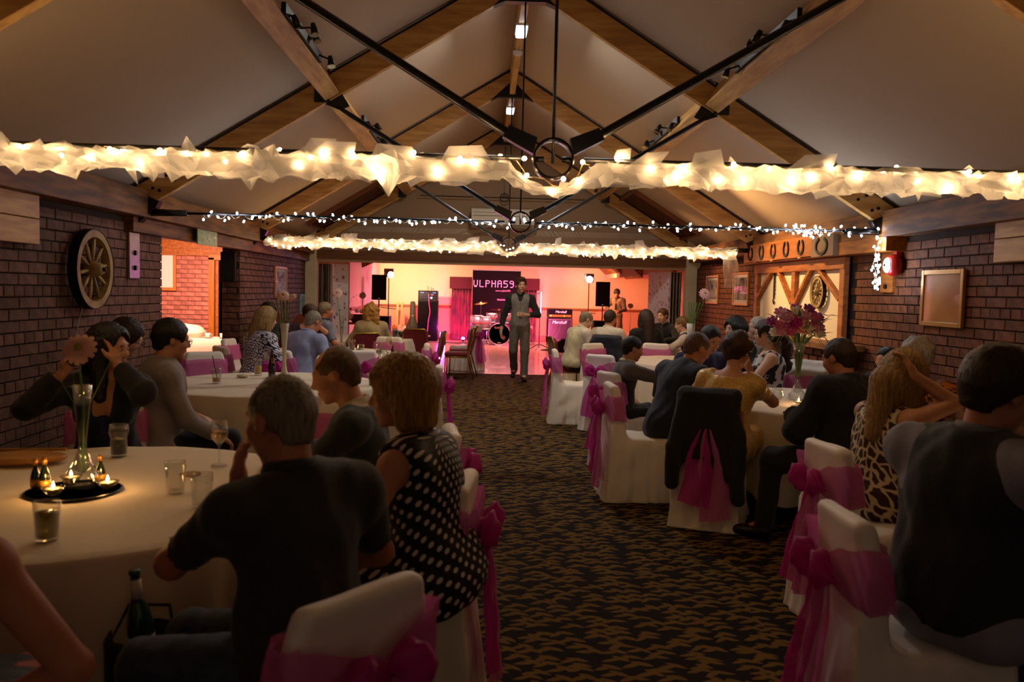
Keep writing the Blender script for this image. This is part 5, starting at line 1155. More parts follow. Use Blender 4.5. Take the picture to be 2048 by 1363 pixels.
# near left table
o = thing('mirror_plate', 'round mirror plate with dark rim at centre of near left table', 'mirror', (-1.90, 3.22, T + .002)); MB().lathe([(0, 0), (.172, 0), (.175, .004), (.17, .007), (0, .007)], 40).build('rim', mat('mirror_rim', '#1a1410', .3), o, True); MB().lathe([(0, .0075), (.166, .0075)], 40).build('mirror_face', mat('mirror_face', '#d8d4cc', .03, 1.), o)
ZP = T + .012
vase((-1.885, 3.26, ZP), 'tall clear glass vase on the mirror plate, near left table', .40, glg, .037, .07)
gerbera((-1.885, 3.26, ZP), .545, 'pink gerbera with yellow centre in the tall clear vase', 0, 1.05, .068, (.0, -.02))
tealight((-1.925, 3.115, ZP), 'front lit tealight on the mirror plate', power=.75); tealight((-1.955, 3.31, ZP), 'lit tealight behind little bottles on the mirror plate', power=.55); tealight((-1.775, 3.23, ZP), 'lit tealight at right edge of the mirror plate', power=.75)
mini_bottle((-2.035, 3.20, ZP), 'leftmost little gold labelled bottle on the mirror plate', 1.28); mini_bottle((-1.985, 3.17, ZP), 'second little gold labelled bottle on the mirror plate, by front candle', 1.42); mini_bottle((-1.835, 3.30, ZP), 'little gold labelled bottle right of the clear vase', 1.28)
tumbler((-2.02, 3.89, T + .002), 'pint glass of dark cola with lemon on near left table', .036, .15, .55, cola, 1.2, True, bulge=True)
wine_glass((-1.50, 3.72, T + .002), 'stemmed glass of white wine on near left table', True, whitewine, 1.05)
tumbler((-1.51, 3.22, T + .002), 'empty tall tumbler left of another on near left table', .034, .125); tumbler((-1.34, 3.02, T + .002), 'empty tall tumbler nearest the dark shirted man', .034, .125)
tumbler((-1.68, 2.60, T + .002), 'tumbler of pale yellow drink at front of near left table', .034, .125, .72, ginger)
s = SDF((-.22, -.14, -.02), (.22, .14, .08), .008); s.el((0, 0, .022), (.19, .10, .026)); v, f = s.surf(); v = ripple(v, f, .003, 30, 2)
o = thing('clutch_bag', 'tan satin clutch bag lying on near left table', 'bag', (-2.37, 3.70, T + .006), .15); link('bag_body', mesh_np('bag_body', v, f, mat('tan_satin', '#b07a38', .4)), o); MB().bar((-.17, .08, .042), (.17, .08, .042), .014, .014).build('clasp_frame', gold, o, bevel=.004)
o = thing('place_mat', 'pale round drinks coaster by the white wine glass', 'coaster', (-1.57, 3.55, T + .002)); MB().lathe([(0, 0), (.045, 0), (.045, .003), (0, .003)], 20).build('disc', mat('tan_coaster', '#b08a5a', .8), o); o.name = 'coaster'
o = thing('wine_bottle', 'green wine bottle with white neck label standing by the near left table', 'bottle', (-1.30, 2.42, .38)); o.rotation_euler = (0, -.10, 0)
MB().lathe([(0, 0), (.036, 0), (.037, .01), (.037, .19), (.030, .225), (.016, .26), (.0145, .33), (.017, .335), (.017, .345), (0, .345)], 20).build('bottle_body', mat('green_bottle_glass', '#1c4a14', .1, coat=.6), o, True)
MB().lathe([(.0162, .262), (.0155, .318)], 16).build('neck_label', mat('label_white', '#d8d0c0', .6), o, True); MB().lathe([(.0376, .06), (.0376, .15)], 20).build('label_band', MATS['label_white'], o, True); MB().lathe([(.021, .245), (.017, .262)], 16).build('blue_band', mat('label_blue', '#28305a', .5), o, True)
o = thing('cool_bag', 'dark blue bag on the floor holding the green wine bottle', 'bag', (-1.31, 2.42, 0)); MB().lathe([(0, 0), (.09, 0), (.10, .04), (.105, .52), (.095, .54), (.088, .50), (.085, .37), (0, .37)], 18).build('bag_body', mat('navy_nylon', '#141a30', .6, bump=(20, .3)), o, True); MB().tube([(-.1, 0, .50), (-.06, .05, .60), (.06, .05, .60), (.1, 0, .50)], .006, 6).build('handle', MATS['navy_nylon'], o)
s = SDF((-.18, -.1, -.02), (.18, .1, .2), .008); s.bx((0, 0, .075), (.14, .05, .07), None, .03); v, f = s.surf()
o = thing('handbag', 'white handbag with metal clasp on the empty covered chair', 'bag', (-1.36, 4.72, .485), .3); link('bag_body', mesh_np('bag_body', v, f, mat('white_leather', '#d8d0bc', .4)), o); MB().bar((-.13, 0, .148), (.13, 0, .148), .02, .012).build('clasp_frame', chrome, o, bevel=.003); MB().tube([(-.12, 0, .14), (-.15, -.03, .1), (-.14, -.06, .02)], .005, 6).tube([(.12, 0, .14), (.15, -.03, .1), (.14, -.06, .02)], .005, 6).build('strap', chrome, o)
# second left table
tumbler((-2.52, 6.86, T + .002), 'tumbler with orange drink and black straw on second left table', .034, .125, .35, ojuice, straw=True)
tumbler((-2.36, 7.52, T + .002), 'tall glass of orange juice beside a brown bottle', .032, .15, .55, mat('bright_orange', '#e8b010', .4))
o = thing('beer_bottle', 'brown beer bottle on second left table beside orange juice', 'bottle', (-2.20, 7.38, T + .002)); MB().lathe([(0, 0), (.03, 0), (.031, .01), (.031, .12), (.024, .15), (.0135, .18), (.0125, .225), (.015, .23), (0, .235)], 16).build('bottle_body', mat('brown_glass', '#3a1806', .12, coat=.5), o, True); MB().lathe([(.0316, .04), (.0316, .10)], 16).build('label_band', mat('dark_label', '#241610', .6), o, True)
tag(MB().ell((0, 0, .014), (.055, .045, .015), 14, 7).build('bread_roll', mat('napkin_cream', '#d8c8a8', .8), None, True, (-2.44, 7.32, T + .002)), 'small crumpled cream napkin on second left table', 'napkin').name = 'napkin'
whitev = mat('white_vase', '#e0d8c4', .35)
vz = vase((-2.0, 7.0, T + .002), 'tall white vase in the middle of second left table', .50, whitev, .036, .05); gerbera((-2.0, 7.0, T + .002), .735, 'pale pink gerbera in the tall white vase, second left table', .5, .9, .062, (-.02, -.02), mat('gerbera_pale', '#e8b8a4', .6), .45)
for k in range(4): MB().tube([(.012 * k - .02, 0, .42), (.03 * k - .06, -.02, .70)], .006, 5).build('flower_stem', green_stem, vz)
gerbera((-2.0, 7.03, T + .002), .72, 'second pale pink gerbera leaning right in the tall white vase', -.4, .7, .055, (.05, .0), MATS['gerbera_pale'], .45)
# third left table
vase((-2.08, 10.25, T + .002), 'tall clear vase in the middle of third left table', .46, glg, .036, .06); gerbera((-2.08, 10.25, T + .002), .74, 'pale gerbera in the clear vase, third left table', 0, 1.2, .068, (-.06, 0), MATS['gerbera_pale'])
tealight((-1.93, 10.05, T + .004), 'lit tealight on third left table', power=.9)
for (x, y, r, h, fl, fm, lb) in ((-2.00, 10.55, .04, .15, .8, amber, 'pint of reddish ale on third left table by the vase'), (-1.80, 9.98, .036, .13, .7, cola, 'tumbler of cola on third left table by the tealight'), (-1.62, 10.25, .036, .15, .3, cola, 'nearly empty tall tumbler on third left table'), (-1.98, 9.78, .045, .10, None, None, 'empty round glass beside the clear vase, third left table')):
    tumbler((x, y, T + .002), lb, r, h, fl, fm, 1.15)
wine_glass((-1.52, 10.5, T + .002), 'stemmed wine glass standing on third left table', True, whitewine)
def jar(loc, lb):
    o = thing('glass_jar', lb, 'jar', loc); MB().lathe([(0, 0), (.055, 0), (.062, .02), (.062, .07), (.045, .09), (.048, .105), (.045, .105), (.042, .09), (.058, .068), (.058, .02), (0, .008)], 22).build('vessel', glg, o, True)
jar((-1.78, 9.74, T + .002), 'squat glass candle jar, left one on third left table'); jar((-1.50, 9.72, T + .002), 'squat glass candle jar, right one on third left table')
mini_bottle((-1.42, 9.98, T + .002), 'little dark bottle at right edge of third left table', 1.5)
# farthest left table
for (x, y, lb, fo) in ((-1.78, 13.55, 'pint of stout with pale head, leftmost on farthest left table', True), (-1.66, 13.2, 'pint of stout with pale head nearest the table edge', True), (-1.80, 13.8, 'tall empty pint glass on farthest left table', False)):
    tumbler((x, y, T + .002), lb, .04, .15, .85 if fo else None, stout, 1.15, foam=fo)
# centre right table
vase((2.20, 6.50, T + .002), 'tall clear trumpet vase holding the big bouquet', .46, glg, .05, .07)
bq = thing('bouquet', 'big bouquet of pink, magenta and cream flowers above the centre right table', 'flowers', (2.20, 6.50, T + .425), 0, None, .84); rng = random.Random(21)
MB().add([], []); mb = MB()
for k in range(22):
    a = rng.uniform(0, 2 * pi); q = rng.uniform(.05, .24); mb.tube([(.012 * cos(a), .012 * sin(a), -.28), (.03 * cos(a), .03 * sin(a), 0), (q * .6 * cos(a), q * .6 * sin(a), .13), (q * cos(a), q * .8 * sin(a), .20 + .1 * rng.random())], .0045, 5)
st_ = mb.build('stems', green_stem, bq, True); st_['kind'] = 'stuff'
fcols = [mat('bloom_magenta', '#c0288c', .6), mat('bloom_pink', '#e8a0b8', .6), mat('bloom_cream', '#f0e8c8', .6), mat('bloom_salmon', '#f4ac9c', .6), mat('bloom_purple', '#a84890', .6), mat('bloom_rose', '#d86894', .6)]
spots = [(0, -.06, .20, .075, 3), (.05, -.08, .17, .05, 2), (-.08, -.07, .24, .06, 0), (-.20, -.03, .21, .055, 5), (-.24, 0, .14, .045, 2), (-.15, -.04, .29, .06, 1), (-.05, -.03, .33, .055, 2), (.03, -.04, .30, .055, 1), (.12, -.03, .27, .055, 5), (.19, 0, .20, .05, 1), (.22, .02, .14, .04, 2), (-.12, -.07, .16, .05, 5), (-.26, .03, .24, .05, 4), (.09, .03, .36, .055, 4), (-.18, .05, .33, .05, 1), (.2, .05, .29, .05, 5), (-.02, .07, .37, .05, 5), (.12, -.06, .19, .045, 1), (-.20, -.05, .15, .045, 1), (.0, .1, .28, .05, 0), (.16, -.05, .13, .035, 2)]
for (x, y, z, r, c) in spots:
    r *= 1.12; fl = MB(); M = Matrix.Rotation(.95 - y * 3, 3, 'X') @ Matrix.Rotation(x * 2.2, 3, 'Y'); fl.ell((0, 0, .1 * r), (r * .40, r * .40, r * .45), 8, 5)
    for lay_ in range(2):
        for k in range(5 + lay_ * 2):
            a = 2 * pi * k / (5 + lay_ * 2) + lay_ * .4; rr = r * (.42 + .30 * lay_); Q = M @ Matrix.Rotation(a, 3, 'Z') @ Matrix.Rotation(-(1.15 - .65 * lay_), 3, 'Y')
            fl.ell(M @ V((rr * cos(a), rr * sin(a), r * (.15 - .12 * lay_))), (r * .46, r * .40, r * .10), 7, 4, Q)
    fl.build('bloom', fcols[c], bq, True, (x, y, z))
lf = mat('bouquet_leaf', '#2e4020', .6)
for k in range(26):
    a = 2 * pi * k / 26; q = rng.uniform(.16, .30); z = rng.uniform(.06, .34); d = V((cos(a), sin(a) * .8, rng.uniform(-.2, .9))).normalized(); b = V((q * cos(a) * .8, q * sin(a) * .7, z)); sd = d.cross(V((0, 0, 1))).normalized()
    MB().add([b, b + d * .05 + sd * .018, b + d * .12, b + d * .05 - sd * .018, b + d * .05 + V((0, 0, .008))], [(0, 1, 4), (1, 2, 4), (2, 3, 4), (3, 0, 4)]).build('leaf', lf, bq)
for k in range(12):
    a = 2 * pi * k / 12; MB().tube([(.03 * cos(a), .03 * sin(a), 0), (.12 * cos(a), .1 * sin(a), .12), (.24 * cos(a), .2 * sin(a), .10), (.30 * cos(a), .25 * sin(a), .02)], .0025, 4).build('grass_blade', green_stem, bq)
tealight((2.09, 6.18, T + .004), 'lit tealight on centre right table beside brandy glass', power=.8); tealight((2.20, 6.30, T + .004), 'second lit tealight on centre right table behind black jacket', power=.4)
o = thing('brandy_glass', 'round empty brandy glass beside the tealight on centre right table', 'glass', (1.90, 6.12, T + .002)); MB().lathe([(0, .002), (.03, .002), (.005, .01), (.005, .03), (.02, .04), (.045, .07), (.045, .10), (.035, .135), (.0335, .135), (.043, .10), (.043, .072), (.02, .044), (0, .042)], 20).build('vessel', gl, o, True)
# middle right table
mini_bottle((1.98, 9.72, T + .002), 'little dark bottle, left one on middle right table', 1.5); mini_bottle((2.22, 9.78, T + .002), 'little gold labelled bottle, right one on middle right table', 1.5)
vz = vase((1.99, 9.2, T + .002), 'tall white vase on middle right table', .50, whitev, .036, .05); gerbera((1.99, 9.2, T + .002), .84, 'pale pink gerbera leaning right in the white vase, middle right table', 0, 1.1, .07, (.16, 0), mat('gerbera_rose', '#e8a8a0', .6), .45)
for k in range(5): MB().tube([(.008 * k - .01, 0, .42), (.03 * k - .02, -.01, .74)], .006, 5).build('flower_stem', green_stem, vz)
# small posy vases far off on the stage tables
gerbera((3.3, 20.4, .55), .72, 'dim gerbera with grass standing at right edge of the dance floor', 0, 1.2, .075, (0, 0), mat('gerbera_dim', '#b88a70', .6), 0)
o = vase((3.3, 20.4, .0), 'tall slim vase standing at right edge of the dance floor', .62, glg, .04, .07)
gerbera((-2.85, 17.2, .60), .8, 'dim gerbera with grass standing by the left partition', 0, 1.3, .075, (0, 0), MATS['gerbera_dim'], 0); vase((-2.85, 17.2, 0), 'tall slim vase standing by the left partition', .66, glg, .04, .07)
# ================================================================ PEOPLE
def skin(name, c): return mat(name, c, .5, noise=(18, .08), spec=.4)
SK = skin('skin_warm', '#c98f6c'); SKP = skin('skin_pale', '#d8a888'); SKR = skin('skin_ruddy', '#c07c5c'); SKD = skin('skin_tan', '#b07850')
def hairm(name, a, b):
    m = mat(name, a, .45, noise=(26, .4), bump=(50, .35), stretch=(5, 5, .5), col2=b, spec=.5); return m
H_dark = hairm('hair_black', '#1a120d', '#0d0907'); H_brown = hairm('hair_brown', '#3a2414', '#22140a'); H_mid = hairm('hair_mid_brown', '#5a3a1e', '#3c2512'); H_blond = hairm('hair_blond', '#c08c38', '#84581e'); H_pale = hairm('hair_pale_blond', '#b08a50', '#7a5a30'); H_grey = hairm('hair_grey', '#94866f', '#645845'); H_white = hairm('hair_white', '#b8aea0', '#8a8074'); H_buzz = hairm('hair_buzz', '#6e4e2e', '#523820'); H_red = hairm('hair_auburn', '#4a2812', '#2c160a')
def cloth(name, c, rough=.8, c2=None, **k): return mat(name, c, rough, noise=(7, .2) if not c2 else (k.pop('sc', 7), .2), bump=(120, .12), col2=c2, sheen=.15, **k)
def uvpat(name, kind, a, b, sc, rough=.7):
    m = D.materials.new(name); m.use_nodes = True; t = m.node_tree; p = t.nodes['Principled BSDF']; L = t.links.new; p.inputs['Roughness'].default_value = rough
    uv = nn(t, 'ShaderNodeTexCoord'); mp = nn(t, 'ShaderNodeMapping'); mp.inputs['Scale'].default_value = (sc, sc, sc); L(uv.outputs['UV'], mp.inputs[0])
    mx = nn(t, 'ShaderNodeMix', data_type='RGBA'); mx.inputs[6].default_value = (*lin(a), 1); mx.inputs[7].default_value = (*lin(b), 1)
    if kind == 'dots':
        mp.inputs['Rotation'].default_value = (0, 0, pi / 4); v = nn(t, 'ShaderNodeTexVoronoi', voronoi_dimensions='2D'); v.inputs['Scale'].default_value = 1; v.inputs['Randomness'].default_value = .12; L(mp.outputs[0], v.inputs['Vector'])
        r = nn(t, 'ShaderNodeMapRange'); r.inputs[1].default_value = .26; r.inputs[2].default_value = .23; L(v.outputs['Distance'], r.inputs[0]); L(r.outputs[0], mx.inputs[0])
    elif kind == 'blocks':
        n = nn(t, 'ShaderNodeTexNoise'); n.inputs['Scale'].default_value = .45; L(mp.outputs[0], n.inputs['Vector'])
        w_ = nn(t, 'ShaderNodeVectorMath', operation='MULTIPLY_ADD'); w_.inputs[1].default_value = (2.2, 2.2, 0); L(n.outputs['Color'], w_.inputs[0]); L(mp.outputs[0], w_.inputs[2])
        b_ = nn(t, 'ShaderNodeTexBrick'); b_.inputs['Scale'].default_value = 1; b_.inputs['Mortar Size'].default_value = .14; b_.inputs['Brick Width'].default_value = 1.15; b_.inputs['Row Height'].default_value = .95; b_.inputs['Mortar Smooth'].default_value = .1
        L(w_.outputs[0], b_.inputs['Vector']); b_.inputs['Color1'].default_value = (*lin(b), 1); b_.inputs['Color2'].default_value = (*lin(b), 1); b_.inputs['Mortar'].default_value = (*lin(a), 1); L(b_.outputs['Color'], p.inputs['Base Color']); return m
    else:
        n = nn(t, 'ShaderNodeTexNoise', noise_dimensions='2D'); n.inputs['Scale'].default_value = 1; n.inputs['Detail'].default_value = 3 if kind == 'floral' else 1; L(mp.outputs[0], n.inputs['Vector'])
        if kind == 'leopard':
            v = nn(t, 'ShaderNodeTexVoronoi', voronoi_dimensions='2D', feature='DISTANCE_TO_EDGE'); v.inputs['Scale'].default_value = 1
            w_ = nn(t, 'ShaderNodeVectorMath', operation='MULTIPLY_ADD'); w_.inputs[1].default_value = (.8, .8, 0); L(n.outputs['Color'], w_.inputs[0]); L(mp.outputs[0], w_.inputs[2]); L(w_.outputs[0], v.inputs['Vector'])
            r = nn(t, 'ShaderNodeMapRange'); r.inputs[1].default_value = .16; r.inputs[2].default_value = .10; L(v.outputs['Distance'], r.inputs[0])
        else: r = nn(t, 'ShaderNodeMapRange'); r.inputs[1].default_value = .5; r.inputs[2].default_value = .54; L(n.outputs['Fac'], r.inputs[0])
        L(r.outputs[0], mx.inputs[0])
    L(mx.outputs[2], p.inputs['Base Color']); return m
def A(*x): return np.array(x, np.float32)
def Rx(d): return np.array(Matrix.Rotation(radians(d), 3, 'X'))
def Ry(d): return np.array(Matrix.Rotation(radians(d), 3, 'Y'))
def Rz(d): return np.array(Matrix.Rotation(radians(d), 3, 'Z'))
def unit(v): v = np.array(v, float); return v / (np.linalg.norm(v) + 1e-9)
def ik(a, target, L1, L2, pole):
    t = np.array(target, float) - a; d = min(np.linalg.norm(t), (L1 + L2) * .995); u = unit(t); x = (L1 * L1 - L2 * L2 + d * d) / (2 * d); y = sqrt(max(L1 * L1 - x * x, 1e-6))
    p = np.array(pole, float); p = unit(p - u * (p @ u)); return a + u * x + p * y, a + u * d
def hand_prims(w, d, n, side, curl=.5, sc=1., spread=.12):
    """palm, four unequal bent fingers, thumb from the side of the palm. d along the hand, n out of the palm"""
    d = unit(d); n = unit(np.array(n, float) - d * (np.array(n, float) @ d)); s = np.cross(d, n) * side; out = []
    R_ = np.stack([s, d, n], 1)
    out.append(('el', w + d * .045 * sc, A(.042, .056, .018) * sc, R_)); out.append(('rc', w - d * .01, w + d * .03 * sc, .025 * sc, .026 * sc))
    for i, (o, l) in enumerate(((.031, .068), (.0105, .078), (-.0105, .072), (-.030, .057))):
        b = w + (d * .085 + s * o) * sc; f0 = unit(d + s * o * spread * 8); dd = f0
        for j, (fr, c) in enumerate(((.45, curl * .8), (.32, curl * 1.9), (.23, curl * 2.7))):
            dd = unit(f0 * cos(c) + n * sin(c)); e = b + dd * l * fr * sc * 1.12; out.append(('rc', b, e, (.0098 - .0008 * j) * sc, (.0092 - .0010 * j) * sc)); b = e
    b = w + (d * .030 + s * .034) * sc; t1 = b + unit(d * .75 + s * .62 + n * .35) * .042 * sc; out += [('rc', b, t1, .0135 * sc, .0115 * sc), ('rc', t1, t1 + unit(d * .95 + s * .1 + n * .45) * .034 * sc, .0115 * sc, .009 * sc)]
    return out
def head_prims(c, H, g=1., jaw=1., fem=False):
    P = lambda x, y, z: c + H @ A(x, y, z) * g; o = []
    E = lambda p, r, k=.014, sub=False: o.append(('el', P(*p), A(*r) * g, H, k, sub)); C_ = lambda a, b, ra, rb, k=.012, sub=False: o.append(('rc', P(*a), P(*b), ra * g, rb * g, k, sub))
    E((0, -.014, .030), (.076, .096, .086)); E((0, .035, -.020), (.063, .062, .075), .02); E((0, .036, -.070), (.050 * jaw, .052, .046), .025); E((0, .072, -.101), (.022 * jaw, .018, .018), .02)
    E((0, .080, .030), (.052, .016, .012), .02); C_((0, .090, .018), (0, .112, -.026), .008, .0135); E((.011, .100, -.032), (.009, .010, .008), .008); E((-.011, .100, -.032), (.009, .010, .008), .008)
    for s in (-1, 1):
        E((s * .031, .104, .006), (.019, .020, .011), .012, True); E((s * .040, .066, -.028), (.024, .024, .022), .025)
        E((s * .078, -.008, -.006), (.010, .021, .031), .008); E((s * .088, -.004, -.004), (.006, .011, .018), .006, True)
        E((s * .031, .086, .005), (.0125, .0125, .0095), .004)
    E((0, .094, -.058), (.023, .010, .006), .006); E((0, .093, -.070), (.020, .010, .007), .006); E((0, .112, -.064), (.020, .010, .0018), .002, True)
    return o
def put(s, pr, infl=0., k=.03):
    for p in pr:
        if p[0] == 'el': s.el(p[1], np.maximum(p[2] + infl, .004), p[3], p[4] if len(p) > 4 else k, p[5] if len(p) > 5 else False)
        else: s.rc(p[1], p[2], p[3] + infl, p[4] + infl, p[5] if len(p) > 5 else k, p[6] if len(p) > 6 else False)
NP = 0
def person(label, head, face, lean=8, side=0, twist=0, hy=0, hp=5, hr=0, girth=1., fem=False, aL=None, aR=None, stand=False, legs=None, sc=1., h=.0135, sk=SK, hair=None, wear=(), eyes=False, glasses=False, curl=(.5, .5), palm=(None, None), seat=.47, hdir=(None, None), jaw=1., belly=1., wid=None, ear=None):
    """head = world x, y of the crown. Local frame: facing +y, right = +x, floor z = 0"""
    global NP; NP += 1
    hz = (seat + .09) if not stand else .93
    hip = A(0, 0, hz); F1 = Ry(side * .5) @ Rx(-lean * .6); F2 = Ry(side) @ Rx(-lean) @ Rz(-twist); FN = Ry(side * .7) @ Rx(-(lean * .55 + hp * .35))
    if lean < 0: F1 = Ry(side * .5) @ Rx(-lean)
    waist = hip + F1 @ A(0, 0, .17); chest = waist + F2 @ A(0, 0, .17); nb = chest + F2 @ A(0, -.012, .155); sh = chest + F2 @ A(0, -.01, .088)
    H = Rz(-hy) @ Rx(-hp) @ Ry(hr); piv = nb + FN @ A(0, .01, .085); hc = piv + H @ A(0, .022, .078); top = hc + H @ A(0, 0, .115)
    W = wid or (.165 if fem else .19); g = girth; sL, sR = sh + F2 @ A(-W, 0, 0), sh + F2 @ A(W, 0, 0)
    torso = [('el', hip + A(0, 0, .015), A((.165 if fem else .16) * g, .12 * g, .115), np.eye(3), .06), ('el', waist + F1 @ A(0, .012 * belly, -.02), A((.128 if fem else .145) * g, (.10 + .02 * (belly - 1)) * g * belly, .15), F1, .07),
             ('el', chest + F2 @ A(0, 0, .01), A((.140 if fem else .158) * g, .106 * g, .165), F2, .06), ('rc', sL, sR, .047, .047, .05), ('rc', nb + F2 @ A(0, -.012, -.025), sL, .040, .050, .05), ('rc', nb + F2 @ A(0, -.012, -.025), sR, .040, .050, .05)]
    if fem: torso += [('el', chest + F2 @ A(s * .07, .085 * g, -.015), A(.062, .058, .062), F2, .03) for s in (-1, 1)]
    neck = [('rc', nb + F2 @ A(0, 0, -.05), hc + H @ A(0, -.022, -.05), .060 if not fem else .052, .054 if not fem else .047, .03)]
    am = .92 if fem else 1.; L1, L2 = .29, .255; arms = {}; hands = []
    for nm, s, S0, tg in (('L', -1, sL, aL), ('R', 1, sR, aR)):
        if tg is None: tg = ((s * .16, .30, hz + .12), (s * 1., -.4, -.7)) if not stand else ((s * .30, .06, .84), (s * .5, -1, 0))
        el_, wr_ = ik(S0.astype(float), tg[0], L1, L2, tg[1]); ga = am * (.9 + .1 * g)
        arms[nm] = [('rc', S0, el_, .052 * ga, .042 * ga, .03), ('rc', el_, wr_, .043 * ga, .028 * ga, .015)]
        i = 0 if s < 0 else 1; dd = unit(wr_ - el_) if hdir[i] is None else unit(hdir[i]); pn = palm[i] if palm[i] is not None else (0, 0, -1)
        if abs(unit(pn) @ dd) > .93: pn = (-s, .2, .1)
        hands += hand_prims(wr_ + dd * .012, dd, pn, -s if True else s, curl[i], .92 if fem else 1.)
    lg = {}
    for nm, s in (('L', -1), ('R', 1)):
        if legs and nm in legs: k_, a_, t_ = [A(*q) for q in legs[nm]]
        elif stand: k_, a_, t_ = A(s * .10, .02, .50), A(s * .11, -.02, .09), A(s * .13, .13, .035)
        else: k_, a_, t_ = A(s * .14, .43, hz - .015), A(s * .15, .46, .10), A(s * .17, .60, .04)
        h0 = hip + A(s * .085, .02, -.01); lg[nm] = [('rc', h0, k_, .088 * g, .060, .04), ('rc', k_, a_, .056, .040, .03), ('rc', a_, t_, .042, .032, .02)]
    hd = head_prims(hc, H, 1. if not fem else .96, jaw, fem)
    allp = np.array([p[1] for p in torso + arms['L'] + arms['R'] + lg['L'] + lg['R']] + [p[2] for p in arms['L'] + arms['R'] + lg['L'] + lg['R'] if p[0] == 'rc'] + [top] + [p[1] for p in hands]); lo, hi = allp.min(0) - .20, allp.max(0) + .20; lo[2] = max(lo[2], -.02)
    rz = -radians(face); q = Rz(-face) @ top * sc
    root = thing('person', label, 'person', (head[0] - q[0], head[1] - q[1], 0), rz, None, sc)
    # body
    s = SDF(lo, hi, h); cov = set()
    for w_ in wear: cov |= {w_.get('part', 'top')}
    put(s, torso, -.006); put(s, lg['L'] + lg['R'], -.004)
    for nm in 'LR': put(s, arms[nm], 0.)
    put(s, neck); put(s, hands, .0 if h < .011 else .0015, .007)
    put(s, hd)
    v, f = s.surf(); body = link('body', mesh_np('body', v, f, sk), root)
    if eyes:
        for sg in (-1, 1):
            e = MB().ell(hc + H @ A(sg * .031, .0905, .0055), (.0105, .0065, .0062), 8, 5, Matrix(H.tolist())).build('eye', mat('eye_white', '#c8beb4', .3), body, True)
            MB().ell(hc + H @ A(sg * .031, .0965, .0055), (.0052, .0022, .0052), 8, 5, Matrix(H.tolist())).build('iris', mat('eye_dark', '#1c120c', .2), e, True)
            MB().ell(hc + H @ A(sg * .032, .096, .024), (.018, .005, .0035), 8, 5, Matrix(H.tolist())).build('eyebrow', hair[1] if hair else H_brown, body, True)
        MB().ell(hc + H @ A(0, .1005, -.064), (.0205, .0045, .0085), 10, 5, Matrix(H.tolist())).build('lips', mat('lip_colour', '#a05648', .5), body, True)
    if glasses:
        mb = MB()
        for sg in (-1, 1):
            mb.tube([hc + H @ A(sg * .034 + .026 * cos(a), .112, .002 + .019 * sin(a)) for a in [2 * pi * k / 14 for k in range(14)]], .0022, 5, True); mb.tube([hc + H @ A(sg * .060, .110, .008), hc + H @ A(sg * .086, .0, .006)], .0024, 5)
        mb.tube([hc + H @ A(-.008, .113, .006), hc + H @ A(.008, .113, .006)], .002, 5); mb.build('glasses', mat('spectacle_frame', '#120e0c', .3), root, True)
    # clothes
    for w_ in wear:
        inf = w_.get('infl', .012); s = SDF(lo, hi, w_.get('h', h)); sl = w_.get('sleeve', 0); gl_ = w_.get('legs', 0)
        for nm in 'LR':
            sl_ = w_.get('sleeve' + nm, sl)
            if sl_:
                (u0, u1), (f0, f1) = (arms[nm][0][1:3], arms[nm][1][1:3]); u0, u1, f0, f1 = [np.array(z, float) for z in (u0, u1, f0, f1)]
                gs = am * (.86 + .14 * g)
                if sl_ <= 1: e = u0 + (u1 - u0) * sl_; s.rc(u0, e, .051 * gs + inf, .043 * gs + inf, .02); dr = unit(u1 - u0)
                else: s.rc(u0, u1, .050 * gs + inf, .042 * gs + inf, .02); e = f0 + (f1 - f0) * (sl_ - 1); s.rc(f0, e, .042 * gs + inf, .031 * gs + inf * 1.1, .02); dr = unit(f1 - f0)
                s.rc(e + dr * .085, e + dr * .17, .090, .085, .004, True)
            if gl_:
                k0 = lg[nm][0][1]; k1 = lg[nm][0][2]; a1 = lg[nm][1][2]
                if gl_ <= 1: s.rc(k0, k0 + (k1 - k0) * gl_, .088 * g + inf, .088 * g + (.06 - .088 * g) * gl_ + inf, .05)
                else: s.rc(k0, k1, .09 * g + inf, .066 + inf, .04); s.rc(k1, k1 + (a1 - k1) * (gl_ - 1), .062 + inf, .050 + inf * 1.2, .03)
        if w_.get('skirt'):      # cloth bridging the thighs
            for t in (.35, .7, 1.): s.rc(lg['L'][0][1] + (lg['L'][0][2] - lg['L'][0][1]) * t, lg['R'][0][1] + (lg['R'][0][2] - lg['R'][0][1]) * t, .075 + inf, .075 + inf, .05)
        ts = torso
        if w_.get('strap'):      # no sleeve caps: the shoulder span ends inside the shoulder joint
            q = w_['strap']; mid = (sL + sR) / 2; a_, b_ = mid + (sL - mid) * q, mid + (sR - mid) * q; ts = torso[:3] + [('rc', a_, b_, .054, .054, .05), ('rc', nb + F2 @ A(0, -.012, -.03), a_, .040, .050, .04), ('rc', nb + F2 @ A(0, -.012, -.03), b_, .040, .050, .04)] + torso[6:]
        if w_.get('torso', True): put(s, ts if not w_.get('hips_only') else torso[:1], inf)
        if w_.get('strap'):
            for nm, S0 in (('L', sL), ('R', sR)):
                u0, u1 = arms[nm][0][1], arms[nm][0][2]; s.rc(u0 + F2 @ A(.012 if nm == 'R' else -.012, 0, .0), u1, .066, .056, .012, True)
        elif w_.get('hips', False): put(s, torso[:1], inf)
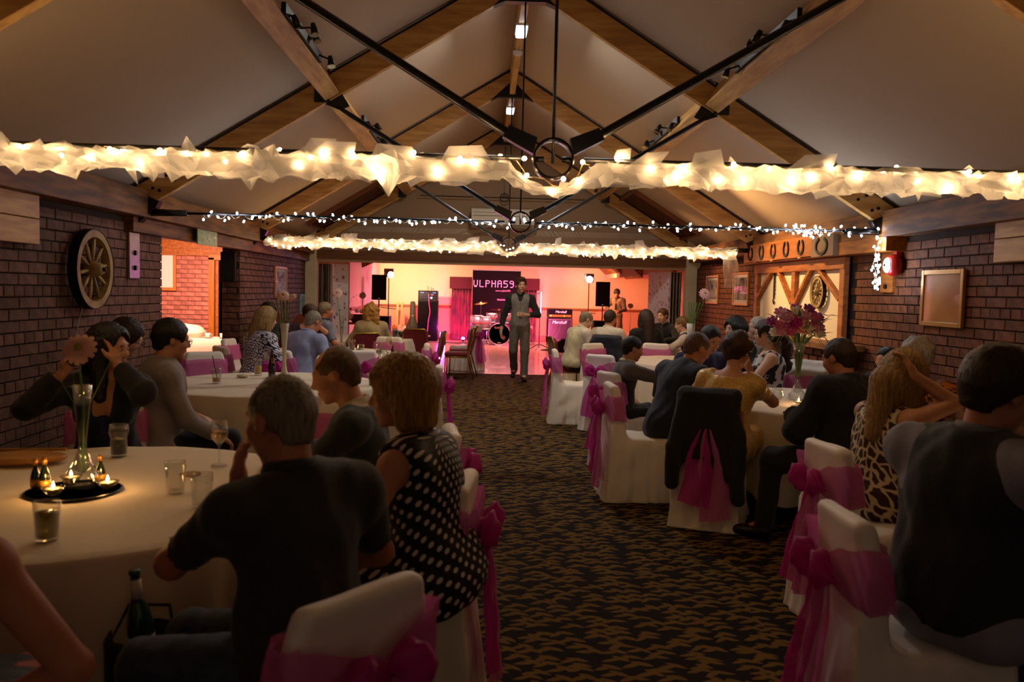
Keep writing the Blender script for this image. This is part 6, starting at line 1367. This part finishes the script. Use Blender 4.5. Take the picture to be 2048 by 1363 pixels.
        if w_.get('torso', True) and not w_.get('hips_only'):
            nk = w_.get('neck', 'crew'); up = F2 @ A(0, 0, 1); fw = F2 @ A(0, 1, 0)
            s.rc(nb - up * .0 + fw * .005, nb + up * .16 + fw * .03, .066, .085, .008, True)
            if nk in ('v', 'open'): s.rc(nb + fw * .07 + up * .03, chest + fw * (.15 * g) + up * (.04 if nk == 'v' else -.03), .062, .018 if nk == 'v' else .04, .006, True)
            if w_.get('front'): s.rc(nb + fw * .11, chest + fw * (.17 * g), .05, .062, .006, True); s.rc(chest + fw * (.17 * g), waist - F1 @ A(0, 0, .12) + fw * (.17 * g), .062, .07, .006, True)
            if nk == 'scoop': s.el(nb + fw * .06, A(.115, .12, .09), F2, .01, True)
            if nk == 'back': s.el(nb - fw * .05 + up * .015, A(.125, .12, .08), F2, .01, True); s.el(nb + fw * .06, A(.11, .1, .08), F2, .01, True)
            if nk == 'strapless': s.cut(chest + up * .075, up)
            if not w_.get('tuck', True) or w_.get('low'): s.el(hip + A(0, 0, -.03), A(.185 * g, .135 * g, .10), None, .05)
            if w_.get('hem') is not None: s.cut(A(0, 0, hz + w_['hem']), A(0, 0, -1))
        v, f = s.surf(); v = ripple(v, f, w_.get('crease', .006), w_.get('freq', 22), NP, None, 7, (1, 1, .7), inf * .35); v = ripple(v, f, w_.get('fold', .0034), 58, NP + 50, None, 7, (1, 1, .55), inf * .3)
        uv = np.stack([np.arctan2(v[:, 0], -v[:, 1] + .02) * .17 + v[:, 0] * .0, v[:, 2] + v[:, 1] * .6], 1) if w_.get('uv') else None
        o = link(w_.get('name', 'shirt'), mesh_np('cloth', v, f, w_['mat'], True, uv), root)
        if w_.get('collar'):
            up = FN @ A(0, 0, 1); P = []
            for k in range(25):
                a = 2 * pi * k / 24 + pi / 2; rr = .068 if not fem else .06; op = .016 * max(0, cos(a - pi / 2)) ** 6
                P.append([nb + FN @ A(rr * cos(a) * q_, rr * sin(a) * q_ + .012, z_ - op * 2.2 + .012) for q_, z_ in ((1.0, .0), (1.0, .035), (1.08, .037), (1.22, .008))])
            MB().grid(P).build('collar', w_['collar'], o, True, solid=.003)
        if w_.get('tie'):
            fw = F2 @ A(0, 1, 0); up = F2 @ A(0, 0, 1); sd = F2 @ A(1, 0, 0); a = nb + fw * .085 - up * .0; b = chest + fw * (.125 * g + .012) - up * .02; c = waist + fw * (.125 * g + .012)
            MB().add([a - sd * .018 + fw * .01, a + sd * .018 + fw * .01, a + sd * .012 - up * .03 + fw * .015, a - sd * .012 - up * .03 + fw * .015], [(0, 1, 2, 3)]).grid([[a - up * .03 - sd * .012, a - up * .03 + sd * .012], [b - sd * .028, b + sd * .028], [c - sd * .036, c + sd * .036]]).build('tie', w_['tie'], o, solid=.005)
        if w_.get('buttons'):
            fw = F2 @ A(0, 1, 0)
            for k in range(4): MB().ell(chest + F2 @ A(0, (.105 + .012) * g + inf + .004, .02 - .075 * k), (.008, .005, .008), 8, 5).build('button', blk, o)
    for nm in 'LR':      # shoes
        if h > .02: continue
        a_, t_ = lg[nm][2][1], lg[nm][2][2]; d = unit(t_ - a_); s = SDF(np.minimum(a_, t_) - .1, np.maximum(a_, t_) + .1, .012); s.rc(A(a_[0], a_[1], a_[2] - .045) - A(0, .02, 0), A(t_[0], t_[1], t_[2] - .002) + A(d[0], d[1], 0) * .05, .045, .038); s.rc(a_ + A(0, 0, .02), a_ - A(0, 0, .03), .05, .05); s.cut(A(0, 0, .004 if not legs else min(a_[2], t_[2]) - .034), A(0, 0, -1)); v, f = s.surf(); link('shoe', mesh_np('shoe', v, f, mat('shoe_leather', '#120d0b', .35)), root)
    # hair
    if hair:
        st, hm = hair[0], hair[1]; op = hair[2] if len(hair) > 2 else {}
        P = lambda x, y, z: hc + H @ A(x, y, z); ex = op.get('ext', .16); drop = op.get('drop', 0)
        hlo = np.minimum(hc - ex, hc + A(-.28, -.28, -.15 - drop)); hhi = hc + ex; hh = min(h, .010) if not drop else max(.009, h * .85)
        for l in op.get('locks', []):
            for p_ in l[:2]: hlo = np.minimum(hlo, P(*p_) - .12); hhi = np.maximum(hhi, P(*p_) + .12)
        s = SDF(hlo, hhi, hh); t = {'buzz': .004, 'short': .011, 'thin': .004, 'bald': .004}.get(st, .022) + op.get('thick', 0)
        s.el(P(0, -.016, .032), A(.077, .097, .087) + t, H, .01)
        if st in ('short', 'buzz', 'thin', 'bald'): s.rc(P(0, -.052, .0), P(0, -.045, -.045), .062 + t * .6, .055 + t * .4, .02)
        if op.get('quiff'): s.el(P(0, .055, .105), A(.06, .05, .03), H, .03)
        if st in ('bob', 'long', 'wavy'):
            b = op.get('len', .10)
            for sg in (-1, 1): s.rc(P(sg * .070, -.015, .02), P(sg * .080, -.005, -b), .038, .030, .03); s.rc(P(sg * .045, -.065, .02), P(sg * .055, -.070, -b), .055, .042, .03)
            s.rc(P(0, -.075, .02), P(0, -.075, -b), .058, .045, .03)
        if st in ('updo',): s.el(P(0, -.085, .035), A(.062, .05, .055), H, .03); s.rc(P(0, -.06, .0), P(0, -.055, -.05), .06, .05, .03)
        if st == 'pony': s.rc(P(0, -.05, .0), P(0, -.05, -.04), .06, .05, .03)
        for l in op.get('locks', []): s.rc(P(*l[0]), P(*l[1]), l[2], l[3], .03)
        for p_, d_, r0, r1 in op.get('hang', []): s.rc(P(*p_), P(*p_) + A(*d_), r0, r1, .03)
        # hairline: open the face, the ears, the nape
        fz = op.get('fringe', 0.)
        s.el(P(0, .120, -.045 - fz), A(.074, .085, .128), H, .012, True)
        if st in ('short', 'buzz', 'thin', 'bald', 'updo', 'pony'):
            for sg in (-1, 1): s.el(P(sg * .085, .015, -.035), A(.045, .042, .045), H, .01, True)
            s.bx(P(0, .03, -.14), A(.12, .075, .10), H, .02, .01, True); s.bx(P(0, -.05, -.165), A(.12, .10, .085), H, .02, .01, True)
        if st in ('thin', 'bald'): s.el(P(0, .075, .105), A(.062, .075 if st == 'thin' else .10, .045), H, .015, True)
        if st == 'bald': s.el(P(0, .0, .135), A(.07, .09, .05), H, .01, True)
        v, f = s.surf()
        if len(v):
            l = (v - hc) @ H; an = np.arctan2(l[:, 0], l[:, 1] + .02); nv = vnormals(v, f); amp = op.get('amp', .0016 if st in ('buzz', 'thin', 'bald', 'short') else .0030)
            v = v + nv * (amp * (np.sin(an * 38 + 3 * np.sin(l[:, 2] * 18)) + .7 * np.sin(an * 71 + l[:, 2] * 30)))[:, None]
            if op.get('curl'): v = ripple(v, f, op['curl'], 60, NP)
            link('hair', mesh_np('hair', v, f, hm), root)
    root['_k'] = 1; del root['_k']
    info = dict(root=root, hc=hc, H=H, nb=nb, chest=chest, F2=F2, arms=arms, sc=sc, top=top)
    if abs(sc * top[2] - (head[2] if len(head) > 2 else sc * top[2])) > .05: print('HEAD Z', label[:40], 'got %.2f want %.2f' % (sc * top[2], head[2]))
    return info
shirt_dark = cloth('shirt_charcoal', '#2a2928'); denim = cloth('denim', '#3c4658', .85, '#2a3242', sc=30); black_c = cloth('black_cloth', '#121110', .85); navy = cloth('navy_cloth', '#161c2c', .8); grey_d = cloth('grey_jumper', '#3c4344', .9)
grey_sh = cloth('grey_shirt', '#8c8078', .7); blue_sh = cloth('pale_blue_shirt', '#9aa0c0', .7); white_sh = cloth('white_shirt', '#d8ccb8', .7); cream_v = cloth('cream_waistcoat', '#d0c8a0', .7); blue_top = cloth('royal_blue', '#1a2050', .7); cream_j = cloth('cream_jacket', '#a89468', .85); polo = cloth('grey_polo', '#747c90', .8); trouser = cloth('dark_trousers', '#17151a', .8); grey_t = cloth('grey_suit', '#746c60', .75, '#60594e', sc=60); plum = cloth('plum_print', '#4a2c40', .8, '#241420', sc=22)
dots = uvpat('polka_dots', 'dots', '#0d0c10', '#e8dcc8', 26.); blocks = uvpat('block_print', 'blocks', '#0e0e1c', '#d8d4dc', 30.); floral = uvpat('floral_print', 'floral', '#14141a', '#c8c4c4', 13.); leop = uvpat('leopard_print', 'leopard', '#3a1416', '#d8c8a0', 17.); orangef = uvpat('orange_floral', 'floral', '#2a140c', '#c8742c', 20.); redf = uvpat('red_floral', 'floral', '#141420', '#b04a3a', 12.)
def sequin():
    m = mat('gold_sequin', '#ecc474', .4, .2, noise=(90, .3), col2='#c89a48'); t = m.node_tree; b = t.nodes['Principled BSDF']; tc = nn(t, 'ShaderNodeTexCoord'); v = nn(t, 'ShaderNodeTexVoronoi'); v.inputs['Scale'].default_value = 190; t.links.new(tc.outputs['Object'], v.inputs['Vector'])
    bp = nn(t, 'ShaderNodeBump'); bp.inputs['Strength'].default_value = .8; bp.inputs['Distance'].default_value = .004; t.links.new(v.outputs['Color'], bp.inputs['Height']); t.links.new(bp.outputs[0], b.inputs['Normal']); return m
gold_dress = sequin()
def W(m, **k): k['mat'] = m; return k
def trousers(m, **k): return W(m, torso=True, hips_only=True, legs=2.0, infl=.010, name='trousers', **k)
hN, hM, hF = .0092, .0132, .0155
# ---------------- left side
person('woman at bottom left edge, bare arm bent, dark red floral dress', (-1.52, 1.74), 345, 14, fem=True, girth=1.15, sk=SKR, h=hN, aR=((.12, .16, .62), (1.2, -.3, -.2)), curl=(.6, .8), hair=('long', H_brown, dict(drop=.1)), wear=[W(redf, uv=True, neck='scoop', strap=.7, name='dress', legs=.8, skirt=True, infl=.014)])
person('balding grey haired man in charcoal short sleeved shirt, chin on hand', (-.90, 2.30, 1.35), 318, 12, twist=-4, hy=-12, hp=14, girth=1.12, belly=1.1, sk=SKR, h=hN, jaw=1.1, aL=((-.07, .27, .99), (-.8, .5, -1.0)), hdir=((.10, .12, 1), None), palm=((1, -.3, .1), None), curl=(.55, .5), aR=((.20, .36, .68), (1, -.3, -.6)), hair=('thin', H_grey), wear=[W(shirt_dark, sleeve=.74, collar=shirt_dark, infl=.016, low=True, hem=-.09, crease=.011, freq=17), trousers(denim)], legs={'L': ((-.32, .28, .545), (-.36, .30, .10), (-.45, .40, .04)), 'R': ((-.14, .40, .545), (-.16, .42, .10), (-.22, .54, .04))})
person('blond bobbed woman in black and white polka dot dress, back to the aisle', (-.62, 2.90, 1.29), 290, 16, twist=6, hy=-22, hp=6, girth=1.18, fem=True, sk=SK, h=hN, aL=((-.20, .32, .72), (-1, -.1, -.7)), hair=('bob', H_blond, dict(thick=.008, len=.095, fringe=.02)), wear=[W(dots, uv=True, neck='crew', name='dress', legs=1.0, skirt=True, infl=.014, strap=.72)])
person('man with shaved brown hair in dark grey jumper, leaning over table in profile', (-1.02, 3.70, 1.31), 272, 20, hy=-4, hp=20, sk=SK, h=.0112, jaw=1.1, aL=((-.10, .42, .80), (-1, 0, -.6)), aR=((.12, .42, .80), (1, 0, -.6)), hair=('thin', H_buzz), wear=[W(grey_d, sleeve=1.92, infl=.016, low=True, hem=-.10, crease=.006), W(cloth('tee_collar', '#b09878'), infl=.019, name='collar_edge', neck='crew', hem=.475), trousers(denim)])
wine = person('dark haired woman in black cardigan and blue top, lifting a wine glass', (-2.33, 4.52, 1.31), 165, 9, hy=-62, hp=6, hr=0, girth=1.02, fem=True, sk=SK, h=.0112, eyes=True, aR=((.16, .26, 1.10), (.8, -.2, -1)), aL=((-.07, .17, 1.12), (-1, .35, -1)), hdir=((.15, -.05, 1), (-.55, .35, .75)), palm=((.9, -.4, .0), (-.5, .6, -.4)), curl=(.30, .75), hair=('long', H_dark, dict(drop=.32, fringe=-.02, locks=[((.07, .0, -.05), (.085, .03, -.26), .045, .03), ((-.07, .0, -.05), (-.085, .03, -.26), .045, .03), ((0, -.08, -.05), (0, -.09, -.3), .07, .05)])), wear=[W(blue_top, neck='open', name='top', infl=.009, low=True, hem=-.10), W(black_c, neck='open', front=True, sleeve=1.80, infl=.020, name='cardigan', low=True, hem=-.10), trousers(trouser)])
o = wine_glass((0, 0, 0), 'wine glass of red wine held up in the dark haired woman\'s hand', True, redwine, 1.1)
R_ = wine['root']; wr = wine['arms']['R'][1][2]; bpy.context.view_layer.update(); p = R_.matrix_world @ V(tuple(float(q) for q in (wr + unit((-.55, .35, .75)) * .085 + np.array([-.01, .035, -.02])))); o.location = (p.x, p.y, p.z - .12)
person('dark haired woman in glasses with head bowed beside the brick wall', (-2.72, 5.75, 1.29), 70, 14, hy=10, hp=26, fem=True, sk=SKP, h=hM, glasses=True, hair=('bob', H_brown, dict(len=.14)), wear=[W(black_c, sleeve=1.9, name='jumper'), trousers(trouser)])
person('broad man in grey striped shirt and glasses, dark hair, hand on knee', (-2.30, 5.35, 1.36), 48, 8, twist=10, hy=10, hp=10, girth=1.22, belly=1.15, sk=SK, h=.0112, glasses=True, wid=.205, aR=((.22, .30, .60), (.8, -1, -.3)), hair=('short', H_dark, dict(thick=.006, curl=.003)), wear=[W(grey_sh, sleeve=1.9, collar=grey_sh, infl=.018, low=True, hem=-.09, crease=.012, freq=19), trousers(black_c)])
person('woman with long fair hair in black and white block print top', (-2.66, 9.05, 1.34), 42, 12, hy=8, hp=12, girth=1.2, fem=True, sk=SKP, h=hM, hair=('long', H_pale, dict(drop=.22, locks=[((0, -.08, -.04), (-.02, -.10, -.22), .08, .06), ((.07, -.02, -.04), (.09, 0, -.2), .045, .03), ((-.07, -.02, -.04), (-.09, 0, -.2), .045, .03)])), wear=[W(blocks, uv=True, sleeve=.95, name='top', infl=.018, low=True, hem=-.10), trousers(black_c)])
person('grey haired man in pale blue shirt hunched over third left table', (-2.20, 9.35, 1.30), 30, 19, hy=4, hp=30, girth=1.12, sk=SKR, h=hM, hair=('thin', H_grey), wear=[W(blue_sh, sleeve=1.9, collar=blue_sh, infl=.018, low=True, hem=-.09, crease=.007, freq=20), trousers(trouser)])
person('dark haired woman in plum print with hand raised across her face', (-2.70, 11.5, 1.30), 150, 18, hy=-20, hp=24, fem=True, sk=SK, h=hM, eyes=True, aL=((-.02, .26, 1.10), (-1, .4, -1)), hdir=((.3, -.1, .9), None), palm=((.6, -.8, 0), None), aR=((.16, .40, .80), (1, 0, -.6)), hair=('updo', H_brown), wear=[W(plum, sleeve=.9, neck='scoop', name='top'), trousers(trouser)])
person('grey haired man in grey polo shirt turned right at far left table', (-2.67, 12.35, 1.33), 60, 6, hy=4, hp=4, girth=1.1, belly=1.15, sk=SKR, h=hF, hair=('short', H_grey), wear=[W(polo, sleeve=.8, collar=navy, infl=.016), trousers(trouser)])
person('woman with wavy blond hair in cream jacket, back to the camera', (-2.02, 12.4, 1.32), 345, 8, girth=1.25, fem=True, sk=SKP, h=hF, hair=('wavy', H_blond, dict(drop=.12, curl=.010, len=.14, locks=[((.03, -.08, -.02), (.07, -.09, -.17), .07, .05), ((-.05, -.07, -.02), (-.05, -.09, -.13), .06, .045)])), wear=[W(cream_j, sleeve=1.9, infl=.020, name='jacket', low=True, hem=-.1), trousers(trouser)])
person('dark haired guest mostly hidden behind the woman in block print', (-3.22, 11.25, 1.33), 140, 8, hp=10, fem=True, sk=SK, h=hF, hair=('bob', H_dark), wear=[W(black_c, sleeve=1.9, name='jumper')])
# ---------------- right side
person('bald man in glasses, cream waistcoat over white sleeves, head bowed', (1.22, 12.0, 1.29), 62, 18, hy=14, hp=26, girth=1.12, sk=SKP, h=hM, glasses=True, hair=('bald', H_grey), wear=[W(white_sh, sleeve=1.6, collar=white_sh, infl=.014), W(cream_v, neck='v', infl=.022, name='waistcoat', strap=.74, low=True, hem=-.06), trousers(black_c)])
person('dark haired man in white shirt with his back to the camera', (1.52, 11.95, 1.33), 28, 12, twist=6, hy=6, hp=14, girth=1.12, sk=SK, h=hM, hair=('short', H_brown), wear=[W(white_sh, sleeve=1.9, collar=white_sh, infl=.02, low=True, hem=-.09), trousers(trouser)])
person('woman with long dark hair in black jacket, back to the camera', (2.03, 12.0, 1.30), 352, 8, hp=8, fem=True, sk=SK, h=hM, hair=('long', H_brown, dict(drop=.36, locks=[((0, -.08, -.04), (0, -.11, -.34), .085, .06), ((.07, -.03, -.03), (.09, -.05, -.28), .05, .035), ((-.07, -.03, -.03), (-.09, -.05, -.28), .05, .035)])), wear=[W(black_c, sleeve=1.9, infl=.02, name='jacket', low=True, hem=-.1), trousers(trouser)])
person('man facing the camera in black shirt and tie at farthest right table', (2.70, 14.0, 1.32), 222, 10, hy=6, hp=8, hr=6, sk=SKP, h=.0126, eyes=True, aL=((-.18, .42, .80), (-1, 0, -.5)), aR=((.14, .42, .80), (1, 0, -.5)), hair=('short', H_mid), wear=[W(black_c, sleeve=1.9, collar=black_c, infl=.016, tie=cloth('grey_tie', '#6a625c')), trousers(trouser)])
person('fair haired boy in white sleeves and navy waistcoat leaning left', (2.62, 12.3, 1.26), 300, 18, side=-6, hy=0, hp=14, sc=.95, sk=SKP, h=hM, aL=((-.30, .42, .84), (-1, -.2, -.3)), hair=('short', hairm('hair_sandy', '#8a6838', '#5e4424')), wear=[W(white_sh, sleeve=1.9, collar=white_sh, infl=.014), W(navy, neck='v', infl=.022, name='waistcoat', strap=.74, low=True, hem=-.06), trousers(trouser)])
person('boy with cropped dark hair in grey knitted waistcoat, arm over chair back', (1.03, 7.30, 1.17), 68, 10, twist=18, hy=12, hp=14, sc=.90, girth=.9, sk=SK, h=.0126, aR=((.20, .30, .74), (.8, .6, .3)), aL=((-.20, .28, .66), (-1, 0, -.5)), hair=('short', H_dark, dict(thick=-.006)), wear=[W(cloth('grey_marl', '#6a6460'), sleeve=1.9, collar=cream_v, infl=.014, crease=.006), W(cloth('slate_waistcoat', '#3c3a40'), neck='v', infl=.022, name='waistcoat', strap=.74, low=True, hem=-.08), trousers(trouser)])
person('man in navy suit with cropped hair leaning far forward from his chair', (1.40, 6.42, 1.30), 62, 27, hy=12, hp=24, girth=1.1, sk=SKR, h=.0112, aL=((-.12, .56, .84), (-1, 0, -.5)), aR=((.12, .58, .80), (1, -.2, -.5)), hair=('buzz', H_buzz, dict(thick=.003)), wear=[W(navy, sleeve=1.9, infl=.024, name='jacket', low=True, collar=navy, crease=.010, freq=15, hem=-.13), trousers(navy)], legs={'L': ((-.13, .42, .54), (-.14, .40, .10), (-.15, .54, .04)), 'R': ((.14, .42, .54), (.16, .38, .10), (.17, .52, .04))})
person('man in royal blue jumper facing the camera, eyes lowered', (1.74, 7.30, 1.31), 168, 16, hy=-10, hp=26, hr=-4, sk=SK, h=.0126, eyes=True, aL=((-.12, .40, .80), (-1, 0, -.5)), aR=((.12, .40, .80), (1, 0, -.5)), hair=('short', H_dark, dict(thick=-.006)), wear=[W(blue_top, sleeve=1.9, infl=.016), trousers(trouser)])
person('woman with short black hair in low cut black top turned left', (2.36, 8.75, 1.36), 235, 4, hy=14, hp=2, fem=True, sk=SKP, h=hM, eyes=True, hair=('bob', H_dark, dict(thick=.012, len=.09, curl=.004)), wear=[W(black_c, neck='open', sleeve=.6, name='top'), trousers(trouser)])
pint = person('white haired person raising a pint of stout to the lips', (2.72, 9.05, 1.38), 262, 2, hy=4, hp=-4, sk=SKP, h=.0126, glasses=True, aR=((.06, .24, 1.16), (1, .5, -1)), hdir=(None, (-.5, .6, .5)), palm=(None, (-.6, -.3, .1)), curl=(.5, .75), hair=('short', H_white, dict(thick=.008)), wear=[W(cloth('stone_top', '#8a8070'), sleeve=1.9, collar=white_sh), trousers(trouser)])
o = tumbler((0, 0, 0), 'pint of stout held up in the white haired guest\'s hand', .036, .15, .85, stout, 1.15, foam=True)
bpy.context.view_layer.update(); wr = pint['arms']['R'][1][2]; p = pint['root'].matrix_world @ V(tuple(float(q) for q in (wr + np.array([-.05, .055, -.01])))); o.location = p; o.rotation_euler = (0, -.5, 0)
person('woman in glasses, long dark ponytail, black and white floral halter dress', (2.38, 7.85, 1.36), 285, 6, hy=2, hp=4, girth=1.22, fem=True, sk=SKP, h=.0126, glasses=True, eyes=True, aL=((-.1, .36, .78), (-1, 0, -.6)), aR=((.1, .36, .78), (1, 0, -.6)), hair=('pony', H_brown, dict(drop=.34, curl=.010, locks=[((0, -.10, .03), (.04, -.17, -.10), .05, .06), ((.04, -.17, -.10), (.08, -.20, -.34), .06, .035)])), wear=[W(floral, uv=True, neck='back', strap=.62, name='dress', legs=1., skirt=True, infl=.014)])
person('woman in gold sequin dress, brown hair pinned up, elbow on table', (1.50, 5.78, 1.28), 32, 20, side=4, twist=4, hy=14, hp=18, girth=1.25, fem=True, sk=SK, h=.0112, aR=((.10, .36, 1.02), (.8, .5, -1)), hdir=(None, (-.3, .2, .9)), palm=(None, (-.7, -.5, 0)), aL=((-.12, .42, .80), (-1, 0, -.6)), hair=('updo', H_red, dict(curl=.006, thick=.004)), wear=[W(gold_dress, sleeve=.55, neck='back', name='dress', legs=1.0, skirt=True, infl=.014, low=True)])
tag(MB().ell((1.515, 5.695, 1.262), (.034, .02, .026), 8, 5).ell((1.545, 5.70, 1.235), (.026, .018, .02), 8, 5).build('hair_clip', mat('peach_clip', '#d8905a', .5)), 'peach flower clip in the pinned up hair of the gold dress woman', 'hair clip')
person('heavy man in black jacket at centre right table, back to the camera', (1.93, 5.22, 1.34), 345, 14, twist=-10, hy=-18, hp=18, girth=1.3, belly=1.1, wid=.22, sk=SKR, h=.0112, aL=((-.19, .34, .80), (-.7, -.3, -1)), aR=((.2, .42, .80), (1, -.2, -.5)), hair=('buzz', H_brown, dict(thick=.003)), wear=[W(black_c, sleeve=1.92, infl=.030, name='jacket', low=True, collar=black_c, crease=.011, freq=15, hem=-.12), trousers(black_c)], legs={'L': ((-.40, .26, .53), (-.42, .30, .10), (-.50, .40, .04)), 'R': ((.10, .42, .54), (.12, .42, .10), (.12, .56, .04))})
person('woman with long fair hair in leopard print dress, hand on her head', (1.88, 4.15, 1.30), 78, 14, hy=0, hp=30, hr=-12, girth=1.12, fem=True, sk=SK, h=.0105, aR=((.10, .14, 1.20), (.2, 1, -.75)), hdir=(None, (-.35, -.25, .75)), palm=(None, (-.45, -.75, -.3)), curl=(.5, .42), aL=((-.14, .42, .80), (-1, 0, -.6)), hair=('long', H_pale, dict(drop=.40, ext=.2, len=.03, hang=[((.03, -.05, .04), (.01, -.12, -.24), .085, .085), ((.04, -.13, -.10), (.01, -.06, -.26), .08, .05), ((.07, .0, .02), (.03, -.07, -.28), .05, .045), ((-.05, -.04, 0), (.0, -.12, -.24), .06, .05)])), wear=[W(leop, uv=True, neck='back', strap=.66, name='dress', legs=1., skirt=True, infl=.014)])
person('white haired woman in orange floral top beyond the long haired woman', (2.48, 5.25, 1.35), 12, 8, hy=-14, hp=10, girth=1.1, fem=True, sk=SKP, h=hM, hair=('short', H_white, dict(curl=.006, thick=.006)), wear=[W(orangef, uv=True, neck='back', sleeve=.3, name='top'), trousers(trouser)])
person('dark haired child low beside the brick wall at centre right table', (3.24, 7.2, 1.14), 240, 6, hp=8, sc=.86, girth=.9, sk=SK, h=hF, hair=('short', H_dark), wear=[W(black_c, sleeve=1.9), trousers(trouser)])
person('man in dark waistcoat and blue grey shirt nearest the camera on right', (1.37, 2.56, 1.42), 74, 5, twist=-6, hy=8, hp=16, hr=6, sc=1.07, girth=1.28, belly=1.15, wid=.215, sk=SKR, h=hN, jaw=1.1, aR=((.20, .44, .80), (1, -.5, -.6)), aL=((-.12, .44, .80), (-1, 0, -.5)), hair=('short', H_brown, dict(thick=.012)), wear=[W(cloth('blue_grey_shirt', '#8a8898'), sleeve=1.9, collar=cloth('shirt_collar', '#74727e'), infl=.018, crease=.010, freq=17, low=True, hem=-.10), W(cloth('charcoal_waistcoat', '#22222a'), neck='v', infl=.030, name='waistcoat', strap=.74, low=True, hem=-.04, crease=.007), trousers(denim)])
# ---------------- standing
wk = person('man walking up the aisle in grey waistcoat and dark shirt, holding a glass', (.31, 14.42, 1.83), 184, 2, hy=-14, hp=2, stand=True, sc=1.055, girth=.88, wid=.172, sk=SKP, h=.0112, eyes=True, aL=((-.10, .24, 1.10), (-1, -.6, -.4)), aR=((.31, .06, .84), (.6, -1, 0)), hdir=((.75, .3, .1), (0, .05, -1)), palm=((.1, -.9, -.2), (-1, 0, 0)), curl=(.6, .35), hair=('short', H_mid, dict(thick=.006, quiff=True, curl=.003)), legs={'L': ((-.09, .10, .50), (-.09, .12, .09), (-.10, .27, .045)), 'R': ((.10, .0, .50), (.09, -.26, .17), (.10, -.14, .06))}, wear=[W(cloth('black_shirt', '#23201d'), sleeve=1.75, collar=cloth('black_collar', '#191614'), infl=.012, crease=.004), W(cloth('grey_waistcoat', '#8a8478', .7), neck='v', infl=.020, name='waistcoat', strap=.74, low=True, hem=-.03, crease=.003, buttons=True), trousers(grey_t, hem_leg=1)])
o = tumbler((0, 0, 0), 'clear tumbler carried in the walking man\'s hand', .034, .12, .3, mat('pale_water', '#c8c0b0', .1, trans=.6))
bpy.context.view_layer.update(); wr = wk['arms']['L'][1][2]; p = wk['root'].matrix_world @ V(tuple(float(q) for q in (wr + np.array([.075, .06, -.07])))); o.location = p
person('young man in waistcoat and dark tie standing behind the right PA speaker', (3.52, 24.0, 1.70), 205, 4, hy=-6, hp=24, stand=True, sc=1.0, girth=.9, wid=.172, sk=SKR, h=hM, eyes=True, aL=((-.10, .30, 1.02), (-1, -.4, -.4)), aR=((.12, .32, 1.02), (1, -.4, -.4)), hair=('short', H_dark, dict(thick=.008, fringe=.035)), wear=[W(cloth('brown_shirt', '#5a4038'), sleeve=1.9, collar=cloth('brown_collar', '#4c342c'), infl=.013, tie=black_c), W(cloth('tan_waistcoat', '#8a6c5c'), neck='v', infl=.02, name='waistcoat', strap=.74, low=True, hem=-.03), trousers(cloth('tan_trousers', '#7a5a38'))])
o = thing('work_light', 'small cluttered rack beside the standing young man', 'equipment', (3.28, 23.6, .82)); MB().box((0, 0, .1), (.2, .2, .2)).build('case', chrome, o, bevel=.01); MB().ell((0, -.1, .14), (.04, .02, .05), 8, 5).build('indicator', glow('white_indicator', (1, .85, .6), 5), o); MB().cyl((0, 0, -.82), (0, 0, 0), .03, .03, 8).build('pole', blk, o); o.name = 'mixer_rack'
# ---------------- garments hung on chairs, white coat and toy
def hung(name, label, m, base, rz, w=.25, zt=.905, zb=.30, seed=1, sleeves=True, sc=1.):
    o = thing(name, label, 'jacket', (*base, 0), rz, None, sc); s = SDF((-.42, -.52, -.0), (.42, .08, 1.0), .011)
    def f_(x, y, z):
        t = np.clip((zt - z) / (zt - zb), 0, 1); wd = w * (.80 + .22 * np.minimum(1, t * 3)) ; yc = -.320 - .045 * t; z0 = zb + .05 * np.sin(x * 14 + seed) + .10 * np.clip(x / w, -1, 1) ** 2 * -1 + .06
        d = np.maximum(np.abs(x) - wd, np.abs(y - yc) - (.022 + .010 * np.sin(x * 26 + seed) * t)); return np.maximum(d, np.maximum(z - zt - .0, z0 - z)) * .8
    s.fn((-.42, -.52, 0), (.42, .08, 1.), f_, .01); s.rc((-.16, -.27, zt - .012), (.16, -.27, zt - .012), .055, .055, .05); s.rc((-.13, -.20, zt - .06), (.13, -.20, zt - .06), .035, .035, .05)
    if sleeves:
        for sg in (-1, 1): s.rc((sg * (w - .035), -.30, zt - .08), (sg * (w + .025), -.37, zb + .16), .058, .05, .03); s.rc((sg * (w + .025), -.37, zb + .16), (sg * (w + (.03 if sg > 0 else .02)), -.385, zb - .08 - (.08 if sg > 0 else 0)), .05, .046, .02)
    v, f = s.surf(); v = ripple(v, f, .006, 22, seed); link('jacket_body', mesh_np('jacket_body', v, f, m), o); return o
for c_ in [c for o_ in D.objects if o_.get('label', '').startswith('covered chair with black jacket') for c in o_.children if c.name.startswith('bow')]: D.objects.remove(c_)
hung('jacket', 'black jacket hung over the back of the chair behind gold dress woman', black_c, (1.30, 5.70), yaw(22), .190, .915, .40, 3)
hung('jacket', 'navy jacket hung on the burgundy chair behind the white shirted man', navy, (1.52, 11.9), yaw(20), .22, .94, .45, 5)
hung('coat', 'white coat hung over the covered chair beside the floral dress woman', cloth('white_coat', '#d8d0c0'), (2.78, 7.75), yaw(205), .21, .92, .42, 8)
o = thing('toy_ball', 'small pink toy ball with green base on the centre right table', 'toy', (2.02, 7.18, T + .003)); MB().ell((0, 0, .035), (.032, .032, .032), 12, 8).build('ball', mat('toy_pink', '#e0406a', .5), o, True); MB().lathe([(0, 0), (.04, 0), (.036, .01), (0, .012)], 12).build('base', mat('toy_green', '#4a9a4a', .5), o)
